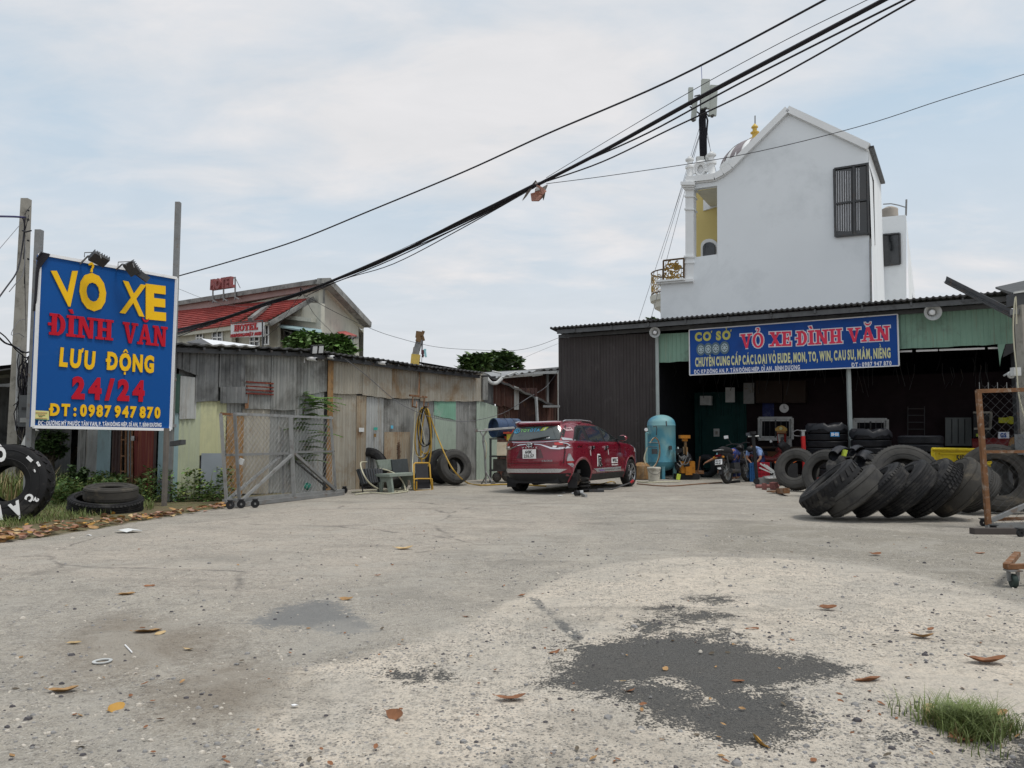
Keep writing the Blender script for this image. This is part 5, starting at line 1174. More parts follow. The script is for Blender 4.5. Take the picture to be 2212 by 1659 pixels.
# roof sign HOTEL
rs = thing('roof_sign', 'faded red HOTEL letters on a steel frame on the hotel roof edge', 'sign', h(485, 640, .6), math.atan2(HP.u.y, HP.u.x))
a, b = h(460, 626, .8), h(508, 619.5, .8); ex = (b-a).normalized(); ey = HP.n.cross(ex); ey = ey if ey.z > 0 else -ey
text('HOTEL', a, ex, ey, (b-a).length, (h(460,606,.8)-a).dot(ey), .25, mat('roof_letter', (0.30,0.10,0.10), 0.7, 0, 0.25, 2, dirt=((0.12,0.08,0.08),0.4,2)), rs, name='letter', each=True, bold=.05, gap=.10)
mb = MB()
for x in (460, 483, 508): mb.bar(h(x, 654-(x-460)*.13, .7), h(x, 603-(x-460)*.1, .7), .09); mb.bar(h(x, 648-(x-460)*.13, .7), h(x+9, 653-(x-460)*.13, .9), .07)
mb.bar(h(460,627,.65), h(508,620,.65), .08); mb.bar(h(460,606,.65), h(508,600,.65), .08); mb.bar(h(509,602,.7), h(519,622,.7), .04); mb.build('frame', m_galvd, rs)

# crane boom beyond the shed
Yc = 46; cr_ = thing('mobile_crane_boom', 'yellow and grey telescopic crane boom rising behind the shed', 'crane', (DY(897,790,Yc).x, Yc, 0)); cp = lambda x, y: DY(x, y, Yc)
m_cy = mat('crane_yellow', (0.52,0.38,0.10), 0.5, 0, 0.1, 2, dirt=((0.3,0.24,0.1),0.3,3))
mb = MB(); mb.bar((cp(893,800).x-.4, Yc, 0), cp(898.5,766), .42, .5); mb.build('boom_base', m_cy, cr_); mb = MB(); mb.bar(cp(896.5,768), cp(907,733), .30, .36); mb.build('boom_extension', m_galvd, cr_)
mb = MB(); mb.bar(cp(892.5,768), cp(895,750), .1); mb.build('side_strip', m_rusto, cr_)
mb = MB(); mb.bar(cp(900,732), cp(910,735), .5, .3); mb.bar(cp(903,730), cp(905,716), .3); mb.bar(cp(909,731), cp(915,715), .16); mb.bar(cp(901,722), cp(914,721), .25); mb.bar(cp(912,726), cp(915,736), .18); mb.build('boom_head', mat('crane_brown', (0.16,0.10,0.05), 0.7), cr_)
mb = MB(); mb.bar(cp(912,733), cp(911,760), .05); mb.bar(cp(913.5,733), cp(910.5,790), .03); mb.build('hoist_rope', m_gcable, cr_)
mb = MB(); mb.bar(cp(913,756), cp(913,765), .16); hk = [cp(913,765), cp(914.5,768), cp(913.5,771), cp(911.5,769)]; mb.tube(hk, .06, 6); mb.build('hook', mat('hook_maroon', (0.12,0.04,0.05), 0.6), cr_)
mb = MB(); mb.bar(cp(918,756), cp(920,771), .38, .1); mb.bar(cp(918,754), cp(918,757), .15); tag(mb.build('water_bottle', mat('bottle_blue', (0.25,0.5,0.55), 0.3, 0, 0.2, 5)), 'pale blue bottle shape hanging beside the crane hook', 'bottle')

# ================================================================== BROWN LEAN-TO between shed and shop
C1 = Plane(G(1070, 1032), G(1150, 1031)); C1 = Plane(A.pt(A.len, 0, -.1), A.pt(A.len, 0, -.1) + Vector((3.2, 1.6, 0)))
lt = thing('brown_lean_to', 'dark rusty brown lean-to of sheet metal between the shed and the shop', 'shed', C1.pt(1.5, 0), math.atan2(C1.u.y, C1.u.x))
def SC(x0, x1, yt, yb, m, off=0.0, pl=None, **k): return S(x0, x1, yt, yb, m, off, pl=pl or C1, parent=lt, **k)
SC(1043, 1082, (812,822), (864,880), m_rustb, .1, kind='rib', pitch=.22, label='rusty brown sheet with pale streaks'); SC(1080, 1109, (822,836), (875,886), m_rustb, .14, kind='rib', pitch=.22); SC(1106, 1116, (834,838), 885, m_zincl, .16, kind='flat', name='flashing')
SC(1070, 1118, (868,884), 1034, m_rustb, .03, kind='rib', pitch=.2, label='brown sheet with peeling whitish paint'); SC(1116, 1160, 838, 1034, m_rustd, .02, kind='rib', pitch=.18); SC(1155, 1160, 858, 1010, m_zincl, .08, kind='flat', name='flashing'); SC(1160, 1194, (862,872), 1034, m_rustb, .04, kind='rib', pitch=.2)
mb = MB(); rr = random.Random(21)
for i in range(34):
    x, y = rr.gauss(1092, 5), rr.uniform(868, 912); mb.bar(C1.hit(x, y, .052), C1.hit(x+rr.uniform(-1,1), y+rr.uniform(3, 12), .052), rr.uniform(.012,.035), .002)
mb.build('peeling_paint', mat('peel_paint', (0.42,0.38,0.30), 0.7, 0, 0.2, 6), lt)
mb = MB(); p0, p1 = C1.hit(1044, 806, .3), C1.hit(1196, 876, .3)
nlt = 26; vs = []
for i in range(nlt+1):
    p = p0.lerp(p1, i/nlt); hz_ = math.sin(i*1.6)*.02
    for o_, dz in ((.1, 0), (-6, .9)): vs += [p + C1.n*o_ + Vector((0,0,dz+hz_)), p + C1.n*o_ + Vector((0,0,dz+hz_-.07))]
fs = []
for i in range(nlt): a = 4*i; b = a+4; fs += [(a,b,b+2,a+2),(a+1,a+3,b+3,b+1),(a,a+1,b+1,b),(a+2,b+2,b+3,a+3)]
mb.add(vs, fs); mb.build('roof_sheet', m_roofd, lt)
# rear brown shed with lighter roof
C2 = C1.off(-4.2); r2 = thing('brown_rear_shed', 'brown sheet shed with a pale wavy eaves strip behind the lean-to', 'shed', C2.pt(4, 0), math.atan2(C2.u.y, C2.u.x))
def SD(x0, x1, yt, yb, m, off=0.0, **k): return S(x0, x1, yt, yb, m, off, pl=C2, parent=r2, **k)
SD(1080, 1150, (818,812), 1030, m_rustb, 0, kind='rib', pitch=.25); SD(1148, 1181, (814,809), 878, m_rustb, .05, kind='rib', pitch=.25); SD(1178, 1183, 808, 872, m_zincl, .1, kind='flat', name='flashing'); SD(1183, 1215, 806, 1030, m_rustd, -.4, kind='flat', name='opening_shade_sheet')  # last sheet, set back and dark, stands in for the opening's shade
a, b = C2.uv(1060, 818), C2.uv(1152, 802); roof_strip(C2, a[0], a[1], b[0]+.02, b[1], 5, -.3, m_galv, r2, over=.5, pitch=.32, amp=.05)
a, b = C2.uv(1150, 803), C2.uv(1215, 800); roof_strip(C2, a[0], a[1]+.02, b[0], b[1]+.02, 5, -.3, m_roofd, r2, over=.5, pitch=.32, amp=.05)
mb = MB(); 
for off_, y in ((0, 0),): mb.box(C2.hit(1198, 1014, .6)*1, (.1,.1,.1))
ob_ = thing('pale_roof_shed', 'low pale grey blue roof sheet rising behind the brown sheds', 'shed', C2.pt(5, 0, -8)); c3 = C2.off(-8)
quad([c3.hit(1085,812), c3.hit(1212,806), c3.hit(1212,792), c3.hit(1088,803)], 'roof_sheet', m_galv, ob_, .1, c3.n)
quad([c3.hit(1085,960,-.3), c3.hit(1212,960,-.3), c3.hit(1212,800,-.3), c3.hit(1085,810,-.3)], 'wall', m_zincl, ob_, .2, c3.n)
mb = MB(); 
hose([C1.hit(1048,812,.4), C1.hit(1060,826,.5), C1.hit(1073,827,.5), C1.hit(1084,817,.5)], .06, m_bag, 'pale bent plastic pipe over the junction of shed and lean-to', 'pipe', 'plastic_pipe', 8)
for pts, lb_ in (((C2.hit(1063,802,.3), C2.hit(1082,806,.3), C2.hit(1082,816,.3)), 'pale pipe frame on the roof end, upright part'), ((C2.hit(1083,816,.4), C2.hit(1113,804,.4), C2.hit(1119,806,.4)), 'pale sloping pipe rising over the brown roof')):
    mb = MB(); mb.tube(pts, .035, 5); tag(mb.build('roof_pipe', m_bag), lb_, 'pipe')
mb = MB(); mb.box(C1.hit(1196, 1012-0, .1)*0 + C1.hit(1191, 878, .4), (.55, .25, .07)); tag(mb.build('small_shelf', m_galvd), 'small grey shelf jutting out at the corner of the brown lean-to', 'shelf')

# shelf with barrel and box at the shed corner
def cyl(mb, a, b, r, n=20, r2=None):
    mb.tube([a, b], [r, r2 or r], n); return mb
bs_ = thing('barrel_rack', 'dark steel rack standing at the right end of the shed', 'rack', G(1088, 1042)); c0 = G(1088, 1042); mb = MB()
zt_ = DY(1088, 948, c0.y).z
for dx in (-.38, .38):
    for dy in (-.25, .25): mb.bar((c0.x+dx, c0.y+dy, 0), (c0.x+dx, c0.y+dy, zt_), .05)
for z in (.35, .75, zt_): mb.box((c0.x, c0.y, z), (.82, .56, .04))
mb.build('frame', m_steel, bs_)
mb = MB(); r_ = 21/FPX*c0.y; cz = zt_+.03+r_
M = Matrix.Translation((c0.x-.32, c0.y-.25, cz)) @ Matrix.Rotation(R_(62), 4, 'Z') @ Matrix.Rotation(PI/2, 4, 'Y')
M = Matrix.Translation((c0.x+.05, c0.y, cz)) @ Matrix.Rotation(R_(35), 4, 'Z') @ Matrix.Rotation(PI/2, 4, 'Y')
mb.lathe([(0,-.30),(r_*.9,-.30),(r_*.9,-.42),(r_,-.42),(r_,-.1),(r_+.012,-.09),(r_,-.08),(r_,.15),(r_+.012,.16),(r_,.17),(r_,.42),(r_*.9,.42),(0,.40)], 24, M)
tag(mb.build('steel_drum', mat('drum_blue', (0.045,0.075,0.14), 0.4, 0, 0.25, 4, dirt=((0.02,0.02,0.03),0.35,4)), smooth=True), 'dark blue drum lying on top of the rack behind the car', 'drum')
mb = MB(); mb.box((c0.x+.12, c0.y-.28, .97), (.62, .4, .38)); o = mb.build('foam_box', mat('foam_stained', (0.62,0.55,0.42), 0.8, 0, 0.2, 3, dirt=((0.40,0.22,0.06),0.3,4))); tag(o, 'stained white foam box on the rack shelf left of the car', 'box')
mb = MB(); rr = random.Random(33)
for i in range(9): p = Vector((c0.x+.25+rr.uniform(-.18,.18), c0.y-.35, 1.28+rr.uniform(-.10,.14))); d = Vector((rr.uniform(-.2,.2), rr.uniform(-.05,.05), rr.uniform(-.12,.12))); mb.m = i % 2; mb.add([p-d, p+Vector((.08,0,.06)), p+d, p-Vector((.05,.02,.08))], [(0,1,2,3)])
mb.m = 0; mb.box((c0.x+.2, c0.y-.33, 1.42), (.42,.3,.05)); mb.m = 1; mb.box((c0.x+.24, c0.y-.33, 1.30), (.3,.26,.18))
tag(mb.build('bright_bundle', [mat('bundle_red', (0.45,0.07,0.04), 0.6, 0, 0.2, 5), mat('bundle_yellow', (0.5,0.42,0.06), 0.6, 0, 0.2, 5)]), 'red and yellow bundle of packaging below the drum', 'packaging')
mb = MB(); mb.box((c0.x, c0.y-.1, .52), (.6,.4,.3)); mb.sphere((c0.x+.1, c0.y-.2, .2), .17, 9, 6); mb.sphere((c0.x-.2, c0.y-.2, .16), .14, 9, 6); tag(mb.build('scrap_parts', mat('scrap_dark', (0.07,0.065,0.06), 0.8, 0, 0.4, 6)), 'grey machine scrap on the lower shelves of the rack', 'scrap')
# metal stand with long tubes (left of car)
st = thing('tube_stand', 'galvanised stand with long horizontal tubes between shed and car', 'stand', G(1090, 1046)); s0 = G(1092, 1046); Ys = s0.y
sp_ = lambda x, y, d=0: DY(x, y, Ys+d)
mb = MB()
mb.tube([sp_(1025,932,-.3), sp_(1112,925,.2)], .022, 6); mb.tube([sp_(1045,928,.1), sp_(1110,923,.4)], .022, 6); mb.bar(sp_(1024,930,-.3), sp_(1032,929,-.3), .08); mb.build('long_tubes', m_galvd, st)
mb = MB(); mb.tube([sp_(1043,951), sp_(1047,975), sp_(1049,1020), sp_(1050,1045)], .03, 6); mb.tube([sp_(1037,930), sp_(1044,943), sp_(1052,930,-.1)], .03, 5); mb.tube([sp_(1044,943), sp_(1045,955)], .035, 6); mb.build('upright', m_galv, st)
mb = MB(); mb.tube([sp_(1050,1020), sp_(1063,1042,-.5)], .025, 6); mb.tube([sp_(1049,1030), sp_(1040,1045,.3)], .02, 6); mb.bar(sp_(1060,1044,-.5), sp_(1070,1043,-.5), .05); mb.build('foot', m_galvd, st)
hose([sp_(1047,950,-.1), sp_(1051,962,-.1), sp_(1050,982,-.1), sp_(1049,990,0)], .018, m_hw, 'short pale hose end on the tube stand', sub=3)
mb = MB(); mb.tube([C1.hit(1158,858,.4), C1.hit(1166,1012,.9)], .05, 5); mb.tube([C1.hit(1153,948,.6), C1.hit(1158,1010,.8)], .05, 5); tag(mb.build('leaning_poles', m_galv), 'grey poles leaning on the brown lean-to above the car roof', 'poles')

# ================================================================== OVERHEAD CABLES
def oh(pts, r, label, group='bundle of cables over the yard', m=m_bcable): return wire([G(x, y, z) for x, y, z in pts], r*.78, label, m, group=group, sub=6)
BND = 'black cable of the tangled bundle that crosses above the yard'
import itertools
rr = random.Random(5)
base_l = [(376,722,4.9),(482,689,5.2),(570,658,5.5),(651,633,5.75),(816,568,6.0),(1000,480,6.2),(1155,402,6.35)]
for i in range(6):
    pts = [(x + rr.uniform(-2,2), y + (i-2.5)*(3.2 if x < 460 else 1.2 if x < 700 else 1.1) + (4*math.sin(x*.01+i) if 660 < x < 1100 else 0), z) for x, y, z in base_l]
    oh(pts, (.034,.028,.022,.03,.018,.02)[i], ('topmost','second','third','fourth','fifth','lowest')[i]+' black cable of the left half of the bundle above the yard')
oh([(1155,402,6.35),(1180,389,6.4),(1300,327,6.5),(1500,216,6.6),(1700,110,6.7),(1912,-2,6.8),(2050,-75,6.9)], .036, 'upper thick black cable of the bundle at the upper right'); oh([(1155,403,6.35),(1180,391,6.4),(1310,324,6.5),(1500,219,6.6),(1700,113,6.7),(1916,-2,6.8),(2050,-72,6.9)], .03, 'lower thick black cable of the bundle at the upper right')
oh([(1175,390,6.4),(1260,350,6.5),(1400,287,6.55),(1600,179,6.65),(1965,-6,6.8),(2100,-75,6.9)], .019, 'separate cable just below the thick bundle at the upper right', None)
oh([(1180,392,6.4),(1300,350,6.4),(1450,278,6.5),(1650,182,6.6),(1975,0,6.7),(2100,-70,6.8)], .018, 'lowest of the parallel black cables at the upper right', None)
oh([(1180,384,6.4),(1300,311,6.5),(1500,193,6.6),(1700,85,6.7),(1885,-6,6.8),(1960,-45,6.8)], .007, 'thin cable above the thick bundle at the upper right', None)
oh([(651,632,5.75),(820,560,6.0),(1010,470,6.2),(1155,399,6.35)], .008, 'thin cable above the bundle in mid span', None)
oh([(660,640,5.7),(740,604,5.9),(850,570,6.0),(1000,492,6.2),(1150,407,6.35)], .016, 'slack cable sagging below the bundle in mid span', None)
oh([(383,597,5.9),(500,564,6.1),(640,520,6.3),(800,455,6.6),(1000,372,6.9),(1180,290,7.1),(1450,173,7.3),(1785,-2,7.5),(1900,-70,7.6)], .023, 'single black cable high above the bundle, tied to the sign post', None)
oh([(1180,397,6.4),(1340,376,6.5),(1600,335,6.6),(1850,275,6.75),(2040,214,6.85),(2230,155,6.9)], .009, 'thin wire running alone to the right across the white house', None)
oh([(655,636,5.7),(720,672,5.3),(790,705,5.2),(850,727,5.2),(940,749,5.2),(1030,756,5.3),(1110,757,5.35),(1160,747,5.4),(1206,730,5.45)], .011, 'thin cable sagging from the bundle knot to the corner of the shop', None)
oh([(648,636,5.7),(605,700,5.2),(590,715,5.0),(560,738,4.9),(530,750,4.8)], .009, 'thin drop wire from the bundle knot to the hotel sign', None)
oh([(656,638,5.7),(680,680,5.3),(715,716,5.0),(727,735,4.8)], .009, 'thin drop wire from the bundle knot towards the almond tree', None)
oh([(482,690,5.2),(470,712,5.0),(455,735,4.8),(440,760,4.0),(420,775,3.6),(395,780,3.4),(375,772,3.4)], .009, 'drop wire hanging from the bundle in front of the shed eaves', None)
oh([(318,606,5.2),(370,618,5.4),(440,645,5.7),(500,660,5.8),(560,664,5.9)], .007, 'thin wire from the broken lamp to the hotel wall', None, m_gcable)
wire([A.hit(745,775,.3), A.hit(790,810,.4), A.hit(850,862,.5), A.hit(890,885,.6), A.hit(940,903,.8), A.hit(1010,910,1.0), C1.hit(1085,893,.8), C1.hit(1140,860,1.0), C2.hit(1180,835,1.2), C2.hit(1206,800,1.5)], .009, 'thin wire swagging low across the front of the shed', m_gcable)
oh([(1206,742,5.3),(1150,765,5.2),(1090,792,5.1)], .007, 'faint straight wire from the shop corner down to the shed roof', None, m_gcable)
oh([(651,634,5.75),(649,622,5.85),(655,631,5.8),(647,641,5.7)], .02, 'knot of cable ends at the tie point above the hotel roof', None)
# cloth on the cables
mb = MB(); c = G(1163, 402, 6.36); fx = lambda x, y, o=0: DY(x, y, c.y + o)
def flap(pts, m): mb.m = m; k = len(pts); P = [fx(*p) for p in pts]; mb.add(P, [tuple(range(k))]); mb.add([p+Vector((.01,.03,0)) for p in P], [tuple(range(k))[::-1]])
flap([(1154,427,.1),(1148,460-26,.1),(1163,433,-.1),(1176,422,0),(1168,411,.1),(1156,407,0)], 0); flap([(1158,398,-.1),(1171,404,-.2),(1180,412,-.1),(1172,420,-.2),(1164,414,-.1)], 0); flap([(1155,388+7,0),(1167,392,.1),(1166,410,-.2),(1156,413,-.3),(1160,400,-.1)], 1); flap([(1150,404,0),(1142,414,.1),(1136,424,.1),(1127,434,.2),(1138,414,0),(1146,404,0)], 1); flap([(1172,404,-.1),(1183,398,0),(1178,410,-.1),(1176,422,-.1),(1173,433,0),(1172,418,-.1)], 1); flap([(1146,402,.1),(1157,389,0),(1163,398,.1),(1150,408,.1)], 1)
flap([(1148,434,0),(1146,418,.1),(1160,414,0),(1176,422,0),(1163,434,0)], 0)
tag(mb.build('snagged_cloth', [mat('cloth_salmon', (0.42,0.22,0.17), 0.85, 0, 0.2, 8), mat('cloth_grey', (0.22,0.21,0.20), 0.85, 0, 0.25, 8)]), 'torn salmon and grey cloth snagged on the cable bundle in mid air', 'cloth')
# ================================================================== DARK RED CAR
m_car = mat('car_paint_red', (0.20, 0.010, 0.026), 0.28, 0.25, 0.04, 1, coat=1.0)
m_chrome = mat('chrome', (0.72,0.72,0.74), 0.12, 1.0, 0.03, 3); m_cglass = mat('car_glass', (0.022,0.026,0.026), 0.04, 0, 0.1, 3, spec=1.0)
m_lens = mat('tail_lens', (0.42,0.012,0.012), 0.15, 0, 0.1, 5, coat=1.0); m_lensd = mat('tail_lens_dark', (0.10,0.006,0.008), 0.15, 0, 0.1, 5, coat=1.0)
m_sil = mat('silver_trim', (0.50,0.51,0.53), 0.3, 0.6, 0.05, 4); m_rim = mat('rim_silver', (0.55,0.56,0.57), 0.25, 0.8, 0.05, 5); m_disc = mat('brake_rust', (0.12,0.085,0.065), 0.55, 0.5, 0.3, 9)
SC_ = 1.05; TH = R_(58.8)
rl = G(1124, 1060); fwd = Vector((math.cos(TH), math.sin(TH), 0)); lft = Vector((-fwd.y, fwd.x, 0))
ax0 = rl - lft*0.76*SC_                                   # ground point below the middle of the rear axle
carM = Matrix.Translation(ax0) @ Matrix.Rotation(TH, 4, 'Z') @ Matrix.Scale(SC_, 4)
car = thing('parked_car', 'dark red seven seat car jacked up with its right rear wheel taken off', 'car', M=carM)
WM[car.name] = Matrix()    # parts are built in the car's own frame
LV = [  # z, rear x, front x, half width, exponent
 (.24,-.66,3.42,.79,5),(.34,-.76,3.52,.84,5),(.45,-.83,3.57,.865,5),(.58,-.86,3.60,.87,5),(.72,-.865,3.60,.873,5),(.84,-.85,3.58,.873,5),(.92,-.835,3.54,.872,5),
 (.98,-.83,3.46,.870,5),(1.02,-.825,3.34,.866,5),(1.055,-.82,3.08,.858,5),(1.08,-.81,2.78,.852,5),(1.10,-.80,2.60,.844,5),(1.15,-.785,2.48,.826,5),(1.25,-.745,2.29,.795,4.9),
 (1.35,-.70,2.09,.760,4.8),(1.45,-.65,1.86,.722,4.7),(1.53,-.605,1.64,.688,4.6),(1.59,-.58,1.42,.655,4.5),(1.63,-.57,1.22,.62,4.3),(1.66,-.54,1.00,.57,4.2),(1.685,-.40,.78,.48,4),(1.70,-.20,.50,.36,4)]
ZL = [l[0] for l in LV]
def lv(z): return [float(np.interp(z, ZL, [l[k] for l in LV])) for k in (1, 2, 3, 4)]
def yside(x, z):
    a, b, hw, p = lv(z); c = (a+b)/2; r = (b-a)/2; t_ = min(1, abs((x-c)/r)); return hw*max(0, 1-t_**p)**(1/p)
def xrear(y, z):
    a, b, hw, p = lv(z); c = (a+b)/2; r = (b-a)/2; t_ = min(1, abs(y)/hw); return c - r*max(0, 1-t_**p)**(1/p)
def body_mesh():
    n = 120; vs = []; fs = []; zz_ = []
    for i in range(len(ZL)-1):
        k = max(1, int(round((ZL[i+1]-ZL[i])/.035))); zz_ += [ZL[i]+(ZL[i+1]-ZL[i])*j/k for j in range(k)]
    zz_.append(ZL[-1])
    for z in zz_:
        a, b, hw, p = lv(z); c = (a+b)/2; r = (b-a)/2
        for k in range(n):
            t_ = 2*PI*k/n; cc, ss = math.cos(t_), math.sin(t_); vs.append((c+math.copysign(r*abs(cc)**(2/p), cc), math.copysign(hw*abs(ss)**(2/p), ss), z))
    m = len(zz_)
    for j in range(m-1):
        for k in range(n): fs.append((j*n+k, j*n+(k+1) % n, (j+1)*n+(k+1) % n, (j+1)*n+k))
    fs.append(tuple(range(n))[::-1]); fs.append(tuple((m-1)*n+k for k in range(n)))
    return vs, fs
mb = MB(); vs, fs = body_mesh(); mb.add(vs, fs); bod = mb.build('tmp_body', m_car, origin=(0,0,0))
cut = MB()
WR, AR = .335, .395; WX = (0.0, 2.75)
for wx in WX:
    for s_ in (-1, 1):
        M = Matrix.Translation((wx, s_*.80, WR)) @ Matrix.Rotation(PI/2, 4, 'X'); cut.lathe([(0,-.26),(AR,-.26),(AR,.26),(0,.26)], 40, M)
        cut.box((wx, s_*.80, .12), (AR*2-.02, .515, .46))
for i, grp in enumerate((cut,)):
    pass
def apply_bool(ob, cmb, op='DIFFERENCE'):
    c = cmb.build('cutter', m_black, origin=(0,0,0))
    bmx = bmesh.new(); bmx.from_mesh(c.data); bmesh.ops.remove_doubles(bmx, verts=bmx.verts, dist=1e-5); bmesh.ops.recalc_face_normals(bmx, faces=bmx.faces); bmx.to_mesh(c.data); bmx.free()
    md = ob.modifiers.new('b', 'BOOLEAN'); md.operation = op; md.object = c; md.solver = 'EXACT'; md.use_self = True
    bpy.context.view_layer.update(); me2 = bpy.data.meshes.new_from_object(ob.evaluated_get(bpy.context.evaluated_depsgraph_get()))
    ob.modifiers.clear(); bpy.data.objects.remove(c); return me2
me2 = apply_bool(bod, cut)
body = bpy.data.objects.new('body', me2); COL.objects.link(body); bpy.data.objects.remove(bod); body.parent = car; me2.materials.clear(); me2.materials.append(m_car); me2.materials.append(m_black)
for p in me2.polygons:
    c = p.center; inarch = any(((c.x-wx)**2+(c.z-WR)**2)**.5 < AR+.004 and abs(c.y) < .862 and c.z < .75 for wx in WX)
    p.material_index = 1 if (c.z < .36 or (inarch and abs(p.normal.y) < .9) or (inarch and abs(c.y) < .6)) else 0
    p.use_smooth = True
me2.set_sharp_from_angle(angle=R_(38)); WM[body.name] = Matrix()
def conform(name, poly, kind, m, eps=.005, thick=.012, parent=None, side=-1, step=.07):
    """panel drawn on the side (x,z) or tail (y,z) and laid on the body surface"""
    bmx = bmesh.new(); vs = [bmx.verts.new((p[0], p[1], 0)) for p in poly]; f = bmx.faces.new(vs)
    xs = [p[0] for p in poly]; zs = [p[1] for p in poly]
    for ax_, lo, hi in ((0, min(xs), max(xs)), (1, min(zs), max(zs))):
        k = int(math.floor(lo/step))+1
        while k*step < hi:
            co = [0,0,0]; co[ax_] = k*step; no = [0,0,0]; no[ax_] = 1
            bmesh.ops.bisect_plane(bmx, geom=bmx.verts[:]+bmx.edges[:]+bmx.faces[:], plane_co=co, plane_no=no); k += 1
    mb = MB(); bmx.verts.index_update(); P = []; Q = []
    for v in bmx.verts:
        a, z = v.co.x, v.co.y
        if kind == 's': y = yside(a, z); P.append((a, side*(y+eps), z)); Q.append((a, side*(y+eps-thick), z))
        elif kind == 'r': x = xrear(a, z); P.append((x-eps, a, z)); Q.append((x-eps+thick, a, z))
    fs = [tuple(v.index for v in f.verts) for f in bmx.faces]; n = len(P); sk = []
    for e_ in bmx.edges:
        if len(e_.link_faces) == 1: i, j = e_.verts[0].index, e_.verts[1].index; sk.append((i, j, j+n, i+n))
    mb.add(P+Q, fs+sk); bmx.free(); return mb.build(name, m, parent or car, smooth=True, angle=50)
# side glass: black surround, three panes on each side
SG = [(-.34,1.15),(.2,1.125),(2.10,1.105),(2.28,1.14),(1.78,1.42),(1.52,1.525),(1.2,1.565),(.1,1.565),(-.06,1.50)]
panes = [('quarter_window', [(-.27,1.175),(.22,1.155),(.22,1.50),(.0,1.49)]), ('rear_side_window', [(.40,1.15),(1.13,1.135),(1.13,1.535),(.36,1.535)]), ('front_side_window', [(1.24,1.133),(2.02,1.125),(1.90,1.24),(1.50,1.49),(1.38,1.53),(1.24,1.535)])]
for s_ in (-1, 1):
    conform('window_surround', SG, 's', m_black, .003, .01, side=s_)
    for nm, pl in panes: conform(nm, pl, 's', m_cglass, .009, .008, side=s_)
    # chrome line below the glass, stepped up at the rear pillar
    conform('chrome_line', [(-.30,1.150),(.5,1.116),(.5,1.128),(-.30,1.168)], 's', m_chrome, .012, .012, side=s_)
    conform('pillar_trim', [(-.62,1.17),(-.33,1.15),(-.36,1.20),(-.62,1.235)], 's', m_sil, .01, .012, side=s_)
    # door gaps
    for pl in ([(.45,.40),(.458,.40),(.42,.70),(.30,.86),(.30,1.12),(.292,1.12),(.292,.86),(.412,.70)], [(1.185,.36),(1.193,.36),(1.193,1.13),(1.185,1.13)], [(2.26,.42),(2.268,.42),(2.34,.80),(2.27,1.10),(2.262,1.10),(2.332,.80)], [(-.60,.86),(-.602,1.55),(-.61,1.55),(-.608,.86)]):
        conform('door_gap', pl, 's', m_black, .002, .004, side=s_)
    conform('sill_trim', [(.42,.25),(2.33,.25),(2.33,.385),(.42,.385)], 's', m_black, .012, .02, side=s_)
    for x in (.36, 1.10):
        hb_ = MB(); y = yside(x+.1, .98)
        hb_.box((x+.10, s_*(y+.028), .985), (.20,.022,.035)); hb_.box((x+.03, s_*(y+.012), .985), (.03,.04,.05)); hb_.box((x+.18, s_*(y+.012), .985), (.03,.04,.05)); hb_.box((x+.10, s_*(y+.008), .97), (.13,.014,.085))
        hb_.build('door_handle', m_chrome, car)
    # arch cladding rings
    for wx in WX:
        mb = MB(); vs = []; n = 22
        for i in range(n+1):
            a = PI*(-.07) + (PI*1.14)*i/n
            for rr_, e_ in ((AR-.004, .006), (AR+.035, .018), (AR+.055, .004)):
                x, z = wx+rr_*math.cos(a), WR+rr_*math.sin(a); vs.append((x, s_*(yside(x, max(.25, z))+e_), z))
        mb.add(vs, [(i*3+k, i*3+k+1, i*3+k+4, i*3+k+3) for i in range(n) for k in (0, 1)]); mb.build('arch_trim', m_car, car, smooth=True)
    # mirror
    mb = MB(); y = yside(2.05, 1.15); mb.bar((2.02, s_*(y-.02), 1.16), (2.0, s_*(y+.10), 1.19), .05, .03); mi = mb.build('mirror_arm', m_black, car)
    mb = MB(); M = Matrix.Translation((2.0, s_*(y+.17), 1.21)) @ Matrix.Diagonal((.62, 1.0, .72, 1)); mb.sphere((0,0,0), .13, 14, 9); mb.v = [tuple(M @ Vector(p)) for p in mb.v]; o = mb.build('mirror', m_car, car, smooth=True)
    g_ = MB(); g_.box((1.925, s_*(y+.17), 1.21), (.01,.19,.14)); g_.build('mirror_glass', m_cglass, o)
    # roof rail
    mb = MB(); mb.tube([(-.42, s_*.60, 1.66), (-.30, s_*.60, 1.695), (.5, s_*.585, 1.715), (1.0, s_*.57, 1.70), (1.12, s_*.56, 1.665)], .016, 6); mb.build('roof_rail', m_sil, car, smooth=True)
# tail: glass, spoiler, wiper, lamps
conform('rear_glass_surround', [(-.70,1.16),(.70,1.16),(.655,1.50),(.60,1.555),(-.60,1.555),(-.655,1.50)], 'r', m_black, .004, .01)
rg = conform('rear_window', [(-.64,1.19),(.64,1.19),(.60,1.46),(.56,1.535),(-.56,1.535),(-.60,1.46)], 'r', mat('rear_glass', (0.06,0.072,0.07), 0.06, 0, 0.2, 3, spec=1.0), .009, .006)
mb = MB(); n = 14; vs = []
for i in range(n+1):
    y = -.66+1.32*i/n; b = 1-(abs(y)/.7)**4*.6
    for x, z in ((xrear(y,1.60)+.02, 1.67), (xrear(y,1.6)-.10*b, 1.645), (xrear(y,1.6)-.11*b, 1.61), (xrear(y,1.58)+.02, 1.565)): vs.append((x, y, z))
mb.add(vs, [(i*4+k, i*4+k+1, i*4+k+5, i*4+k+4) for i in range(n) for k in range(3)] + [(0,3,2,1), (4*n, 4*n+1, 4*n+2, 4*n+3)]); mb.build('spoiler', m_car, car, smooth=True)
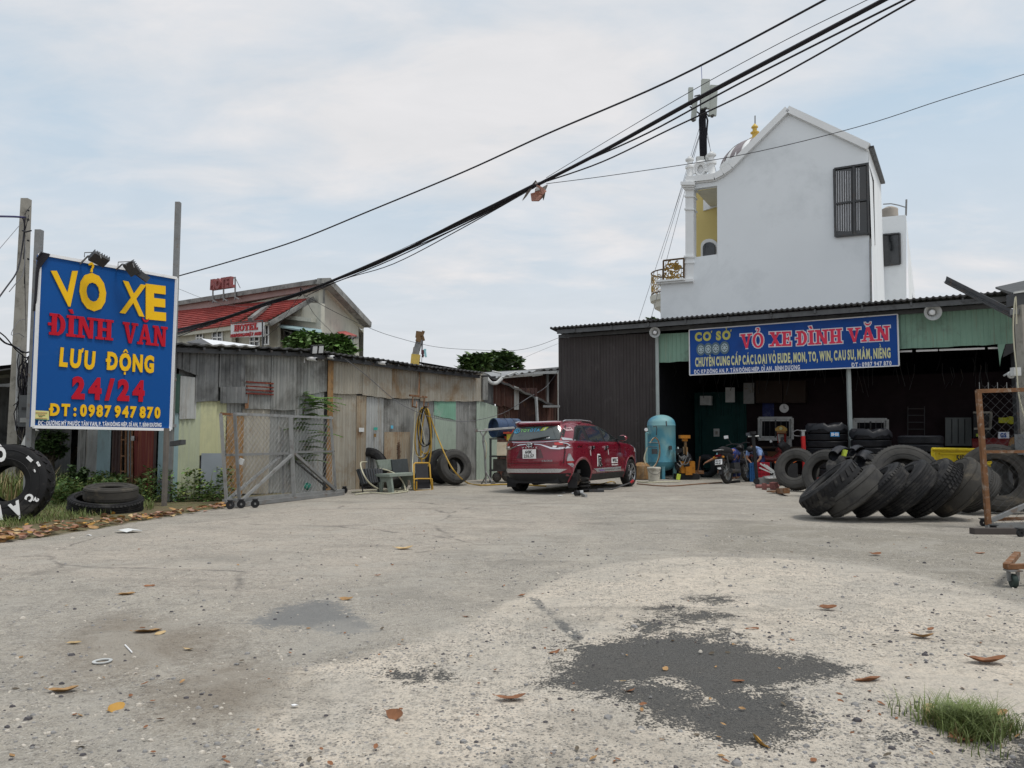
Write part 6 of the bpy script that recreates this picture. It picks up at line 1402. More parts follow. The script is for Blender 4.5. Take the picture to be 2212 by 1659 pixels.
mb = MB(); mb.bar((xrear(0,1.2)-.03, -.02, 1.19), (xrear(-.3,1.28)-.03, -.42, 1.26), .02, .03); mb.tube([(xrear(0,1.19)-.02, .05, 1.175),(xrear(0,1.2)-.04, 0, 1.19),(xrear(-.2,1.22)-.03, -.30, 1.245)], .014, 6); mb.build('wiper', m_black, car)
for s_ in (-1, 1):
    lamp = conform('tail_lamp', [(s_*.36,1.115),(s_*.60,1.13),(s_*.845,1.10),(s_*.852,1.02),(s_*.62,.985),(s_*.50,1.005),(s_*.40,1.07)], 'r', m_lensd, .014, .02)
    conform('lamp_bright', [(s_*.56,1.10),(s_*.70,1.105),(s_*.79,1.075),(s_*.70,1.05),(s_*.58,1.045)], 'r', m_lens, .02, .01, parent=lamp)
    conform('lamp_chrome', [(s_*.38,1.04),(s_*.52,1.0),(s_*.66,.985),(s_*.852,1.01),(s_*.852,.99),(s_*.66,.955),(s_*.50,.968),(s_*.42,1.0),(s_*.26,1.055),(s_*.10,1.07),(s_*.10,1.082),(s_*.26,1.07)], 'r', m_chrome, .02, .014, parent=lamp)
    conform('reverse_lens', [(s_*.54,1.035),(s_*.62,1.03),(s_*.60,.998),(s_*.54,1.0)], 'r', m_wplain, .024, .01, parent=lamp)
    conform('lamp_upper_chrome', [(s_*.34,1.118),(s_*.6,1.136),(s_*.85,1.108),(s_*.85,1.118),(s_*.6,1.15),(s_*.34,1.13)], 'r', m_chrome, .018, .012, parent=lamp)
    # lamp turning the corner
    conform('lamp_corner', [(-.80,1.11),(-.56,1.07),(-.50,1.035),(-.60,1.0),(-.80,1.0)], 's', m_lensd, .012, .012, side=s_, parent=lamp)
    conform('lamp_corner_chrome', [(-.80,.99),(-.60,.985),(-.47,1.035),(-.56,1.085),(-.80,1.13),(-.80,1.115),(-.57,1.07),(-.50,1.035),(-.61,1.0),(-.80,1.005)], 's', m_chrome, .02, .014, side=s_, parent=lamp)
    r_ = conform('bumper_reflector', [(s_*.775,.86),(s_*.79,.86),(s_*.82,.70),(s_*.76,.70)], 'r', m_sil, .022, .02); conform('reflector_lens', [(s_*.765,.69),(s_*.815,.69),(s_*.815,.665),(s_*.765,.67)], 'r', m_lens, .024, .02, parent=r_)
    conform('bumper_vent', [(s_*.765,.65),(s_*.81,.65),(s_*.825,.56),(s_*.815,.55)], 'r', m_sil, .02, .02)
conform('tailgate_band', [(-.36,1.118),(.36,1.118),(.36,1.085),(.26,1.072),(.10,1.083),(-.10,1.083),(-.26,1.072),(-.36,1.085)], 'r', m_lensd, .012, .014)
conform('band_chrome', [(-.36,1.118),(.36,1.118),(.36,1.128),(-.36,1.128)], 'r', m_chrome, .016, .014)
conform('bumper_silver', [(-.66,.46),(.66,.46),(.76,.53),(.60,.545),(-.60,.545),(-.76,.53)], 'r', m_sil, .03, .04)
conform('bumper_skirt', [(-.80,.245),(.80,.245),(.83,.44),(-.83,.44)], 'r', m_black, .015, .03)
conform('tailgate_gap', [(-.72,.66),(.72,.66),(.72,.668),(-.72,.668)], 'r', m_black, .003, .005)
for s_ in (-1, 1): conform('tailgate_gap', [(s_*.715,.66),(s_*.725,.66),(s_*.74,.96),(s_*.73,.96)], 'r', m_black, .003, .005); conform('tailgate_gap', [(s_*.68,1.15),(s_*.69,1.15),(s_*.63,1.56),(s_*.62,1.56)], 'r', m_black, .003, .005)
conform('lower_crease', [(-.55,.735),(.55,.735),(.50,.755),(-.50,.755)], 'r', m_car, .018, .03); conform('plate_recess_shade', [(-.34,.77),(.34,.77),(.26,.96),(-.26,.96)], 'r', mat('car_paint_shadow', (0.07,0.006,0.012), 0.35, 0.2, 0.04, 1, coat=1.0), .002, .004)  # darker red panel paints the shade of the plate recess
# badge, plate, lettering
xb = xrear(0, 1.06)-.035
mb = MB(); M = Matrix.Translation((xb, .0, 1.06)) @ Matrix.Rotation(-PI/2, 4, 'Y') @ Matrix.Diagonal((.72, 1, 1, 1)); mb.lathe([(0,.0),(.075,.0),(.075,.012),(0,.014)], 20, M); bd = mb.build('badge', m_black, car)
mb = MB(); 
def ringxy(cy, cz, ry, rz, r=.006, n=18): mb.tube([(xb-.014, cy+ry*math.cos(2*PI*i/n), cz+rz*math.sin(2*PI*i/n)) for i in range(n+1)], r, 5, cap=False)
ringxy(0,1.06,.066,.046); ringxy(0,1.06,.022,.042,.005); ringxy(0,1.082,.046,.018,.005); mb.build('emblem', m_chrome, bd)
mb = MB(); xp = xrear(0,.86)-.028; mb.box((xp, 0, .865), (.012, .33, .20)); pt_ = mb.build('licence_plate', m_wplain, car)
tx = lambda s, y, z, w_, h_, m, par, x=None, bold=.02, d=.004, **k: text(s, (x if x is not None else xrear(y-w_/2, z)-.012, y, z), (0,-1,0), (0,0,1), w_, h_, d, m, par, bold=bold, **k)
m_ink = mat('ink_black', (0.02,0.02,0.02), 0.5)
tx('60K', .095, .875, .17, .065, m_ink, pt_, x=xp-.007); tx('235.57', .13, .79, .25, .062, m_ink, pt_, x=xp-.007)
tx('V E L O Z', .20, .985, .40, .032, m_chrome, car, bold=.03, x=xrear(0,.99)-.022, name='model_lettering'); tx('CROSS', -.30, .70, .26, .032, m_sil, car, bold=.02, name='trim_lettering')
# rear window stickers
xg = lambda y, z: xrear(y, z)-.012
def conf_text(s, y0, z0, w_, h_, m, name='window_sticker', bold=.03, kind='r', side=-1):
    os_ = text(s, (0, y0, z0), (0,-1,0), (0,0,1), w_, h_, .002, m, car, bold=bold, name=name)[0]
    for v in os_.data.vertices: v.co.x = xg(v.co.y, v.co.z) - .001 + v.co.x*.5
    return os_
mcy = mat('sticker_cyan', (0.10,0.40,0.62), 0.5); mly = mat('sticker_lime', (0.50,0.60,0.08), 0.5)
conf_text('TOY', .33, 1.405, .24, .075, mat('sticker_green', (0.25,0.58,0.20), 0.5), bold=.04); conf_text('OTA', .09, 1.41, .25, .075, mcy, bold=.04)
o = conform('sticker_block', [(-.17,1.42),(-.29,1.43),(-.35,1.52),(-.22,1.505)], 'r', mly, .012, .004); conform('sticker_block', [(-.24,1.435),(-.27,1.435),(-.31,1.505),(-.28,1.505)], 'r', m_wplain, .015, .004)
conform('sticker_upper', [(.22,1.505),(.02,1.51),(.02,1.52),(.24,1.515)], 'r', mat('sticker_teal', (0.06,0.30,0.28), 0.5), .012, .004); conform('sticker_upper', [(-.02,1.51),(-.16,1.515),(-.16,1.525),(-.02,1.52)], 'r', MATS['sticker_teal'], .012, .004)
mb = MB(); cy, cz = .44, 1.435
for ry, rz in ((.085,.062),(.03,.055)): mb.tube([(xg(cy+ry*math.cos(2*PI*i/20), cz+rz*math.sin(2*PI*i/20))-.004, cy+ry*math.cos(2*PI*i/20), cz+rz*math.sin(2*PI*i/20)) for i in range(21)], .009, 5, cap=False)
mb.tube([(xg(cy+.055*math.cos(2*PI*i/20), cz+.035+.02*math.sin(2*PI*i/20))-.004, cy+.055*math.cos(2*PI*i/20), cz+.03+.02*math.sin(2*PI*i/20)) for i in range(21)], .008, 5, cap=False); mb.build('emblem_sticker', mcy, car)
conform('small_sticker', [(-.36,1.215),(-.44,1.22),(-.44,1.245),(-.36,1.24)], 'r', m_wplain, .013, .004)
conform('faint_sticker', [(.36,1.30),(.24,1.30),(.24,1.315),(.36,1.315)], 'r', m_glassl, .012, .004)
# side stickers on the right
def sside(s, x0, z0, w_, h_, m, name='door_lettering', bold=.03, e=.012, it=0.0):
    o = text(s, (x0, -.9, z0), (1,0,0), (0,0,1), w_, h_, .002, m, car, bold=bold, name=name, italic=it)[0]
    for v in o.data.vertices: v.co.y = -(yside(v.co.x, v.co.z)+e) + (v.co.y+.9)
mwt = m_wplain
sside('R', .70, .58, .26, .22, mwt, bold=.10, e=.008); sside('R', .735, .565, .25, .21, m_ink, bold=.09, e=.011); sside('R', .765, .585, .19, .165, mwt, bold=.0, e=.014); sside('R', .775, .590, .17, .150, m_ink, bold=-.01, e=.017)
conform('door_sticker', [(1.50,.60),(1.86,.60),(1.86,.73),(1.50,.73)], 's', mwt, .008, .006); sside('WRC', 1.53, .625, .30, .085, m_ink, bold=.03, e=.012); sside('Motorsport', 1.50, .545, .36, .035, mwt, bold=.03)
conform('side_stripe', [(.50,.505),(.70,.43),(2.05,.41),(2.05,.51)], 's', m_sil, .012, .008); conform('stripe_accent', [(1.0,.475),(1.12,.44),(.86,.44),(.78,.47)], 's', mat('accent_purple', (0.22,0.12,0.35), 0.5), .016, .008)
conform('stripe_line', [(.75,.462),(2.05,.452),(2.05,.458),(.75,.470)], 's', m_ink, .016, .008)
conform('pillar_sticker', [(-.47,1.48),(-.22,1.515),(-.17,1.42),(-.42,1.405)], 's', mat('sticker_pink', (0.55,0.38,0.40), 0.6), .012, .004); sside('DAILY', -.43, 1.458, .2, .03, MATS['car_paint_shadow'], e=.016, bold=.05)
for x, z in ((.34,.80),(1.30,.80)): conform('door_guard', [(x,z+.12),(x+.012,z+.12),(x+.035,z),(x+.02,z)], 's', mwt, .014, .01)
# windscreen and lamps at the front
mb = MB(); vs = []
for i in range(9):
    y = -.66+1.32*i/8
    for z in (1.14, 1.28, 1.42, 1.54): a, b, hw, p = lv(z); c = (a+b)/2; r = (b-a)/2; vs.append((c+r*(1-abs(y/hw)**p)**(1/p)+.012, y*(1-(z-1.14)*.25), z))
mb.add(vs, [(i*4+k, i*4+k+4, i*4+k+5, i*4+k+1) for i in range(8) for k in range(3)]); mb.build('windscreen', m_cglass, car, smooth=True)
for s_ in (-1, 1):
    conform('headlight', [(3.05,.86),(3.46,.80),(3.50,.90),(3.20,.95)], 's', m_sil, .008, .012, side=s_)
mb = MB(); mb.box((3.60, 0, .62), (.03, 1.2, .36)); mb.box((3.58, 0, .42), (.05, 1.3, .12)); mb.build('grille', m_black, car)
# underside, exhaust, mud flaps
mb = MB(); mb.box((1.3, 0, .27), (3.6, 1.1, .12)); mb.box((0, 0, .33), (.14, 1.3, .12)); mb.tube([(-.5,.1,.26),(.3,.05,.28)], .09, 10); mb.box((-.45,0,.30), (.5,1.2,.14)); mb.tube([(-.70,.45,.24),(-.3,.45,.26)], .03, 8); mb.build('underbody', m_black, car)
mb = MB(); mb.box((-.36, .77, .24), (.02,.24,.24)); mb.box((-.36, -.77, .24), (.02,.22,.24)); mb.build('mud_flap', m_black, car)
def wheel(wx, sy, rim=True):
    w_ = MB(); M = Matrix.Translation((wx, sy*.765, WR-.0)) @ Matrix.Rotation(-sy*PI/2, 4, 'X')
    w_.lathe([(.225,-.10),(.30,-.105),(.328,-.09),(WR,-.06),(WR,-.02),(WR-.008,-.018),(WR-.008,-.006),(WR,-.004),(WR,.04),(WR-.008,.042),(WR-.008,.054),(WR,.056),(.328,.09),(.30,.105),(.235,.10),(.225,.08)], 48, M, closed=True)
    t_ = w_.build('wheel', m_rub, car, smooth=True, angle=30)
    rm = MB(); rm.lathe([(.228,.098),(.222,.09),(.205,.04),(.20,-.08),(.05,-.06),(.0,.02)], 40, M); rm.build('rim_barrel', m_black, t_, smooth=True)
    sp = MB(); sp.lathe([(.215,.085),(.233,.10),(.236,.096),(.218,.078)], 40, M, closed=True)
    for k in range(5):
        for dk in (-.16, .16):
            a = 2*PI*k/5; p0 = Vector((math.cos(a+dk*.35)*.045, math.sin(a+dk*.35)*.045, .072)); p1 = Vector((math.cos(a+dk*1.5)*.222, math.sin(a+dk*1.5)*.222, .088)); sp.bar(M @ p0, M @ p1, .026, .03)
    sp.lathe([(0,.09),(.035,.088),(.05,.07),(.05,.03)], 16, M); sp.build('spokes', m_rim, t_, smooth=True, angle=30)
wheel(0, 1); wheel(2.75, 1); wheel(2.75, -1)
# bare hub with disc and calliper at right rear, hanging low
hz = .30; M = Matrix.Translation((0, -.70, hz)) @ Matrix.Rotation(PI/2, 4, 'X'); mb = MB(); mb.lathe([(0,-.03),(.14,-.03),(.145,-.02),(.145,.0),(.08,.0),(.08,.055),(.03,.06),(.03,.085),(0,.085)], 28, M)
for k in range(5): a = 2*PI*k/5; mb.tube([M @ Vector((.057*math.cos(a), .057*math.sin(a), .05)), M @ Vector((.057*math.cos(a), .057*math.sin(a), .095))], .008, 6)
hu = mb.build('brake_disc', m_disc, car, smooth=True, angle=30); mb = MB(); mb.box((.02, -.70, hz+.16), (.14,.09,.08)); mb.box((-.05, -.72, hz+.13), (.04,.05,.12)); mb.tube([(0.05,-.6,hz+.1),(.05,-.6,.75)], .035, 8); mb.build('calliper', m_steel, hu)
for o in car.children_recursive:      # the upper body is lower than the panels were drawn
    for v in o.data.vertices:
        if v.co.z > 1.10: v.co.z = 1.10 + (v.co.z-1.10)*.82
# body tilt: the right side stands higher on the jack
car.matrix_world = carM @ Matrix.Rotation(R_(-1.2), 4, 'X') ; car.matrix_local = car.matrix_world

# air jack of stacked bellows and its lever
jp = carM @ Vector((.40, -.66, 0)); ja = thing('air_jack', 'black bellows jack under the right side of the car', 'jack', (jp.x, jp.y, 0)); mb = MB()
pr = []
for k in range(4): pr += [(.11,.02+k*.085),(.165,.045+k*.085),(.165,.07+k*.085),(.11,.095+k*.085)]
mb.lathe([(0,.0),(.15,0)]+pr+[(0,.36)], 22, Matrix.Translation((jp.x, jp.y, 0))); mb.build('bellows', m_rub, ja, smooth=True, angle=40)
je = G(1362-0, 1040); lv0 = G(1316, 1064+4); mb = MB(); hd = G(1367, 1045)
mb.tube([G(1290,1057,.06), G(1322,1057,.05), DY(1364,1042,G(1352,1052).y-1.6)], .018, 6); mb.box(G(1288,1060,.03), (.35,.16,.05)); mb.build('lever', m_steel, ja); mb = MB(); q_ = DY(1367,1040,G(1352,1052).y-1.7); mb.tube([q_-Vector((.05,0,.03)), q_+Vector((.02,0,.03))], .03, 8); mb.build('grip', m_hotr, ja)
hose([G(1276,1047,.03), G(1300,1045,.03), G(1322,1040,.03), G(1330,1044,.03)], .014, m_hy, 'short yellow hose under the car beside the jack')
# impact wrench on the ground before the car
p = G(1250, 1068); wr = thing('impact_wrench', 'silver and black air wrench lying on the ground before the car', 'tool', p); mb = MB(); mb.tube([G(1235,1066,.06), G(1243,1065,.07)], .02, 8); mb.tube([G(1250,1065,.07), G(1260,1064,.08)], .055, 10); mb.build('wrench_head', m_galv, wr)
mb = MB(); mb.tube([G(1243,1065.5,.07), G(1251,1065,.07)], .06, 10); mb.build('wrench_body', m_black, wr); mb = MB(); mb.bar(G(1255,1066,.05), G(1266,1071,.03), .06, .05); mb.build('wrench_grip', m_galv, wr)
# black bundle on the roof end and small jug
mb = MB(); rr = random.Random(8)

# ================================================================== TYRE SHOP
s0_ = G(1418, 1030); Sh = Plane(s0_, (s0_.x+.879, s0_.y-.477)); AN = math.atan2(Sh.u.y, Sh.u.x); RS = Matrix.Rotation(AN, 3, 'Z')
shop = thing('tyre_shop', 'open fronted tyre shop with brown sheet wall, green fascia sheets and dark corrugated roof', 'building', Sh.pt(4, 0), AN)
def SS(x0, x1, yt, yb, m, off=0.0, **k): return S(x0, x1, yt, yb, m, off, pl=Sh, parent=shop, **k)
sh = Sh.hit
# the brown front, as separate sheets
xs = [1207, 1252, 1297, 1341, 1381, 1420]
for i, (a, b) in enumerate(zip(xs, xs[1:])):
    t0 = 731-(a-1207)*.055; t1 = 731-(b-1207)*.055; SS(a, b+.6, (t0, t1), 1040, m_shopb, .03+.012*(i % 2), kind='rib', pitch=.115, amp=.008)
SS(1418, 1496, (722,718), (784,780), m_fgreen, .03, kind='rib', pitch=.14, amp=.007, label='green fascia sheet left of the banner')
xs = [1936, 2000, 2064, 2125, 2184]
for a, b in zip(xs, xs[1:]): SS(a, b+.5, (677-(a-1936)*.066, 677-(b-1936)*.066), (755-(a-1936)*.05, 755-(b-1936)*.05), m_fgreen, .03, kind='rib', pitch=.14, amp=.007)
SS(1494, 1940, (717,680), (776,752), m_fgreen, .0, kind='rib', pitch=.14, label='green fascia behind the banner')
quad([sh(2155,744,.05), sh(2172,742,.05), sh(2162,775,.05), sh(2160,792,.05)], 'torn_fascia_end', m_fgreen, shop, .02, Sh.n, 'torn tapering end of the green fascia')
quad([sh(2172,742,.02), sh(2186,679,.02), sh(2190,760,.02), sh(2166,772,.02)], 'dark_corner_sheet', m_steel, shop, .05, Sh.n)
# eaves, purlins, posts
Se = Sh.off(.75)
a, b = Se.uv(1188, 707.5), Se.uv(2196, 627); a2 = Se.uv(2290, 619)
roof_strip(Sh, a[0], a[1], b[0], b[1], 10, .9, m_roofd, shop, over=.75, pitch=.16, amp=.028, thick=.05)
def sbar(x0, y0, x1, y1, w_, m, off=0.0, nm='beam', off1=None, h_=None): mb = MB(); mb.bar(Sh.hit(x0,y0,off), Sh.hit(x1,y1,off if off1 is None else off1), w_, h_, up=(0,0,1) if abs(x1-x0) > 30 else None); return mb.build(nm, m, shop)
sbar(1204, 717, 2186, 645, .07, m_beam, .6, 'purlin', h_=.14); sbar(1207, 727, 2186, 658, .06, m_beam, .1, 'purlin', h_=.12)
for x in (1224, 1395, 1419, 1492, 1506, 1562, 1580, 1594, 1680, 1694, 1777, 1790, 1880, 1894, 2000, 2054, 2110, 2163): 
    y = 712-(x-1190)*.0745; sbar(x, y+10, x, y+20, .07, m_beam, .06, 'short_strut')
for x in (1240, 1320, 1400, 1480, 1572, 1665, 1760, 1862, 1968, 2080, 2180):
    y = 709-(x-1190)*.079; mb = MB(); p = Sh.hit(x, y+8, .68); mb.bar(p, p - Sh.n*1.4 + Vector((0,0,-.05)), .05, .12, up=(0,0,1)); mb.build('rafter', m_beam, shop)
m_pgp = mat('post_pale', (0.42,0.47,0.46), 0.5, 0.1, 0.1, 4)
mb = MB(); p = Sh.hit(1418.5, 724, .1); mb.bar((p.x, p.y, 0), p, .10); mb.build('post', m_pgp, shop); mb = MB(); p = Sh.hit(1831.5, 760, .0); mb.bar((p.x, p.y, 0), p, .10); mb.build('post', m_pgp, shop)
mb = MB(); p = Sh.hit(2190, 700, -.1); mb.bar((p.x, p.y, 0), p, .16); mb.build('post', m_steel, shop)
mb = MB()
for x0, x1 in ((1941,1970),(1979,2026),(2029,2127),(2134,2188)):
    mb.bar(Sh.hit(x0, 759.5-(x0-1941)*.037, -.1), Sh.hit(x1, 759.5-(x1-1941)*.037, -.1), .05, .05, up=(0,0,1))
mb.build('tube_strip', m_wplain, shop)
# inside: walls and ceiling coloured near black to put in the indoor shade
m_dk = mat('shop_inner_shade', (0.010,0.010,0.013), 0.9, 0, 0.3, 1.5); m_mar = mat('shop_inner_maroon', (0.016,0.009,0.011), 0.85, 0, 0.3, 1.5); m_grc = mat('container_green', (0.008,0.045,0.042), 0.7, 0, 0.2, 1.5)
mb = MB(); uL = Sh.uv(1420, 900)[0]+.05; uR = Sh.uv(2200, 900)[0]+3.0; DB = 9.0; zc = 4.55
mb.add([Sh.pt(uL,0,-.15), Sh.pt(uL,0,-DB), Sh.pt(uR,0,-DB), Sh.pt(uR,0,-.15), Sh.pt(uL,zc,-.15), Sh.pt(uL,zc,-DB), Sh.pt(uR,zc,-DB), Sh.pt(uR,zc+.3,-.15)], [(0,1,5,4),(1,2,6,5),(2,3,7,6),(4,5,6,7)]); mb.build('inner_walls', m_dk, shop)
u0 = Sh.uv(1207, 900)[0]; zt_ = Sh.uv(1207, 733)[1]
mb = MB(); mb.add([Sh.pt(u0,0,0), Sh.pt(u0,0,-10), Sh.pt(u0,zt_-.4,-10), Sh.pt(u0,zt_,0)], [(0,1,2,3)]); mb.add([Sh.pt(u0,0,-10), Sh.pt(uR,0,-10), Sh.pt(uR,zt_,-10), Sh.pt(u0,zt_-.4,-10)], [(0,1,2,3)]); mb.build('side_wall', m_shopb, shop)
I = Sh.off(-4.2); ih = I.hit
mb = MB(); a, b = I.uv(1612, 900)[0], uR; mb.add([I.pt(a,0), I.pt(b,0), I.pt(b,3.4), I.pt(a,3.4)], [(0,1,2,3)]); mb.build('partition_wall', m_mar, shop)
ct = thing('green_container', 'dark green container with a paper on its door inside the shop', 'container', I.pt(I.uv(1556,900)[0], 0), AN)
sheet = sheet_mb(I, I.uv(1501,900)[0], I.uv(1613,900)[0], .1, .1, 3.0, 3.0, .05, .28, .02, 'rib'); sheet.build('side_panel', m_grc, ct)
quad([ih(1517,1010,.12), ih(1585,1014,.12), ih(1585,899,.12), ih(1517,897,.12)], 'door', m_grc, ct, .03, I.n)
quad([ih(1541.5,943,.14), ih(1554,943,.14), ih(1554,926,.14), ih(1541.5,926,.14)], 'paper_notice', m_bag, ct, .01, I.n); quad([ih(1545,939,.155), ih(1550.5,939,.155), ih(1550.5,931,.155), ih(1545,931,.155)], 'print_block', m_conc, ct, .005, I.n)
def flat(nm, x0, y0, x1, y1, m, lab, cat, off=.1, th=.05, parent=None):
    o = quad([ih(x0,y1,off), ih(x1,y1,off), ih(x1,y0,off), ih(x0,y0,off)], nm, m, parent, th, I.n)
    if parent is None: tag(o, lab, cat)
    return o
flat('white_board', 1512, 855, 1536, 875, m_bag, 'wide white box hanging in the dark left of the shop', 'box', .6, .2); flat('white_board', 1567, 837, 1587, 869, m_bag, 'upright pale panel hanging in the dark, centre left of the shop', 'panel', .6); flat('mirror_frame', 1606, 827, 1629, 872, m_galvd, 'tall frame with a dark pane hanging under the banner in the shop', 'frame', .6)
flat('poster', 1647, 869, 1672, 903, mat('poster_blue', (0.02,0.03,0.12), 0.6, 0, 0.4, 9, dirt=((0.14,0.14,0.2),0.35,5)), 'dim blue poster above the barred window', 'poster', .05, .01)
flat('wall_cabinet', 1632, 822, 1690, 870, mat('cabinet_brown', (0.03,0.018,0.012), 0.6), 'dark brown wall cabinet left half above the clock', 'cabinet', .5, .5); flat('wall_cabinet', 1692, 822, 1740, 870, MATS['cabinet_brown'], 'dark brown wall cabinet right of the first one above the clock', 'cabinet', .5, .5)
cw = ih(1694, 882, .12); ck = thing('wall_clock', 'round white wall clock inside the shop', 'clock', cw, AN); M = Matrix.Translation(cw) @ Matrix.Rotation(AN, 4, 'Z') @ Matrix.Rotation(PI/2, 4, 'X'); mb = MB(); mb.lathe([(0,0),(.15,0),(.16,.03),(.14,.035),(0,.03)], 24, M); mb.build('dial', m_white, ck); mb = MB(); mb.bar(cw+Sh.n*.04, cw+Sh.n*.04+Vector((0,0,.10)), .012); mb.bar(cw+Sh.n*.04, cw+Sh.n*.04+Sh.u*.07, .012); mb.build('hands', m_black, ck)
def winf(x0, y0, x1, y1, lab, off=.1):
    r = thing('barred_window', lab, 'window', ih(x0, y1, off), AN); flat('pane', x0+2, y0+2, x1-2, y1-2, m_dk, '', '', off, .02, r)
    mb = MB(); c = [ih(x, y, off+.05) for x, y in ((x0,y0),(x1,y0),(x1,y1),(x0,y1))]
    for k in range(4): mb.bar(c[k], c[(k+1) % 4], .09)
    c = [ih(x, y, off+.04) for x, y in ((x0+5,y0+5),(x1-5,y0+5),(x1-5,y1-5),(x0+5,y1-5))]
    for k in range(4): mb.bar(c[k], c[(k+1) % 4], .06)
    mb.build('frame', m_galv, r); mb = MB(); n = 6
    for k in range(1, n): x = x0+(x1-x0)*k/n; mb.bar(ih(x, y0+4, off+.06), ih(x, y1-4, off+.06), .02 if k != 3 else .05)
    mb.build('bars', m_steel, r); return r
winf(1639, 903, 1711, 949, 'white framed barred window under the clock in the shop'); winf(1844, 906, 1916, 950, 'grey barred window right of the middle post')
lad = thing('wall_ladder', 'thin steel ladder on the dark wall above the third tyre stack', 'ladder', ih(1980, 930, .1)); mb = MB(); 
for x in (1961, 1997): mb.bar(ih(x, 878, .1), ih(x, 945, .1), .02)
mb.build('rail', m_steel, lad); mb = MB()
for y in (883, 897, 912, 927): mb.bar(ih(1961, y, .1), ih(1997, y, .1), .02)
mb.build('rung', m_steel, lad)
# workbench with small things
wb = thing('workbench', 'dark workbench below the barred window', 'bench', I.pt(I.uv(1680,1000)[0], 0, .9), AN); mb = MB(); a, b = I.pt(I.uv(1640,980)[0], .95, .9), I.pt(I.uv(1745,980)[0], .95, .9); mb.bar(a, b, .6, .06, up=(0,0,1)); mb.build('top', mat('bench_wood', (0.06,0.04,0.03), 0.7), wb); mb = MB()
for p in (a, b, a.lerp(b, .5)): mb.bar((p.x, p.y, 0), p, .08)
mb.build('leg', m_steel, wb); mb = MB(); mb.bar(a-Vector((0,0,.25)), b-Vector((0,0,.25)), .5, .22, up=(0,0,1)); mb.build('drawer', mat('bench_brown', (0.10,0.045,0.02), 0.7), wb)
mb = MB(); p = DY(1703.5, 977, a.y); p = Vector((p.x, p.y, .98)); mb.lathe([(0,0),(.12,0),(.12,.26),(.09,.28),(0,.29)], 16, Matrix.Translation(p)); tag(mb.build('white_canister', m_bag, smooth=True), 'small white canister standing on the workbench', 'canister')
# red altar plaque
al = thing('red_altar', 'small red and gold household altar hanging right of the barred window', 'altar', ih(1687, 958, .7), AN); P2 = lambda pts, o: [ih(x, y, o) for x, y in pts]
m_reda = mat('altar_red', (0.30,0.02,0.015), 0.5); quad(P2([(1680,957),(1698,957),(1698,934),(1678,934)], .75), 'back_panel', m_reda, al, .05, I.n); quad(P2([(1675,931),(1700,931),(1700,926),(1694,921),(1688,919),(1681,921),(1674,926)], .8), 'crown_board', m_gold, al, .05, I.n); quad(P2([(1678,936),(1698,936),(1698,931),(1678,931)], .95), 'shelf', mat('altar_wood', (0.32,0.18,0.08), 0.6), al, .2, I.n)
quad(P2([(1682,952),(1693,952),(1693,938),(1682,938)], .82), 'glass_panel', m_conc, al, .02, I.n); mb = MB(); p = ih(1687, 925.5, .82); mb.lathe([(0,0),(.055,0),(.055,.02),(0,.02)], 14, Matrix.Translation(p) @ Matrix.Rotation(AN, 4, 'Z') @ Matrix.Rotation(PI/2, 4, 'X')); mb.build('medallion', m_bany, al)
mb = MB(); mb.bar(ih(1681, 938, 1.6), ih(1691, 1004, 1.6), .06, .03); tag(mb.build('pale_stick', m_bag), 'long pale stick leaning before the red altar', 'stick')
# cabinet, machines, right side of the shop
gc = thing('grey_cabinet', 'low grey metal cabinet with doors at the right of the shop', 'cabinet', ih(2070, 965, .4), AN); quad(P2([(2042,963),(2100,963),(2098,902),(2042,902)], .5), 'door', mat('cab_grey', (0.10,0.11,0.11), 0.5, 0.2, 0.2, 2), gc, .5, I.n); mb = MB()
for x in (2056, 2070, 2084): mb.bar(ih(x, 958, .52), ih(x, 905, .52), .015)
mb.build('door_edge', m_black, gc)
dm = thing('dark_machine', 'dark boxy machine with pale frame beside the grey cabinet', 'machine', ih(2122, 950, 1.0), AN); quad(P2([(2103,945),(2140,945),(2140,894),(2103,894)], 1.0), 'housing', m_black, dm, .6, I.n); mb = MB()
for a, b in (((2102,891),(2142,891)), ((2141,891),(2139,926)), ((2104,926),(2140,926))): mb.bar(ih(*a, 1.04), ih(*b, 1.04), .06)
mb.build('frame', m_conc, dm); mb = MB(); mb.box(ih(2112, 940, 1.05), (.09,.02,.09)); mb.build('yellow_label', mly, dm)
bt = thing('battery_box', 'white battery box marked GS behind the wire cage', 'battery', ih(2168, 949, 1.6), AN); quad(P2([(2156,949),(2180,949),(2180,933),(2157,933)], 1.6), 'case', m_banw, bt, .2, I.n); a = ih(2161, 944.5, 1.605); text('GS', a, Sh.u, (0,0,1), (ih(2174,944,1.605)-a).length, .12, .01, m_sblue, bt, bold=.05, name='lettering')
rm_ = thing('red_compressor', 'dim red compressor body low behind the wire cage', 'compressor', ih(2160, 970, 1.4), AN); mb = MB(); cyl(mb, ih(2100, 962, 1.5), ih(2200, 960, 1.5), .22, 14); mb.build('tank', mat('dim_red', (0.14,0.02,0.02), 0.5), rm_, smooth=True); mb = MB(); mb.bar(ih(2157,908,1.5), ih(2176,908,1.5), .16); mb.lathe([(0,-.05),(.12,-.05),(.12,.05),(0,.05)], 14, Matrix.Translation(ih(2182,908,1.5)) @ Matrix.Rotation(PI/2, 4, 'X')); mb.build('yellow_motor', mat('motor_yellow', (0.30,0.30,0.02), 0.5), rm_)
for k in range(6): hose([ih(2207, 940+k*2, 2.2), ih(2196-k*1.6, 945, 2.2), ih(2190-k*1.8, 957, 2.3), ih(2188-k*1.9, 972, 2.4)], .02, m_rusto, ('first','second','third','fourth','fifth','sixth')[k]+' orange brown strand from the right of the coil by the post', 'cable', 'hanging_cable', 5, 3)['group'] = 'orange cable coil by the post'
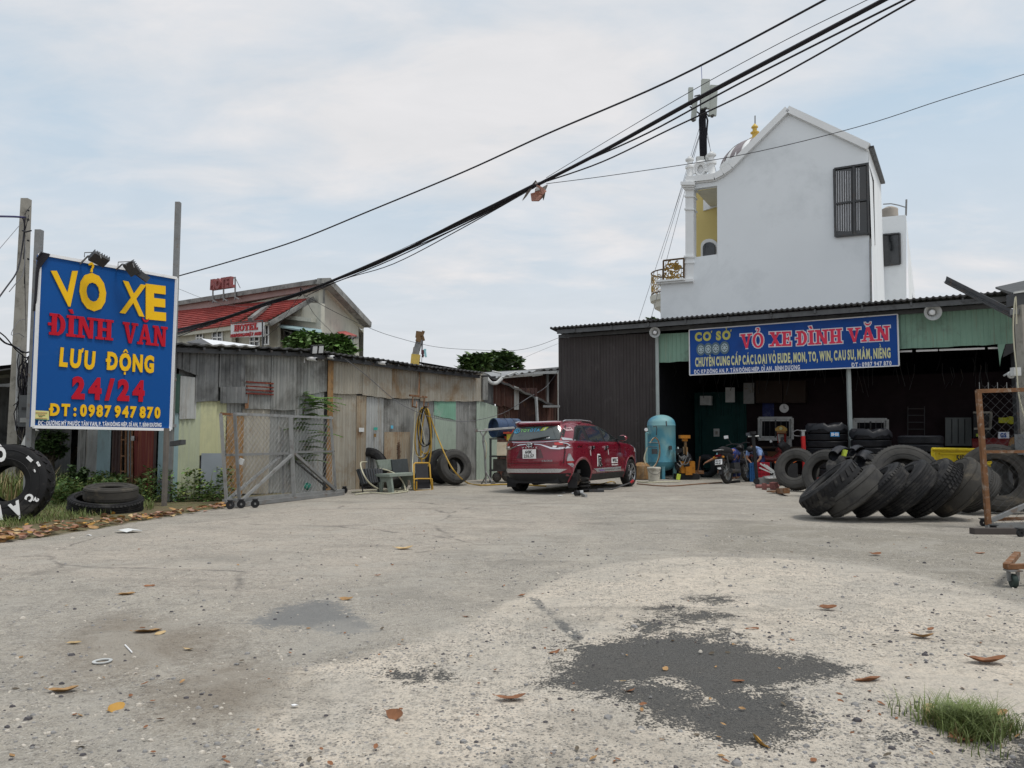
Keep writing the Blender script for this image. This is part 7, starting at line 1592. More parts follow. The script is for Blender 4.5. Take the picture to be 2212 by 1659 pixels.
# hanging clutter under the banner
mb = MB(); rr = random.Random(12)
for i in range(60):
    x = rr.uniform(1425, 2150); p = ih(x, rr.uniform(760, 800), rr.uniform(0, 2.5)); mb.tube([p, p+Vector((rr.uniform(-.1,.1), 0, -.3)), p+Vector((rr.uniform(-.2,.2), 0, -rr.uniform(.5,1.1)))], .012, 3)
tag(mb.build('hanging_cords', m_steel), 'tangle of cords hanging from the dark shop ceiling', 'cords', kind='stuff')

# banner
bn_ = thing('shop_banner', 'long blue banner with pink red lettering over the shop opening', 'sign', Sh.hit(1715, 800, .25), AN); bh = lambda x, y, o=.25: Sh.hit(x, y, o)
cs_ = [bh(1490,810.5), bh(1942,790), bh(1938.5,679), bh(1488.7,713)]; quad(cs_, 'panel', m_sblue, bn_, .06, Sh.n); mb = MB()
for k in range(4): mb.bar(cs_[k]+Sh.n*.01, cs_[(k+1) % 4]+Sh.n*.01, .035, .03)
mb.build('edge_trim', m_white, bn_)
def brow(s, xl, yl, xr, yr, hp, m, fn=text, o=.256, d=.006, **k):
    a, b = bh(xl, yl, o), bh(xr, yr, o); ex = (b-a).normalized(); ey = Sh.n.cross(ex); ey = ey if ey.z > 0 else -ey; return fn(s, a, ex, ey, (b-a).length, (bh(xl, yl-hp, o)-a).dot(ey), d, m, bn_, **k)
for s, a, b, c, d in (('VỎ',1600,753,1650,750),('XE',1662,748.5,1710,747),('ĐÌNH',1721,746.5,1820,741),('VĂN',1831,740,1922.5,735)):
    brow(s, a, b, c, d, 31, m_banw, slab_text, .254, grow=.026, name='letter_outline', each=False, gap=.04); brow(s, a, b, c, d, 31, m_banr, slab_text, .262, name='letter', gap=.04)
brow('CƠ SỞ', 1501, 736.5, 1580, 732, 17, m_bank, bold=.06, gap=.12, sp=.3)
brow('CHUYÊN CUNG CẤP CÁC LOẠI VỎ EUDE, MON, TO, WIN, CAU SU, MÂM, NIỀNG', 1502, 791.5, 1924, 772, 18, m_bany, bold=.045, gap=.13, sp=.22)
brow('ĐC: KP.ĐÔNG AN, P. TÂN ĐÔNG HIỆP, DĨ AN , BÌNH DƯƠNG', 1500, 807.5, 1728, 797.5, 8.3, m_banw, bold=.04, gap=.12); brow('ĐT : 0987 947 870', 1840, 792.5, 1926, 788.5, 8.5, m_banw, bold=.04, gap=.12)
for i, (x, y, r) in enumerate(((1514,755,14),(1530,754,14.3),(1546,753,14.6),(1565,751,15))):
    c = bh(x, y, .262+i*.004); R0 = r/FPX*c.y*.95; Mx = Matrix.Translation(c) @ Matrix.Rotation(AN, 4, 'Z') @ Matrix.Rotation(PI/2, 4, 'X') @ Matrix.Diagonal((.74,1,1,1))
    mb = MB(); mb.lathe([(R0*.66,0),(R0,0),(R0,.002),(R0*.66,.002)], 24, Mx, closed=True); ty = mb.build('printed_tyre', mat('print_slate', (0.10,0.16,0.20), 0.5), bn_); mb = MB(); mb.lathe([(0,.001),(R0*.67,.001)], 24, Mx); mb.build('printed_rim', mat('print_rim', (0.42,0.52,0.56), 0.5), ty)
    mb = MB(); 
    for k in range(8): a = 2*PI*k/8; mb.add([Mx @ Vector((math.cos(a+q_)*R0*e_, math.sin(a+q_)*R0*e_, .003)) for q_, e_ in ((-.22,.52),(.22,.52),(.12,.24),(-.12,.24))], [(0,1,2,3)])
    mb.build('printed_spokes', m_ink, ty)
def horn(x, y, r, lab):
    p = Sh.hit(x, y, .55); rt = thing('horn_loudspeaker', lab, 'loudspeaker', p); R0 = r/FPX*p.y; d = (Vector((-.25,-1,-.1))).normalized(); q = d.to_track_quat('Z','Y').to_matrix().to_4x4(); M = Matrix.Translation(p) @ q
    mb = MB(); mb.lathe([(R0*.2,-.32),(R0*.35,-.18),(R0*.65,-.05),(R0,.03),(R0*1.03,.02),(R0*.66,-.08),(R0*.36,-.21),(R0*.15,-.34)], 24, M, closed=True); mb.build('horn', m_bag, rt, smooth=True); mb = MB(); mb.lathe([(0,.0),(R0*.3,-.02),(R0*.38,-.06),(R0*.36,-.2),(0,-.22)], 16, M); mb.build('core', m_white, rt, smooth=True); mb = MB(); mb.bar(p-d*.3, Sh.hit(x, y-4, .1), .05); mb.build('bracket', m_steel, rt)
horn(1414.5, 718, 11.5, 'small horn loudspeaker over the corner of the brown wall'); horn(2015, 674.5, 17.5, 'large horn loudspeaker right of the banner on the green fascia')

# ================================================================== RIGHT EDGE: neighbour's post, channel, roof corner
Yr = 13.0; rp = thing('concrete_post', 'mottled concrete post of the neighbouring roof at the right picture edge', 'post', DY(2222, 1100, Yr)); rh = lambda x, y, d=0: DY(x, y, Yr+d)
mb = MB(); a = rh(2222, 1120); mb.bar((a.x+.12, Yr, 0), rh(2212, 660), .20, .22); mb.build('shaft', m_conc, rp); mb = MB(); mb.box(rh(2222, 960, -.1), (.3,.25,.34)); mb.build('grey_block', m_galvd, rp)
mb = MB(); mb.bar(rh(2192,668), rh(2192,680), .1); mb.build('bolt', m_galvd, rp)
hose([rh(2196,700,-.2), rh(2194,640,-.2), rh(2189,686,-.2), rh(2190,740,-.2), rh(2196,800,-.2), rh(2200,850,-.2), rh(2207,880,-.2), rh(2214,905,-.2)], .010, m_hw, 'pale conduit snaking down the concrete post at the right', 'conduit', 'pale_conduit')
rr_ = thing('roof_corner', 'dark corner of the neighbouring roof at the right picture edge', 'roof', rh(2200, 640)); quad([rh(2190,660), rh(2420,690), rh(2420,600), rh(2190,633)], 'fascia', m_steel, rr_, .2, Vector((0,-1,0))); mb = MB(); mb.bar(rh(2190,632.5,-.02), rh(2420,598,-.02), .03); mb.build('edge_trim', m_bag, rr_)
quad([rh(2186,632,.4), rh(2420,600,.4), rh(2420,560,8), rh(2150,620,8)], 'roof_sheet', m_roofd, rr_, .05)
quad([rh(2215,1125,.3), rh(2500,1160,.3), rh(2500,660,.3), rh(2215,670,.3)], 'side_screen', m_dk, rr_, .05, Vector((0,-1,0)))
ch = MB(); p0, p1 = rh(2044, 609, 2.2), rh(2190, 684, .3); ch.bar(p0, p1, .10, .012, up=(0,0,1)); ch.bar(p0+Vector((0,0,.06)), p1+Vector((0,0,.06)), .012, .11, up=(0,0,1)); ch.bar(p0-Vector((0,0,.0)), p1, .06, .06); tag(ch.build('steel_channel', m_steel), 'dark steel channel jutting diagonally above the shop roof at right', 'beam')
cctv_ = thing('security_camera', 'small white camera dangling on the concrete post at right', 'camera', rh(2180, 805)); mb = MB(); mb.box(rh(2194,803,-.1), (.12,.1,.14)); mb.bar(rh(2194,803), rh(2183,808), .04); mb.build('mount', m_bag, cctv_); mb = MB(); mb.lathe([(.03,0),(.06,0),(.06,.03),(.03,.03)], 12, Matrix.Translation(rh(2183,810)) @ Matrix.Rotation(PI/2, 4, 'X'), closed=True); mb.build('lens_ring', m_bag, cctv_)
mb = MB(); mb.bar(rh(2168, 812, .5), rh(2186, 801, .5), .025); tag(mb.build('short_tube', m_galv), 'short pale tube in the dark left of the concrete post', 'tube')

# ================================================================== WHITE HOUSE
w0 = DY(1425, 900, 36.5); Wp = Plane(w0, (w0.x+.879, w0.y-.477)); wh = Wp.hit; house = thing('white_house', 'tall white rendered house with gabled roofline and corner window behind the shop', 'house', Wp.pt(5, 0), AN)
m_hw_ = mat('render_white', (0.77,0.80,0.82), 0.8, 0, 0.03, .35, dirt=((0.66,0.69,0.71),0.3,.4)); m_hs = mat('render_trim', (0.78,0.79,0.79), 0.8, 0, 0.04, 1)
B_ = Vector((.477,.879,0)); Zv = Vector((0,0,1))
OUT = [(1427,760),(1427,612),(1498,606),(1498,556),(1550,549),(1549,401),(1498,408),(1483,392),(1544,384.5),(1560,376),(1580,362),(1600,341),(1702,241),(1876,322),(1880,760)]
def wpoly(pts, nm, m, off=0.0, th=.25, parent=None, label=None):
    return quad([wh(x, y, off) for x, y in pts], nm, m, parent or house, th, Wp.n, label)
mb = MB(); 
for q_ in ([(1427,760),(1427,612),(1498,606),(1550,600),(1550,760)], [(1498,606),(1498,556),(1550,549),(1550,600)], [(1550,760),(1549,385),(1560,377),(1580,363),(1600,342),(1702,240),(1702,760)], [(1702,760),(1702,240),(1876,321),(1880,760)], [(1483,408),(1483,391),(1544,385),(1549,385),(1549,401),(1498,408)]):
    P = [wh(x, y) for x, y in q_]; k = len(P); mb.add(P + [p-Wp.n*.3 for p in P], [tuple(range(k)), tuple(range(k, 2*k))[::-1]] + [(i, i+k, (i+1) % k+k, (i+1) % k) for i in range(k)])
mb.build('side_wall', m_hw_, house)
line = [(1483,391),(1544,384.5),(1562,375),(1580,362),(1600,341),(1702,239),(1876,320)]
for w_, o_, y_, nm, m in ((.28,.02,-1.5,'coping',m_hs),(.07,.05,5.5,'roofline_moulding',m_hs)):
    mb = MB()
    for a, b in zip(line, line[1:]): mb.bar(wh(a[0], a[1]+y_, o_), wh(b[0], b[1]+y_, o_), .35 if nm == 'coping' else .06, w_, up=(0,0,1))
    mb.build(nm, m, house)
# right return wall going back, roof edge and rear roof
c0_ = wh(1876, 321); c1_ = wh(1880, 760); dpt = 9.0
def ray_on(p0, x): # distance back along B_ from p0 that lands on picture column x
    k = (x-1106)/FPX; return (k*(p0.y*CP+(p0.z-CAM_H)*SP) - p0.x)/(B_.x - k*B_.y*CP)
L1_ = ray_on(c0_, 1905); zb = CAM_H
pA = c0_ + B_*L1_; pA.z = DY(1905, 398, pA.y).z
mb = MB(); bt_ = Vector((c1_.x, c1_.y, 0)); mb.add([c0_, pA, Vector((pA.x, pA.y, 0)), Vector((c0_.x, c0_.y, 0))], [(0,1,2,3)]); mb.build('return_wall', m_hw_, house)
mb = MB(); mb.bar(c0_+Wp.u*.1+Zv*.05, pA+Wp.u*.1+Zv*.05, .22, .10, up=(0,0,1)); mb.build('roof_eaves', m_steel, house)
mb = MB(); pk2 = wh(1702, 240); mb.add([c0_, pA, pk2+B_*9, pk2], [(0,1,2,3)]); mb.add([pk2, pk2+B_*9, wh(1544,385)+B_*9, wh(1544,385)], [(0,1,2,3)]); mb.build('roof', m_roofd, house)
# corner window
cw_ = wpoly([(1805,511),(1876,504),(1873,354),(1802,365)], 'corner_window', m_glass, .03, .06)
d_ = ray_on(wh(1876,430), 1884)
mb = MB(); a_, b_ = wh(1873,354,.03)+B_*d_, wh(1876,504,.03)+B_*d_; mb.add([wh(1876,504,.05)+Wp.u*.03, b_+Wp.u*.05, a_+Wp.u*.05, wh(1873,354,.05)+Wp.u*.03], [(0,1,2,3)]); mb.build('side_pane', m_glassl, cw_)
mb = MB(); FR = [((1802,365),(1873,354)),((1873,354),(1876,504)),((1876,504),(1805,511)),((1805,511),(1802,365)),((1803.5,441),(1874.5,431)),((1842,359),(1844,507))]
for a, b in FR: mb.bar(wh(*a,.08), wh(*b,.08), .08)
mb.bar(wh(1843,360,.08), wh(1845,507,.08), .10); mb.bar(wh(1873,354,.1), a_+Wp.u*.05, .12); mb.bar(wh(1876,504,.1), b_+Wp.u*.05, .12); mb.bar(a_+Wp.u*.06, b_+Wp.u*.06, .1); mb.build('frame', m_steel, cw_)
mb = MB()
for x0 in (1807,1812,1817,1822,1827,1832,1837): mb.bar(wh(x0,500,.045), wh(x0-1,370,.045), .07, .02)
for x0 in (1851,1856): mb.bar(wh(x0,498,.045), wh(x0-1,364,.045), .06, .02)
mb.build('curtain', m_curt, cw_)
# rear annex
an0 = pA + Wp.n*-.0; AX = Plane(pA, (pA.x+.879, pA.y-.477)); ah = AX.hit
zb_ = ah(1908,469).z; e1 = ah(1957,464); d2 = 7; e2 = e1 + B_*d2
k2 = ray_on(e1, 1976); e2 = e1 + B_*k2
quad([ah(1900,760), ah(1958,760), ah(1957,464), ah(1905,469)], 'annex_wall', m_hw_, house, .25, AX.n); mb = MB(); q2 = DY(1976, 502, e2.y); e2t = Vector((e2.x, e2.y, e1.z)); mb.add([e1, e2t, Vector((e2.x,e2.y,0)), Vector((e1.x,e1.y,0))], [(0,1,2,3)]); mb.build('annex_return', m_hw_, house)
aw_ = quad([ah(1908,574,.03), ah(1944.5,570,.03), ah(1943,504,.03), ah(1907.5,507,.03)], 'annex_window', m_glass, house, .05, AX.n); mb = MB(); cc = [ah(1908,574,.08), ah(1944.5,570,.08), ah(1943,504,.08), ah(1907.5,507,.08)]
for k in range(4): mb.bar(cc[k], cc[(k+1) % 4], .08)
mb.build('frame', m_steel, aw_)
mb = MB(); mb.add([e1+B_*k2*.45+Wp.u*.03-Zv*2.2, e1+B_*k2*.6+Wp.u*.03-Zv*2.2, e1+B_*k2*.6+Wp.u*.03-Zv*5.4, e1+B_*k2*.45+Wp.u*.03-Zv*5.2], [(0,1,2,3)]); mb.build('narrow_window', m_glass, house)
mb = MB(); mb.bar(wh(1880,518,.05), ah(1905,573,.15), .05); mb.bar(wh(1880,516,.03), wh(1883,700,.03), .06); mb.build('drain_pipe', m_galvd, house)
tk = ah(1922, 467, -2); mb = MB(); Rk = 17/FPX*tk.y; mb.lathe([(0,0),(Rk,0),(Rk*1.02,.15),(Rk*.99,.3),(Rk*1.02,.42),(Rk*.97,.5),(Rk*.5,.62),(0,.66)], 20, Matrix.Translation(tk-Zv*.1)); tag(mb.build('water_tank', mat('tank_beige', (0.42,0.38,0.33), 0.6), smooth=True), 'ribbed beige water tank on the annex roof of the white house', 'tank')
mb = MB(); mb.bar(ah(1957,466,-.3), ah(1958,431,-.3), .07); mb.tube([ah(1957,448,-.3), ah(1940,443,-1), ah(1925,440,-1.6), ah(1908,441,-2)], .03, 4); tag(mb.build('roof_mast', m_galvd), 'thin mast with wires on the annex roof corner', 'mast')
# loggia: column, ceiling, yellow inner wall, arched window
mb = MB(); c_ = [wh(1481,556,.0), wh(1498,556,.0)]
def wbox(x0, y0, x1, y1, off, th, nm, m): return wpoly([(x0,y1),(x1,y1),(x1,y0),(x0,y0)], nm, m, off, th)
wbox(1480.5, 406, 1498, 556, .0, .5, 'column', m_hs); wbox(1470, 392, 1499, 399, .3, .9, 'cornice', m_hs); wbox(1473, 399, 1499, 404, .2, .75, 'cornice', m_hs); wbox(1477, 404, 1499, 409, .1, .6, 'cornice', m_hs)
for y in (422, 450): wbox(1478, y, 1499.5, y+3, .06, .6, 'column_band', m_hs)
wbox(1477, 552, 1500, 556, .08, .65, 'column_base', m_hs); wbox(1478.5, 556, 1498.5, 612, .01, .5, 'pedestal', m_hs); wbox(1476, 565, 1500, 569, .06, .6, 'column_band', m_hs)
mb = MB(); mb.bar(wh(1420,612,.05), wh(1498,606,.05), .3, .12, up=(0,0,1)); mb.bar(wh(1418,609,.12), wh(1480,604,.12), .4, .08, up=(0,0,1)); mb.build('ledge_moulding', m_hs, house)
W2 = Wp.off(-3.2); quad([W2.hit(1496,620), W2.hit(1575,612), W2.hit(1575,380), W2.hit(1500,380)], 'loggia_wall', m_yelw, house, .2, Wp.n); quad([W2.hit(1519,455,.1), W2.hit(1552,445,.1), W2.hit(1552,415,.1), W2.hit(1519,420,.1)], 'inner_frieze', m_hs, house, .1, Wp.n)
z_ = wh(1525, 405).z; mb = MB(); p_ = [Wp.pt(Wp.uv(1499,407)[0], z_, -.3), Wp.pt(Wp.uv(1552,401)[0], z_, -.3)]; mb.add([p_[0], p_[1], p_[1]-Wp.n*3, p_[0]-Wp.n*3], [(0,1,2,3)]); mb.build('loggia_ceiling', mat('ceiling_cream', (0.62,0.60,0.50), 0.8), house)
ac = [(1518,556),(1518,535)] + [(1532-14*math.cos(a), 535-12*math.sin(a)) for a in [PI*i/10 for i in range(1, 10)]] + [(1546,535),(1546,556)]
fr_ = quad([W2.hit(1532+(x-1532)*1.3, 556+(y-556)*1.22, .06) for x, y in ac], 'arch_surround', m_hs, house, .06, Wp.n); quad([W2.hit(x, y, .12) for x, y in ac], 'arched_pane', m_glass, fr_, .03, Wp.n)
# curved balcony with gold railing
bc = wh(1440, 625, .0); bc = wh(1436, 620, -1.0); Rb = 1.5; bal = thing('round_balcony', 'round balcony with gold scroll railing at the left corner of the white house', 'balcony', bc, AN); M = Matrix.Translation(Vector((bc.x, bc.y, 0))); z0 = DY(1420, 625, bc.y-Rb).z; c_b = wh(1455, 620, -1.4); Rb = (c_b - wh(1405, 620, -1.4)).length*.93
M = Matrix.Translation(Vector((c_b.x, c_b.y, z0))); mb = MB(); mb.lathe([(0,-1.25),(Rb*.25,-1.2),(Rb*.55,-.95),(Rb*.62,-.75),(Rb*.85,-.6),(Rb*.9,-.35),(Rb*1.02,-.28),(Rb*1.05,-.02),(Rb*.95,0),(0,0)], 36, M); mb.build('base', mat('balcony_cream', (0.62,0.61,0.55), 0.75, 0, 0.08, 2), bal, smooth=True)
rl_ = MB(); Hr = 1.15
for zz0 in (.08, Hr): rl_.tube([M @ Vector((Rb*.97*math.cos(2*PI*i/40), Rb*.97*math.sin(2*PI*i/40), zz0)) for i in range(41)], .035, 5)
rl_.build('top_rail', mat('rail_bronze', (0.10,0.06,0.03), 0.5, 0.4), bal); sc = MB()
for k in range(22):
    a0 = 2*PI*k/22
    for dz, dr, r0 in ((.36,.0,.17),(.82,.07,.15)): sc.tube([M @ Vector((Rb*.97*math.cos(a0+dr+r0*math.cos(t_)*(1-t_/12)/Rb), Rb*.97*math.sin(a0+dr+r0*math.cos(t_)*(1-t_/12)/Rb), dz+r0*math.sin(t_)*(1-t_/12))) for t_ in [i*.8 for i in range(11)]], .022, 4)
    sc.tube([M @ Vector((Rb*.97*math.cos(a0), Rb*.97*math.sin(a0), z)) for z in (.05, Hr)], .014, 4)
sc.build('scrollwork', m_gold, bal); 
W3 = lambda x, y, o=.06: wh(x, y, o); sp2 = MB()
for a, b in (((1433,563),(1478,558)),((1433,612),(1478,604)),((1433,563),(1433,612)),((1477,559),(1477,606))): sp2.bar(W3(*a), W3(*b), .07)
sp2.build('flat_rail', MATS['rail_bronze'], bal); sp3 = MB(); rr = random.Random(6)
for i in range(26):
    x, y = rr.uniform(1437, 1474), rr.uniform(568, 603); r0 = rr.uniform(2.5, 6)/FPX*36; c = W3(x, y); sp3.tube([c + Wp.u*r0*math.cos(t_+i)*(1-t_/9) + Zv*r0*math.sin(t_+i)*(1-t_/9) for t_ in [j*.7 for j in range(9)]], .035, 4)
for i in range(14): x, y = rr.gauss(1447, 4), rr.uniform(566, 606); sp3.bar(W3(x-2, y), W3(x+2, y+rr.uniform(-2,2)), .12, .04)
sp3.build('scrollwork', m_gold, bal)
# parapet with ball finials, oval ornament
pa = thing('roof_parapet', 'white baroque parapet with two urn posts above the loggia', 'parapet', wh(1512, 391, -.2), AN); bp = lambda x, y, o=-.1: wh(x, y, o)
def urn(x, ytop, ybot, w_):
    c = bp(x, ybot); H_ = bp(x, ytop).z - c.z; R0 = w_/FPX*c.y/2; mb = MB(); pr = [(0,0),(R0,0),(R0,.08),(R0*.8,.12),(R0*.8,.48),(R0*1.15,.52),(R0*1.15,.60),(R0*.7,.64),(R0*.6,.76),(R0*1.1,.82),(R0*1.1,.88),(R0*.5,.92),(R0*.45,.97),(0,1)]
    mb.lathe([(r, h_*H_) for r, h_ in pr], 16, Matrix.Translation(c)); mb.build('urn_post', m_hs, pa, smooth=True, angle=35)
urn(1490.5, 337, 392, 17); urn(1537.5, 326, 386, 19)
quad([bp(1483,393), bp(1545,386), bp(1545,376), bp(1483,383)], 'plinth', m_hs, pa, .4, Wp.n); 
ov = MB(); R0 = 15/FPX*36; c = bp(1513, 366)
ov.tube([c + Wp.u*R0*math.cos(t_) + Zv*R0*1.05*math.sin(t_) for t_ in [PI*1.15-PI*1.3*i/16 for i in range(17)]], .10, 6); ov.tube([c + Wp.u*R0*.62*math.cos(t_) + Zv*R0*.8*math.sin(t_) for t_ in [2*PI*i/16 for i in range(17)]], .05, 6); ov.build('oval_ring', m_hs, pa, smooth=True)
quad([c-Wp.n*.1 + Wp.u*R0*.95*math.cos(t_) + Zv*R0*1.0*math.sin(t_) for t_ in [2*PI*i/16 for i in range(16)]], 'oval_field', m_hs, pa, .1, Wp.n)
# dome and finial behind
dc = wh(1640, 372, -4); Rd = 86/FPX*dc.y; dome = thing('roof_dome', 'grey dome with a yellow stepped spire behind the gable', 'dome', dc); M = Matrix.Translation(dc)
dz = DY(1631, 303, dc.y).z - dc.z; mb = MB(); mb.lathe([(Rd*math.cos(a), dz*math.sin(a)) for a in [PI/2*i/12 for i in range(13)]], 40, M); mb.build('shell', m_hs, dome, smooth=True); mb = MB()
for k in range(12): a0 = 2*PI*k/12+.1; mb.add([M @ Vector((1.012*Rd*math.cos(b)*math.cos(a0+o_*.17), 1.012*Rd*math.cos(b)*math.sin(a0+o_*.17), dz*1.012*math.sin(b))) for b in [.25+i*.14 for i in range(8)] for o_ in (-1, 1)], [(2*i, 2*i+1, 2*i+3, 2*i+2) for i in range(7)])
mb.build('dome_panel', mat('dome_panel', (0.25,0.22,0.23), 0.6), dome); mb = MB(); mt = Matrix.Translation(DY(1631, 308, dc.y)); Hf = DY(1631, 266, dc.y).z-DY(1631, 308, dc.y).z; f1 = 1/FPX*dc.y
mb.lathe([(8*f1,-.6*Hf),(8*f1,0),(7*f1,.12*Hf),(13*f1,.16*Hf),(13*f1,.2*Hf),(6.5*f1,.24*Hf),(5.5*f1,.45*Hf),(9.5*f1,.49*Hf),(9.5*f1,.53*Hf),(5*f1,.57*Hf),(4.5*f1,.74*Hf),(7.5*f1,.77*Hf),(7*f1,.82*Hf),(3*f1,.92*Hf),(0,1.0*Hf)], 20, mt); mb.build('spire', mat('spire_yellow', (0.60,0.42,0.10), 0.5), dome, smooth=True, angle=35); mb = MB(); mb.bar(DY(1631,268,dc.y), DY(1631,250,dc.y), .05); mb.build('rod', m_galvd, dome)
# telecom mast
tc_ = wh(1519, 345, -1.5); Yt = tc_.y; th_ = lambda x, y, d=0: DY(x, y, Yt+d); mst = thing('telecom_mast', 'mobile phone mast with panel antennas and guy wires on the white house', 'antenna mast', tc_)
mb = MB()
for dx in (-5, 0, 5): mb.bar(th_(1519+dx, 342), th_(1518+dx*.9, 215), .07)
for k in range(10): y = 225+k*12; mb.bar(th_(1513, y), th_(1524, y+6), .03); mb.bar(th_(1524, y), th_(1513, y+6), .03)
mb.bar(th_(1510,245), th_(1490,230), .05); mb.bar(th_(1512,205), th_(1500,208), .05); mb.bar(th_(1524,225), th_(1536,222), .05); mb.build('lattice', m_steel, mst)
mb = MB(); rr = random.Random(14)
for i in range(16): x = 1519+rr.uniform(-7,7); mb.tube([th_(x, 344, -.1), th_(x+rr.uniform(-3,3), 300, -.15), th_(x+rr.uniform(-3,3), 260, -.1), th_(1518+rr.uniform(-4,4), 225)], .045, 4)
for s_ in (-1, 1): mb.tube([th_(1519+s_*4,240), th_(1519+s_*12,252), th_(1519+s_*20,250), th_(1519+s_*23,235)], .03, 4)
mb.build('feeder_cables', m_bcable, mst)
def ant(x0, y0, x1, y1, w_, d=0): mb = MB(); mb.bar(th_(x0,y0,d), th_(x1,y1,d), .16, w_); o = mb.build('panel_antenna', mat('antenna_grey', (0.38,0.41,0.38), 0.5, 0, 0.05, 2), mst); e_ = MB(); e_.bar(th_(x1,y1-1,d), th_(x1,y1+2,d), w_*.7, .12); e_.build('end_cap', m_steel, o)
ant(1524, 172, 1523, 235, .40, -.3); ant(1542, 185, 1539, 250, .36, -.1); ant(1492, 190, 1492, 224, .22); ant(1501, 216, 1498, 260, .24); 
mb = MB(); mb.box(th_(1530,346,-.3), (.3,.2,.4)); mb.box(th_(1512,350,-.3), (.35,.2,.5)); mb.box(th_(1531,366-15,-.2), (.3,.2,.6)); mb.build('equipment_box', m_bag, mst); mb = MB(); mb.bar(th_(1518,215), th_(1515,142), .025); mb.build('lightning_rod', mat('rod_blue', (0.15,0.2,0.4), 0.4), mst)
for a, b, nm in (((1511,275),(1452,470),1),((1511,290),(1380,690),1),((1512,290),(1406,690),1),((1526,275),(1544,378),1),((1526,290),(1548,375),1),((1508,300),(1428,560),1)):
    mb = MB(); mb.tube([th_(*a), th_(*b, -1)], .012, 3); mb.build('guy_wire', m_gcable, mst)
# ================================================================== TYRES
def tyre_mesh(R, W, r, kind='rib', m=None, n=64, name='old_tyre', tread=True):
    """tyre about local Y; returns an unlinked-parent object pair (casing with a tread child)"""
    h = W/2; gr = .012
    pr = [(r,-.36*W),(r+.02,-.42*W),(r+.35*(R-r),-.50*W),(r+.60*(R-r),-.505*W),(r+.82*(R-r),-.47*W),(R-.018,-.42*W),(R-.008,-.40*W)]
    gs = {'rib': (-.24,-.08,.08,.24), 'block': (-.2,0,.2), 'lug': (), 'smooth': (-.25,.25), 'fine': (-.3,-.18,-.06,.06,.18,.3)}[kind]
    for g in gs: pr += [(R,(g-.035)*W),(R-gr,(g-.02)*W),(R-gr,(g+.02)*W),(R,(g+.035)*W)]
    pr += [(a, -b) for a, b in pr[6::-1]]
    inn = [(r,.30*W),(r+.06,.40*W),(R-.07,.40*W),(R-.035,.2*W),(R-.035,-.2*W),(R-.07,-.40*W),(r+.06,-.40*W),(r,-.30*W)]
    M = Matrix.Rotation(-PI/2, 4, 'X'); mb = MB(); mb.lathe(pr+inn, n, M, closed=True)
    # raised rings on the side walls
    for s_ in (-1, 1):
        for q in (.30, .72): rq = r+q*(R-r); mb.lathe([(rq-.006, s_*.497*W),(rq, s_*.512*W),(rq+.008, s_*.497*W)], n, M)
    o = mb.build(name, m or m_rub, origin=(0,0,0), smooth=True, angle=32)
    if tread and kind in ('block', 'lug', 'rib'):
        t = MB(); N_ = {'block': 46, 'lug': 26, 'rib': 56}[kind]
        for i in range(N_):
            a = 2*PI*i/N_
            if kind == 'lug': rows = [(-.24,.30,.42,.35),(.24,.30,.42,-.35)]
            elif kind == 'block': rows = [(-.32,.17,.7,.1),(-.1,.15,.62,-.2),(.1,.15,.62,.2),(.32,.17,.7,-.1)]
            else: rows = [(-.36,.10,.62,0),(.36,.10,.62,0)]
            for k, (cy, wy, fr_, sk) in enumerate(rows):
                aa = a + (PI/N_ if k % 2 else 0); da = 2*PI/N_*fr_/2; q = []
                for rr_, sh_ in ((R-.014, 1.0), (R+.011, .88)):
                    for sy, sa in ((-1,-1),(-1,1),(1,1),(1,-1)):
                        an_ = aa + sa*da*sh_ + sk*sy*2*PI/N_*.5; rl_ = rr_-(.012 if abs(cy+sy*wy/2) > .38 else 0); q.append((rl_*math.cos(an_), (cy+sy*wy/2*sh_)*W, rl_*math.sin(an_)))
                t.add(q, [(4,5,6,7),(0,1,5,4),(1,2,6,5),(2,3,7,6),(3,0,4,7)])
        t.build('tread', m or m_rub, o)['kind'] = 'stuff'
    return o
def tyre_M(p, ax, R, W, z=None, sink=.0):
    ax = Vector(ax).normalized(); cz = R*math.sqrt(max(0, 1-ax.z**2)) + W/2*abs(ax.z) - sink
    q = ax.to_track_quat('Y', 'Z').to_matrix().to_4x4(); return Matrix.Translation((p[0], p[1], cz if z is None else z)) @ q
def place_tyre(x, y, Yd, ax, R, W, kind, m, label, group=None, z=None, r=None, name='old_tyre', sink=0.0, first=[None]):
    """tyre centre seen at (x, y) at depth Yd"""
    p = DY(x, y, Yd); o = tyre_mesh(R, W, r or R*.55, kind, m, name=name); M = tyre_M(p, ax, R, W, z, sink); o.matrix_world = M; o.matrix_local = M; WM[o.name] = M
    for ch in o.children: WM[ch.name] = M
    return tag(o, label, 'tyre', group)
RG = 'used truck tyres piled before the shop'
place_tyre(1796,1046,12.2,(-.62,.16,.74),.53,.36,'lug',m_rub,'chunky block treaded tyre at the left end of the leaning row',RG)
place_tyre(1842,1061,12.0,(-.60,.16,.76),.50,.33,'smooth',m_rubd,'worn bald tyre with a pale crack, second of the leaning row',RG)
place_tyre(1897,1066,12.0,(-.62,.16,.73),.51,.33,'rib',m_rub,'tyre with scalloped shoulder edge, third of the leaning row',RG)
place_tyre(1954,1058,12.0,(-.66,.14,.70),.52,.34,'fine',m_rub,'tyre with long straight grooves, fourth of the leaning row',RG)
place_tyre(2010,1056,12.05,(-.72,.12,.66),.51,.33,'block',m_rub,'tyre with small square blocks, fifth of the leaning row',RG)
place_tyre(2064,1057,12.1,(-.74,.10,.64),.51,.34,'smooth',m_rubm,'mud smeared bald tyre, last of the leaning row',RG)
place_tyre(1955,1032,13.9,(-.22,-.86,.45),.60,.28,'rib',m_rubd,'large tyre lying back behind the leaning row, its arc showing',RG,z=.56)
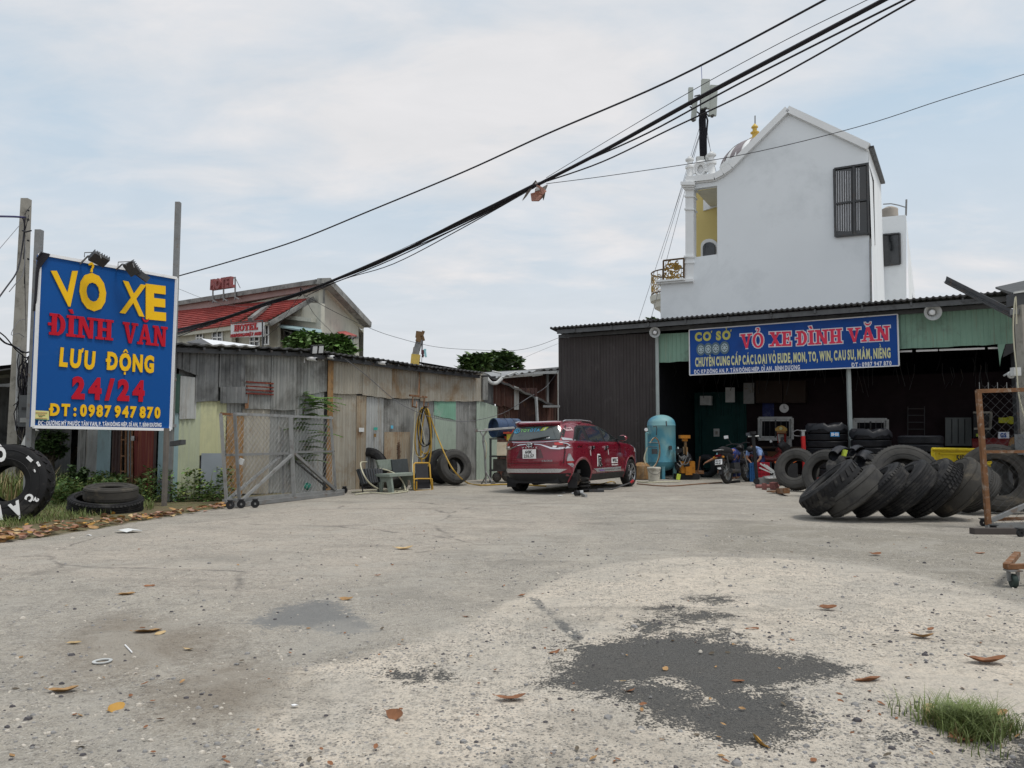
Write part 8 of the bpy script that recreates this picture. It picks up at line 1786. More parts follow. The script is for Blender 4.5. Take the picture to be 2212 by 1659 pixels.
place_tyre(2152,1059,13.1,(-.22,-.93,.22),.57,.30,'smooth',m_rubm,'dusty tyre standing behind the wire cage, side wall facing the yard',RG)
place_tyre(2222,1040,13.9,(-.5,-.8,.25),.58,.3,'rib',m_rubd,'tyre half cut by the right picture edge behind the cage',RG)
place_tyre(1721,1018,18.6,(-.62,-.74,.36),.50,.30,'rib',m_rubd,'separate tyre leaning back to the left of the pile',RG,r=.25)
place_tyre(1783,1002,16.6,(-.75,-.55,.3),.50,.27,'rib',m_rubd,'tyre behind the left end of the pile, striped shoulder up',RG)
place_tyre(1842,1004,16.2,(-.3,-.5,.8),.52,.27,'smooth',m_rub,'tyre lying slanted in the middle back of the pile',RG,z=.62)
place_tyre(1895,1000,16.0,(.1,-.25,.95),.52,.26,'block',m_rubm,'tyre lying flat on top of others in the back of the pile',RG,z=.70)
place_tyre(1880,1012,15.8,(.05,-.1,1),.53,.28,'rib',m_rub,'tyre flat beneath the others in the back of the pile',RG,z=.28)
place_tyre(1812,1025,14.6,(.1,-.2,1),.52,.28,'rib',m_rub,'tyre lying in the gap behind the lug tyre',RG,z=.2)
place_tyre(2104,1048,13.0,(-.78,-.1,.6),.42,.28,'rib',m_rubd,'tyre wedged between the leaning row and the caged one',RG)
# cut rubber pieces on the pile
for x0, y0, x1, y1, r_, lb_ in ((1856,998,1878,988,.13,'rolled open tube of cut rubber on top of the pile'),(1800,985,1830,978,.10,'dark curved rubber strip standing on the pile'),(1840,977,1866,979,.08,'rubber strip arching over the top of the pile')):
    a, b = DY(x0,y0,15), DY(x1,y1,15.4); mb = MB(); L_ = (b-a); xx, yy = frame(L_); vs = []
    for i in range(7):
        t_ = i/6; c = a+L_*t_+Vector((0,0,.09*math.sin(PI*t_)))
        for rr_ in (r_, r_-.02):
            for k in range(10): an_ = .4+PI*1.5*k/9; vs.append(c + xx*rr_*math.cos(an_)*(1+.2*t_) + yy*rr_*math.sin(an_)*(1-.3*t_))
    mb.add(vs, [(i*20+q*10+k, i*20+q*10+k+1, (i+1)*20+q*10+k+1, (i+1)*20+q*10+k) for i in range(6) for k in range(9) for q in (0, 1)]); tag(mb.build('rubber_offcut', m_rubn, smooth=True), lb_, 'rubber')
mb = MB(); p = DY(1859,1016,14.9); mb.bar(DY(1822,985,15), DY(1826,972,15), .12, .05); tag(mb.build('yellow_flap', mly), 'small yellow plastic flap sticking out of the pile', 'plastic')
# painted tyre at the left
o = place_tyre(22,1060,11.45,(.12,-.98,.10),.575,.34,'lug',m_rub,'black tyre with white painted letters standing at the left picture edge',r=.26,name='painted_tyre'); MT = o.matrix_world.copy()
def paint(s, ang, rad, hgt, wd, flip=False):
    # letters on the visible side wall (local -Y or +Y, whichever faces the camera)
    sy = 1; a = R_(ang); c = Vector((math.cos(a), 0, math.sin(a))); up = -c if flip else c
    nn = Vector((0, 1, 0)); ex = up.cross(nn); ex = ex.normalized(); o0 = c*rad + nn*(.34*.515) - ex*wd/2 - up*hgt/2
    if ex.cross(up).dot(nn) < 0: ex = -ex; o0 = c*rad + nn*(.34*.515) - ex*wd/2 - up*hgt/2
    text(s, MT @ o0, MT.to_3x3() @ ex, MT.to_3x3() @ up, wd, hgt, .006, m_wplain, o, bold=.06, name='painted_letter')
upw = (MT.to_3x3().inverted() @ Vector((0,0,1))); rtw = (MT.to_3x3().inverted() @ Vector((1,0,0))); lang = math.degrees(math.atan2(upw.z, upw.x)); sgn_ = 1 if (rtw.z*upw.x - rtw.x*upw.z) < 0 else -1
PA = lambda clock: lang - sgn_*clock     # clock: degrees clockwise from the top as seen from the yard
for s, cl, rad, hg, wd, fl in (('Ô',-12,.43,.19,.15,False),('Á',152,.42,.18,.16,False),('V',186,.42,.18,.18,False),('C',120,.42,.10,.10,False),('2',118,.52,.06,.06,False),('=',42,.47,.07,.10,False),('"',58,.50,.06,.08,False),(',',66,.46,.05,.05,False)): paint(s, PA(cl), rad, hg, wd, fl)
o1 = place_tyre(229,1094,12.8,(.12,-.14,.98),.56,.22,'rib',m_rub,'wide tyre lying flat in the verge with a split side wall',sink=.02,r=.44); o2 = place_tyre(240,1064,12.8,(.06,-.08,1),.41,.24,'smooth',m_rubm,'smaller mossy tyre resting inside the wide flat one',z=.36,r=.20)
place_tyre(794,1032,19.6,(-.1,-.95,.25),.50,.28,'block',m_rub,'tyre leaning on the shed behind the folding table'); place_tyre(843,1045,19.9,(.3,-.9,.2),.26,.2,'rib',m_rubd,'small tyre under the stone bench left end',name='light_tyre')
place_tyre(981,1016,20.9,(.50,-.80,.32),.47,.30,'rib',m_rubd,'front tyre of the pair leaning on the shed',r=.24); place_tyre(953,1014,21.5,(.62,-.74,.25),.47,.30,'rib',m_rub,'rear tyre of the pair leaning on the shed',r=.24); place_tyre(915,1022,21.6,(.3,-.9,.3),.42,.26,'smooth',m_rub,'dark tyre hidden behind the folded lounge chair')
place_tyre(1527,1015,25.2,(-.75,-.66,0),.37,.25,'rib',m_rubn,'dark car tyre held upright by the man with the light blue cap',name='light_tyre')
# stacks of new tyres in the shop
T0 = None
for cx, ytop, n_, Yd, lab, R0 in ((1785,921,8,22.4,'left',.56),(1880,933,7,21.6,'middle',.53),(1988,940,6,20.6,'right',.55)):
    p = DY(cx, ytop, Yd); W0 = p.z/n_*.99
    for k in range(n_):
        if T0 is None: T0 = tyre_mesh(.55, .24, .29, 'fine', m_rubn, n=40, name='new_tyre'); o = T0
        else: o = copy_tree(T0)
        M = Matrix.Translation((p.x+rnd.uniform(-.012,.012), p.y, W0*(k+.5))) @ Matrix.Diagonal((R0/.55, R0/.55, W0/.24, 1)) @ Matrix.Rotation(PI/2, 4, 'X'); o.matrix_world = M; o.matrix_local = M
        tag(o, f'new black tyre, {("lowest","second","third","fourth","fifth","sixth","seventh","eighth")[k]} from the floor in the {lab} stack inside the shop', 'tyre', f'new tyres stacked inside the shop')
    if lab != 'right':
        mb = MB(); vs = [(p.x, p.y, p.z+.05)]; nn = 30
        for rr_, zz_ in ((.5,.06),(.92,.05),(1.03,-.02),(1.05,-.12)):
            for i in range(nn): a = 2*PI*i/nn; vs.append((p.x+math.cos(a)*R0*rr_, p.y+math.sin(a)*R0*rr_, p.z+zz_+.035*math.sin(a*5+cx)*rr_+.03*math.sin(a*11)))
        mb.add(vs, [(0,1+i,1+(i+1) % nn) for i in range(nn)]+[(1+q*nn+i, 1+(q+1)*nn+i, 1+(q+1)*nn+(i+1) % nn, 1+q*nn+(i+1) % nn) for q in range(3) for i in range(nn)])
        tag(mb.build('plastic_cover', m_rubn, smooth=True), f'crumpled dark sheet covering the top of the {lab} tyre stack', 'cover')
a, b = DY(1794,943,21.75), DY(1813,943,21.75); mb = MB(); mb.bar(a+Vector((0,0,.06)), b+Vector((0,0,.06)), .005, .13, up=(0,0,1)); o = mb.build('tyre_label', mat('label_blue', (0.03,0.22,0.5), 0.5)); tag(o, 'bright blue label wrapped on the left tyre stack', 'label'); text('IIHIII', a+Vector((.02,-.01,.02)), (b-a), (0,0,1), .2, .085, .004, m_banw, o, bold=.02)

# ================================================================== SHOP FRONT EQUIPMENT
c = G(1430, 1034); R0 = 30/FPX*c.y; zt_ = DY(1430, 896, c.y).z; zb_ = DY(1430, 1018, c.y).z
tkn = thing('air_tank', 'tall light blue compressed air tank beside the brown shop wall', 'tank', c); M = Matrix.Translation(c); hz2 = zt_-zb_
mb = MB(); pr = [(0,zb_)] + [(R0*math.sin(a), zb_+.28-.28*math.cos(a)) for a in [PI/2*i/7 for i in range(1, 8)]] + [(R0+.01,zb_+.30),(R0,zb_+.32),(R0,zt_-.36),(R0+.01,zt_-.34),(R0,zt_-.32)] + [(R0*math.cos(a), zt_-.30+.30*math.sin(a)) for a in [PI/2*i/8 for i in range(1, 9)]]
mb.lathe(pr, 40, M); mb.build('shell', mat('tank_blue', (0.10,0.30,0.38), 0.5, 0, 0.12, 1.2, dirt=((0.05,0.20,0.34),0.42,1.6), two=((0.20,0.38,0.40),0.3,.7)), tkn, smooth=True, angle=30)
for dx, dy in ((-.05,-.9),(.85,-.35),(-.8,-.4),(0,.8)): mb = MB(); mb.bar((c.x+dx*R0, c.y+dy*R0*.8, 0), (c.x+dx*R0, c.y+dy*R0*.8, zb_+.25), .16, .09); mb.build('leg', MATS['tank_blue'], tkn)
mb = MB(); 
tk_ = lambda x, y, d=.55: DY(x, y, c.y-d)
mb.tube([tk_(1456,974,.1), tk_(1463,974,.1)], .05, 10); mb.tube([tk_(1463,974,.1), tk_(1465,974,.1)], .13, 14); mb.build('flange', m_pgp, tkn); mb = MB(); mb.tube([tk_(1396,935,.3), tk_(1397,1000,.3)], .035, 8); mb.tube([tk_(1396,935,.3), tk_(1402,937,.2)], .03, 6); mb.build('side_pipe', MATS['tank_blue'], tkn); mb = MB(); mb.tube([tk_(1395.8,928,.4), tk_(1395.8,928,.46)], .055, 16); mb.build('pressure_gauge', m_white, tkn)
mb = MB(); mb.tube([tk_(1411,922), tk_(1417,920), tk_(1419,926), tk_(1418,940)], .015, 6); mb.tube([tk_(1439,910,.5), tk_(1440,920,.55)], .02, 6); mb.box(tk_(1448,967,.45), (.09,.08,.12)); mb.box(tk_(1414,975,.6), (.16,.14,.16)); mb.tube([tk_(1401,956), tk_(1424,957)], .016, 5); mb.tube([tk_(1400,965), tk_(1420,966)], .014, 5); mb.build('valves', m_steel, tkn)
for k, (m, xs_, lb_) in enumerate(((m_hw, [(1404,957),(1412,946),(1422,953),(1424,975),(1418,1000),(1404,1012),(1395,1000),(1393,985),(1398,966)], 'pale hose coil hanging on the tank front'), (m_rust, [(1408,952),(1416,945),(1424,958),(1425,985),(1414,1008),(1402,1011)], 'red brown hose coil hanging on the tank front'), (m_hw, [(1398,968),(1391,990),(1396,1005),(1400,1012),(1392,1027),(1378,1033)], 'grey hose running down from the tank to the ground'))):
    hose([tk_(x, y, .62+.03*k) for x, y in xs_], .016, m, lb_)
bk = thing('bucket', 'dirty white plastic bucket in front of the blue tank', 'bucket', G(1413, 1041)); p = G(1413, 1041); mb = MB(); mb.lathe([(0,0),(.155,0),(.185,.36),(.20,.37),(.20,.42),(.19,.43),(.17,.42),(.15,.05)], 24, Matrix.Translation(p)); mb.build('pail', mat('pail_dirty', (0.52,0.50,0.43), 0.7, 0, 0.1, 3, dirt=((0.22,0.20,0.16),0.36,5)), bk, smooth=True, angle=30)
mb = MB(); mb.tube([p+Vector((.19*math.cos(a), -.08+.1*math.sin(a)*-1, .38-.16*math.sin(a))) for a in [PI*i/8 for i in range(9)]], .006, 4); mb.build('wire_handle', m_steel, bk)
p = G(1387, 1036); mb = MB(); mb.lathe([(0,0),(.24,.02),(.26,.2),(.25,.42),(.14,.52),(0,.54)], 20, Matrix.Translation(p)); tag(mb.build('brown_vessel', m_rusto, smooth=True), 'rusty brown vessel between the car and the blue tank', 'vessel')
hose([G(1376,1045,.02), G(1440,1050,.02), G(1500,1046,.02), G(1560,1042,.02)], .016, m_rust, 'thin red brown hose lying along the ground before the shop'); hose([DY(1382,1018,26.2), DY(1395,1010,26), DY(1408,1000,26), DY(1414,985,26)], .02, m_hy, 'pale orange hose stretched from car to tank'); hose([G(1376,1040,.02), G(1400,1042,.02), G(1430,1041,.02), G(1470,1040,.02)], .02, m_hw, 'flat pale hose on the ground before the tank')
# orange tyre changer
e0 = G(1482, 1036); Ye = e0.y; ep = lambda x, y, d=0: DY(x, y, Ye+d); tcg = thing('tyre_changer', 'orange and black workshop machine right of the blue tank', 'machine', e0); m_or = mat('machine_orange', (0.42,0.17,0.02), 0.5, 0, 0.15, 3, dirt=((0.10,0.05,0.03),0.3,5))
mb = MB(); mb.bar(ep(1468,943.5), ep(1489,943.5), .3, .1); mb.bar(ep(1479,945), ep(1479,953), .15); mb.build('top_bar', m_or, tcg); mb = MB(); mb.bar(ep(1480.5,951), ep(1480.5,1000), .07); mb.bar(ep(1477.5,965), ep(1479,990), .07); mb.tube([ep(1484,966,-.2), ep(1484,988,-.2)], .025, 6); mb.build('column', m_rusto, tcg)
mb = MB(); mb.box(ep(1483.5,1009), (.42,.4,.36)); mb.box(ep(1488,1017,-.22), (.2,.06,.25)); mb.build('orange_tank', m_or, tcg, ); mb = MB(); rr = random.Random(17)
for i in range(26): q_ = ep(rr.uniform(1463,1497), rr.uniform(972,1030), rr.uniform(-.2,.3)); mb.box(q_, (rr.uniform(.06,.25), rr.uniform(.06,.2), rr.uniform(.04,.2)), Matrix.Rotation(rr.uniform(-.5,.5), 3, 'Y'))
mb.box(ep(1483,1029,.1), (.7,.5,.16)); mb.build('engine_block', m_black, tcg); mb = MB()
for i in range(9): a, b = ep(rr.uniform(1463,1490), rr.uniform(975,1010), -.25), ep(rr.uniform(1463,1492), rr.uniform(975,1010), -.25); mb.tube([a, a.lerp(b,.5)+Vector((0,-.05,-.08)), b], .012, 5)
mb.build('pipes', m_galvd, tcg); mb = MB(); mb.box(ep(1465.5,1030,-.3), (.11,.05,.18), Matrix.Rotation(.2,3,'Y')); tag(mb.build('yellow_carton', mly), 'small yellow carton at the foot of the orange machine', 'carton'); mb = MB(); mb.bar(ep(1506,1030,.2), ep(1512,986,.2), .03); mb.box(ep(1505,1020,.2), (.4,.2,.1)); tag(mb.build('iron_bar', m_rust), 'thin iron bar standing right of the orange machine', 'bar')

# ---- motorbikes
def motorbike(M, label, plate_m, col, seat=m_black, lp=None):
    b = thing('motorbike', label, 'motorbike', M=M); WM[b.name] = M; T = lambda x, y, z: M @ Vector((x, y, z))
    for wx, nm in ((0,'rear_wheel'),(1.24,'front_wheel')):
        MW = M @ Matrix.Translation((wx,0,.30)) @ Matrix.Rotation(PI/2, 4, 'X'); mb = MB(); mb.lathe([(.22,-.04),(.27,-.055),(.295,-.035),(.30,0),(.295,.035),(.27,.055),(.22,.04)], 32, MW, closed=True); w_ = mb.build(nm, m_rub, b, smooth=True, angle=40)
        mb = MB(); mb.lathe([(.21,-.03),(.225,-.03),(.225,.03),(.21,.03)], 28, MW, closed=True); mb.lathe([(0,-.05),(.05,-.05),(.05,.05),(0,.05)], 12, MW)
        for k in range(10): a = 2*PI*k/10; mb.bar(MW @ Vector((0,0,.02)), MW @ Vector((.215*math.cos(a), .215*math.sin(a), 0)), .015)
        mb.build('rim', m_galvd, w_)
    mb = MB(); mb.tube([T(-.25,0,.78), T(.1,0,.72), T(.45,0,.62), T(.75,0,.60), T(1.0,0,.72), T(1.08,0,.85)], [.06,.12,.12,.09,.10,.07], 10); mb.tube([T(1.0,0,.85), T(1.1,0,.95)], [.12,.10], 10); mb.tube([T(.75,0,.6), T(1.05,0,.55)], .1, 8); mb.build('body', col, b, smooth=True)
    mb = MB(); mb.tube([T(-.25,0,.84), T(0,0,.84), T(.3,0,.80), T(.55,0,.78)], [.08,.13,.13,.08], 10); mb.build('seat', seat, b, smooth=True)
    mb = MB(); mb.box(T(.45,0,.38), (.35,.24,.28), M.to_3x3()); mb.tube([T(.0,-.12,.32), T(.5,-.14,.30)], [.06,.04], 8); mb.bar(T(0,.1,.3), T(.45,.1,.35), .05); mb.bar(T(0,-.1,.3), T(-.05,-.1,.7), .035); mb.build('engine', m_steel, b)
    for s_ in (-1, 1): mb = MB(); mb.tube([T(1.24,s_*.06,.3), T(1.12,s_*.06,.65), T(1.05,s_*.03,.95)], .025, 6); mb.build('fork', m_galvd, b)
    mb = MB(); mb.tube([T(.93,-.33,1.0), T(1.0,-.2,1.03), T(1.04,0,1.0), T(1.0,.2,1.03), T(.93,.33,1.0)], .016, 6); mb.build('handlebar', m_black, b)
    for s_ in (-1, 1): mb = MB(); mb.tube([T(1.0,s_*.2,1.03), T(.98,s_*.28,1.18)], .008, 4); mb.box(T(.97,s_*.31,1.23), (.02,.13,.09), M.to_3x3()); mb.build('mirror', m_black, b); mb = MB(); mb.box(T(.957,s_*.31,1.23), (.004,.12,.08), M.to_3x3()); mb.build('mirror_glass', m_wplain if s_ == 1 else m_glassl, b)
    mb = MB(); mb.tube([T(-.2,-.1,.85), T(-.36,-.1,.86), T(-.40,0,.86), T(-.36,.1,.86), T(-.2,.1,.85)], .014, 6); mb.build('grab_rail', m_galv, b)
    mb = MB(); mb.bar(T(-.2,0,.78), T(-.36,0,.36), .13, .03); mb.bar(T(-.32,0,.36), T(-.36,0,.25), .1,.02); fd = mb.build('mud_guard', m_black, b); mb = MB(); mb.box(T(-.355,0,.56), (.012,.19,.14), M.to_3x3() @ Matrix.Rotation(.35,3,'Y')); pl_ = mb.build('licence_plate', m_wplain, b)
    if lp:
        R3 = M.to_3x3() @ Matrix.Rotation(.35,3,'Y')
        for k, s in enumerate(lp): text(s, T(-.364,.08,.56) + (R3 @ Vector((0,0,.008-.06*k))), R3 @ Vector((0,-1,0)), R3 @ Vector((0,0,1)), .15, .045, .003, m_ink, pl_, bold=.02)
    mb = MB(); mb.box(T(-.34,0,.72), (.03,.16,.06), M.to_3x3()); mb.build('tail_light', m_lensd, b); mb = MB(); mb.box(T(-.37,0,.40), (.01,.09,.05), M.to_3x3()); mb.build('reflector', m_wplain, b)
    for s_ in (-1, 1): mb = MB(); mb.tube([T(-.3,s_*.1,.68), T(-.34,s_*.14,.68)], .03, 8); mb.build('turn_signal', m_or, b)
    return b
p0 = G(1572,1045); p1 = G(1595,1037); hd = math.atan2(p1.y-p0.y, p1.x-p0.x)
motorbike(Matrix.Translation(p0) @ Matrix.Rotation(hd-.28, 4, 'Z') @ Matrix.Rotation(R_(-7), 4, 'X') @ Matrix.Scale(1.1, 4), 'black motorbike with white plate parked before the green container', m_wplain, m_black, lp=('59-X1','685.63'))
p0 = G(1627,1035); motorbike(Matrix.Translation(p0) @ Matrix.Rotation(R_(14), 4, 'Z') @ Matrix.Rotation(R_(-8), 4, 'X'), 'second motorbike behind the crates with red and black body', m_wplain, mat('bike_red', (0.16,0.02,0.02), 0.35, coat=.5), lp=('61-C2','407.18'))

# ---- people: one continuous skinned body, clothes as children
def skin(name, chains, mat_, parent, sub=1, root=None):
    """chains of (point, radius); shared points join the chains"""
    me = bpy.data.meshes.new(name); vs = []; rs = []; key = {}; ed = []
    for ch in chains:
        prev = None
        for p, r in ch:
            k = tuple(round(c, 4) for c in p)
            if k not in key: key[k] = len(vs); vs.append(p); rs.append(r)
            i = key[k]
            if prev is not None and prev != i: ed.append((prev, i))
            prev = i
    bb = bmesh.new(); ly = bb.verts.layers.skin.verify(); bv = [bb.verts.new(p) for p in vs]
    for i, v in enumerate(bv): v[ly].radius = rs[i] if isinstance(rs[i], tuple) else (rs[i], rs[i]); v[ly].use_root = (i == 0)
    for i, j in ed:
        if not any(e.other_vert(bv[i]) is bv[j] for e in bv[i].link_edges): bb.edges.new((bv[i], bv[j]))
    bb.to_mesh(me); bb.free(); ob = bpy.data.objects.new('tmp', me); COL.objects.link(ob); md = ob.modifiers.new('s', 'SKIN'); md.use_smooth_shade = True
    sb = ob.modifiers.new('b', 'SUBSURF'); sb.levels = sub; bpy.context.view_layer.update()
    m2 = bpy.data.meshes.new_from_object(ob.evaluated_get(bpy.context.evaluated_depsgraph_get())); bpy.data.objects.remove(ob)
    o = bpy.data.objects.new(name, m2); COL.objects.link(o); m2.materials.clear(); m2.materials.append(mat_); m2.polygons.foreach_set('use_smooth', [True]*len(m2.polygons)); o.parent = parent; WM[o.name] = Matrix(); return o
m_skin = mat('skin', (0.30,0.15,0.09), 0.6, 0, 0.08, 6)
def person(label, M, J, shirt, trousers, hair=m_black, cap=None, sleeves=.5):
    root = thing('person', label, 'person', M=M); WM[root.name] = Matrix(); V = {k: Vector(v) for k, v in J.items()}
    hd_, nk, ch, pe = V['head'], V['neck'], V['chest'], V['pelvis']; ux = (hd_-nk).normalized(); top = hd_+ux*.10
    arms = []; hands = []
    for s in 'LR':
        sh_, el, wr = V['sh'+s], V['el'+s], V['wr'+s]; d = (wr-el).normalized(); pm = wr+d*.08; arms.append([(ch,(.14,.12)),(sh_,.062),(sh_.lerp(el,.5),.05),(el,.042),(el.lerp(wr,.5),.038),(wr,.026),(pm,(.04,.022))])
        a_, b_ = frame(d)
        for k in range(4): st_ = pm + a_*(.033-.022*k); hands.append([(pm,(.04,.022)),(st_+d*.02,.0095),(st_+d*(.055-.008*abs(k-1.5))-b_*.01,.0085),(st_+d*(.085-.012*abs(k-1.4))-b_*.03,.007)])
        hands.append([(wr,.026),(wr+d*.04+a_*.035,.012),(wr+d*.075+a_*.055,.009)])
    legs = [[(pe,(.15,.12)),(V['hip'+s],.095),(V['hip'+s].lerp(V['kn'+s],.5),.08),(V['kn'+s],.058),(V['kn'+s].lerp(V['an'+s],.4),.055),(V['an'+s],.036),(V['to'+s],.035)] for s in 'LR']
    face = (V['look']-hd_).normalized() if 'look' in V else Vector((0,-1,0))
    skin('body', [[(pe,(.15,.12)),(pe.lerp(ch,.5),(.135,.10)),(ch,(.14,.12)),(nk,.055),(hd_-ux*.05,(.062,.07)),(hd_+ux*.03,(.075,.09)),(top,.05)]] + arms + hands + legs, m_skin, root)
    skin('shirt', [[(pe,(.165,.135)),(pe.lerp(ch,.5),(.155,.12)),(ch,(.165,.14)),(ch.lerp(nk,.75),.08)]] + [[(ch,(.165,.14)),(V['sh'+s],.075),(V['sh'+s].lerp(V['el'+s],sleeves),.062),(V['sh'+s].lerp(V['el'+s],sleeves+.2),.060)] for s in 'LR'], shirt, root)
    skin('trousers', [[(pe.lerp(ch,.12),(.165,.135)),(pe,(.168,.14)),(V['hip'+s],.105),(V['hip'+s].lerp(V['kn'+s],.5),.092),(V['kn'+s],.072),(V['kn'+s].lerp(V['an'+s],.5),.066),(V['an'+s],.058)] for s in 'LR'], trousers, root)
    q = Matrix.Translation(hd_) @ ux.to_track_quat('Z','Y').to_matrix().to_4x4(); sd_ = face.cross(ux).normalized()
    mb = MB(); mb.sphere((0,0,0), .105, 14, 8, (1,.88,1)); mb.v = [tuple(q @ Vector(v) + ux*.035 - face*.022) for v in mb.v]; o = mb.build('hair', hair, root, smooth=True); WM[o.name] = Matrix()
    mb = MB(); mb.add([hd_+face*.085+sd_*.014-ux*.02, hd_+face*.085-sd_*.014-ux*.02, hd_+face*.08+ux*.02, hd_+face*.115-ux*.015], [(0,1,3),(1,2,3),(2,0,3)])
    for s in (-1, 1): mb.sphere(hd_+sd_*s*.078-ux*.01, .022, 6, 5); mb.sphere(hd_+face*.078+sd_*s*.03+ux*.015, .012, 6, 5)
    mb.bar(hd_+face*.083-sd_*.02-ux*.05, hd_+face*.083+sd_*.02-ux*.05, .008); mb.build('face', m_skin, root, smooth=True)
    if cap: mb = MB(); mb.lathe([(0,.12),(.06,.11),(.10,.07),(.118,.02),(.12,0)], 20, q @ Matrix.Translation((0,0,.045))); mb.prism([(.11*math.cos(a), .12*math.sin(a)) for a in [-PI/2+PI*i/8 for i in range(9)]], hd_+ux*.055+face*.07, face, sd_, .008); mb.build('cap', cap, root, smooth=True)
    for s in 'LR': mb = MB(); d = (V['to'+s]-V['an'+s]); mb.bar(Vector((V['an'+s].x, V['an'+s].y, .03))-d*.2, Vector((V['to'+s].x, V['to'+s].y, .03))+d*.25, .09, .06); mb.build('shoe', m_black, root)
    return root
# bending man reaching to the tyre on the left: local x = to the right of the picture, y = away
c1_ = G(1592, 1043); k1 = c1_.y/FPX; f1_ = lambda x, y, d=0: tuple(DY(x, y, c1_.y+d) - Vector((c1_.x, c1_.y, 0)))
J = dict(pelvis=f1_(1590,975), chest=f1_(1573,979,-.05), neck=f1_(1565,981,-.08), head=f1_(1560,982,-.1), look=f1_(1552,1000,-.5), shL=f1_(1565,986,-.2), elL=f1_(1543,990,-.2), wrL=f1_(1529,997,-.15), shR=f1_(1570,985,.12), elR=f1_(1562,1003,.1), wrR=f1_(1556,1013,0), hipL=f1_(1588,981,-.1), hipR=f1_(1591,981,.1), knL=f1_(1583,1006,-.12), knR=f1_(1593,1006,.1), anL=f1_(1586,1031,-.1), anR=f1_(1596,1030,.12), toL=f1_(1577,1034,-.12), toR=f1_(1587,1033,.1))
person('man in navy and light blue cap bending behind the black motorbike, hand on a tyre', Matrix.Translation(c1_), J, mat('shirt_navy', (0.05,0.07,0.26), 0.85, 0, 0.2, 5), mat('jeans_dark', (0.02,0.03,0.10), 0.9, 0, 0.2, 5), cap=mat('cap_cyan', (0.32,0.68,0.76), 0.7), sleeves=.3)
c2_ = G(1636, 1038); f2_ = lambda x, y, d=0: tuple(DY(x, y, c2_.y+d) - Vector((c2_.x, c2_.y, 0)))
J = dict(pelvis=f2_(1643,985,.3), chest=f2_(1632,966,.0), neck=f2_(1625,967,-.15), head=f2_(1621,970,-.22), look=f2_(1615,995,-.6), shL=f2_(1617,972,.0), elL=f2_(1613,990,-.2), wrL=f2_(1622,1000,-.35), shR=f2_(1640,973,-.1), elR=f2_(1643,990,-.3), wrR=f2_(1634,1000,-.4), hipL=f2_(1638,988,.3), hipR=f2_(1646,988,.3), knL=f2_(1630,1006,.0), knR=f2_(1647,1006,.0), anL=f2_(1633,1030,.25), anR=f2_(1647,1029,.3), toL=f2_(1631,1033,.05), toR=f2_(1645,1032,.1))
person('man in a light blue shirt hunched forward behind the second motorbike', Matrix.Translation(c2_), J, mat('shirt_light_blue', (0.22,0.32,0.55), 0.85, 0, 0.15, 5), MATS['jeans_dark'], sleeves=.6)

# ---- crates, trolley jack, red jack
def crate(x0, x1, yb, yt, m, label, dp=.35, yaw=0.0):
    a, b = G(x0, yb), G(x1, yb); H_ = DY(x0, yt, a.y).z; W_ = (b-a).length; r = thing('plastic_crate', label, 'crate', a.lerp(b,.5)); ex = (b-a).normalized(); ey = Vector((-ex.y, ex.x, 0)); c = a.lerp(b,.5)+ey*dp/2
    Mx = Matrix((ex, ey, (0,0,1))).transposed(); mb = MB()
    for k in range(5): z = H_*(k+.5)/5; mb.box(c+Vector((0,0,z))-ey*dp/2, (W_,.02,H_/7), Mx); mb.box(c+Vector((0,0,z))+ex*W_/2, (.02,dp,H_/7), Mx); mb.box(c+Vector((0,0,z))-ex*W_/2, (.02,dp,H_/7), Mx)
    mb.build('side_slats', m, r); mb = MB()
    for sx in (-1, -.33, .33, 1): mb.box(c+ex*sx*W_/2*.98-ey*(dp/2+.006)+Vector((0,0,H_/2)), (.03,.02,H_), Mx)
    mb.box(c+Vector((0,0,H_))-ey*dp/2, (W_+.03,.03,.04), Mx); mb.box(c+Vector((0,0,H_/2))+ey*.0, (W_*.94,dp*.9,H_*.92), Mx); mb.build('frame', m, r)
crate(1621,1634,1041,1001,mat('crate_blue', (0.02,0.09,0.24), 0.5, 0, 0.15, 5),'narrow blue plastic crate standing before the second motorbike'); crate(1636,1662,1040,1000,mat('crate_red', (0.32,0.015,0.03), 0.5, 0, 0.15, 5),'red plastic crate with pale rods sticking out')
t0 = G(1640, 1048); tj = thing('trolley_jack', 'long dirty trolley jack with upright black T handle', 'jack', t0); tp_ = lambda x, y, d=0: DY(x, y, t0.y+d)
mb = MB(); mb.bar(tp_(1637,1041), tp_(1695,1036), .22, .20, up=(0,0,1)); mb.bar(tp_(1650,1034,.1), tp_(1690,1030,.1), .2, .12, up=(0,0,1)); mb.build('chassis', m_galvd, tj); mb = MB(); mb.tube([tp_(1634,1040,-.15), tp_(1634,1040,.25)], .085, 14); mb.tube([tp_(1692,1045,-.2), tp_(1692,1045,.2)], .07, 12); mb.build('wheel', m_black, tj); mb = MB(); mb.bar(tp_(1635,1037), tp_(1626.5,938), .075); mb.tube([tp_(1626.5,938), tp_(1626,932)], .09, 10); mb.build('handle', m_black, tj); mb = MB(); mb.tube([tp_(1616,943), tp_(1639,942)], .02, 6); mb.build('cross_bar', m_galv, tj)
mb = MB(); 
for a, b in (((1642,1001),(1676,1024)),((1650,1003),(1678,1025)),((1640,1010),(1668,1022)),((1655,1005),(1680,1024))): mb.bar(tp_(*a,-.3), tp_(*b,-.4), .035)
tag(mb.build('pale_rods', m_bag), 'bundle of pale rods leaning over the red crate', 'rods'); mb = MB(); mb.bar(tp_(1672,1028,-.4), tp_(1690,1028,-.4), .12,.1); mb.box(tp_(1676,1032,-.2), (.5,.3,.04)); tag(mb.build('pale_block', m_paper), 'cream block lying on the trolley jack', 'block')
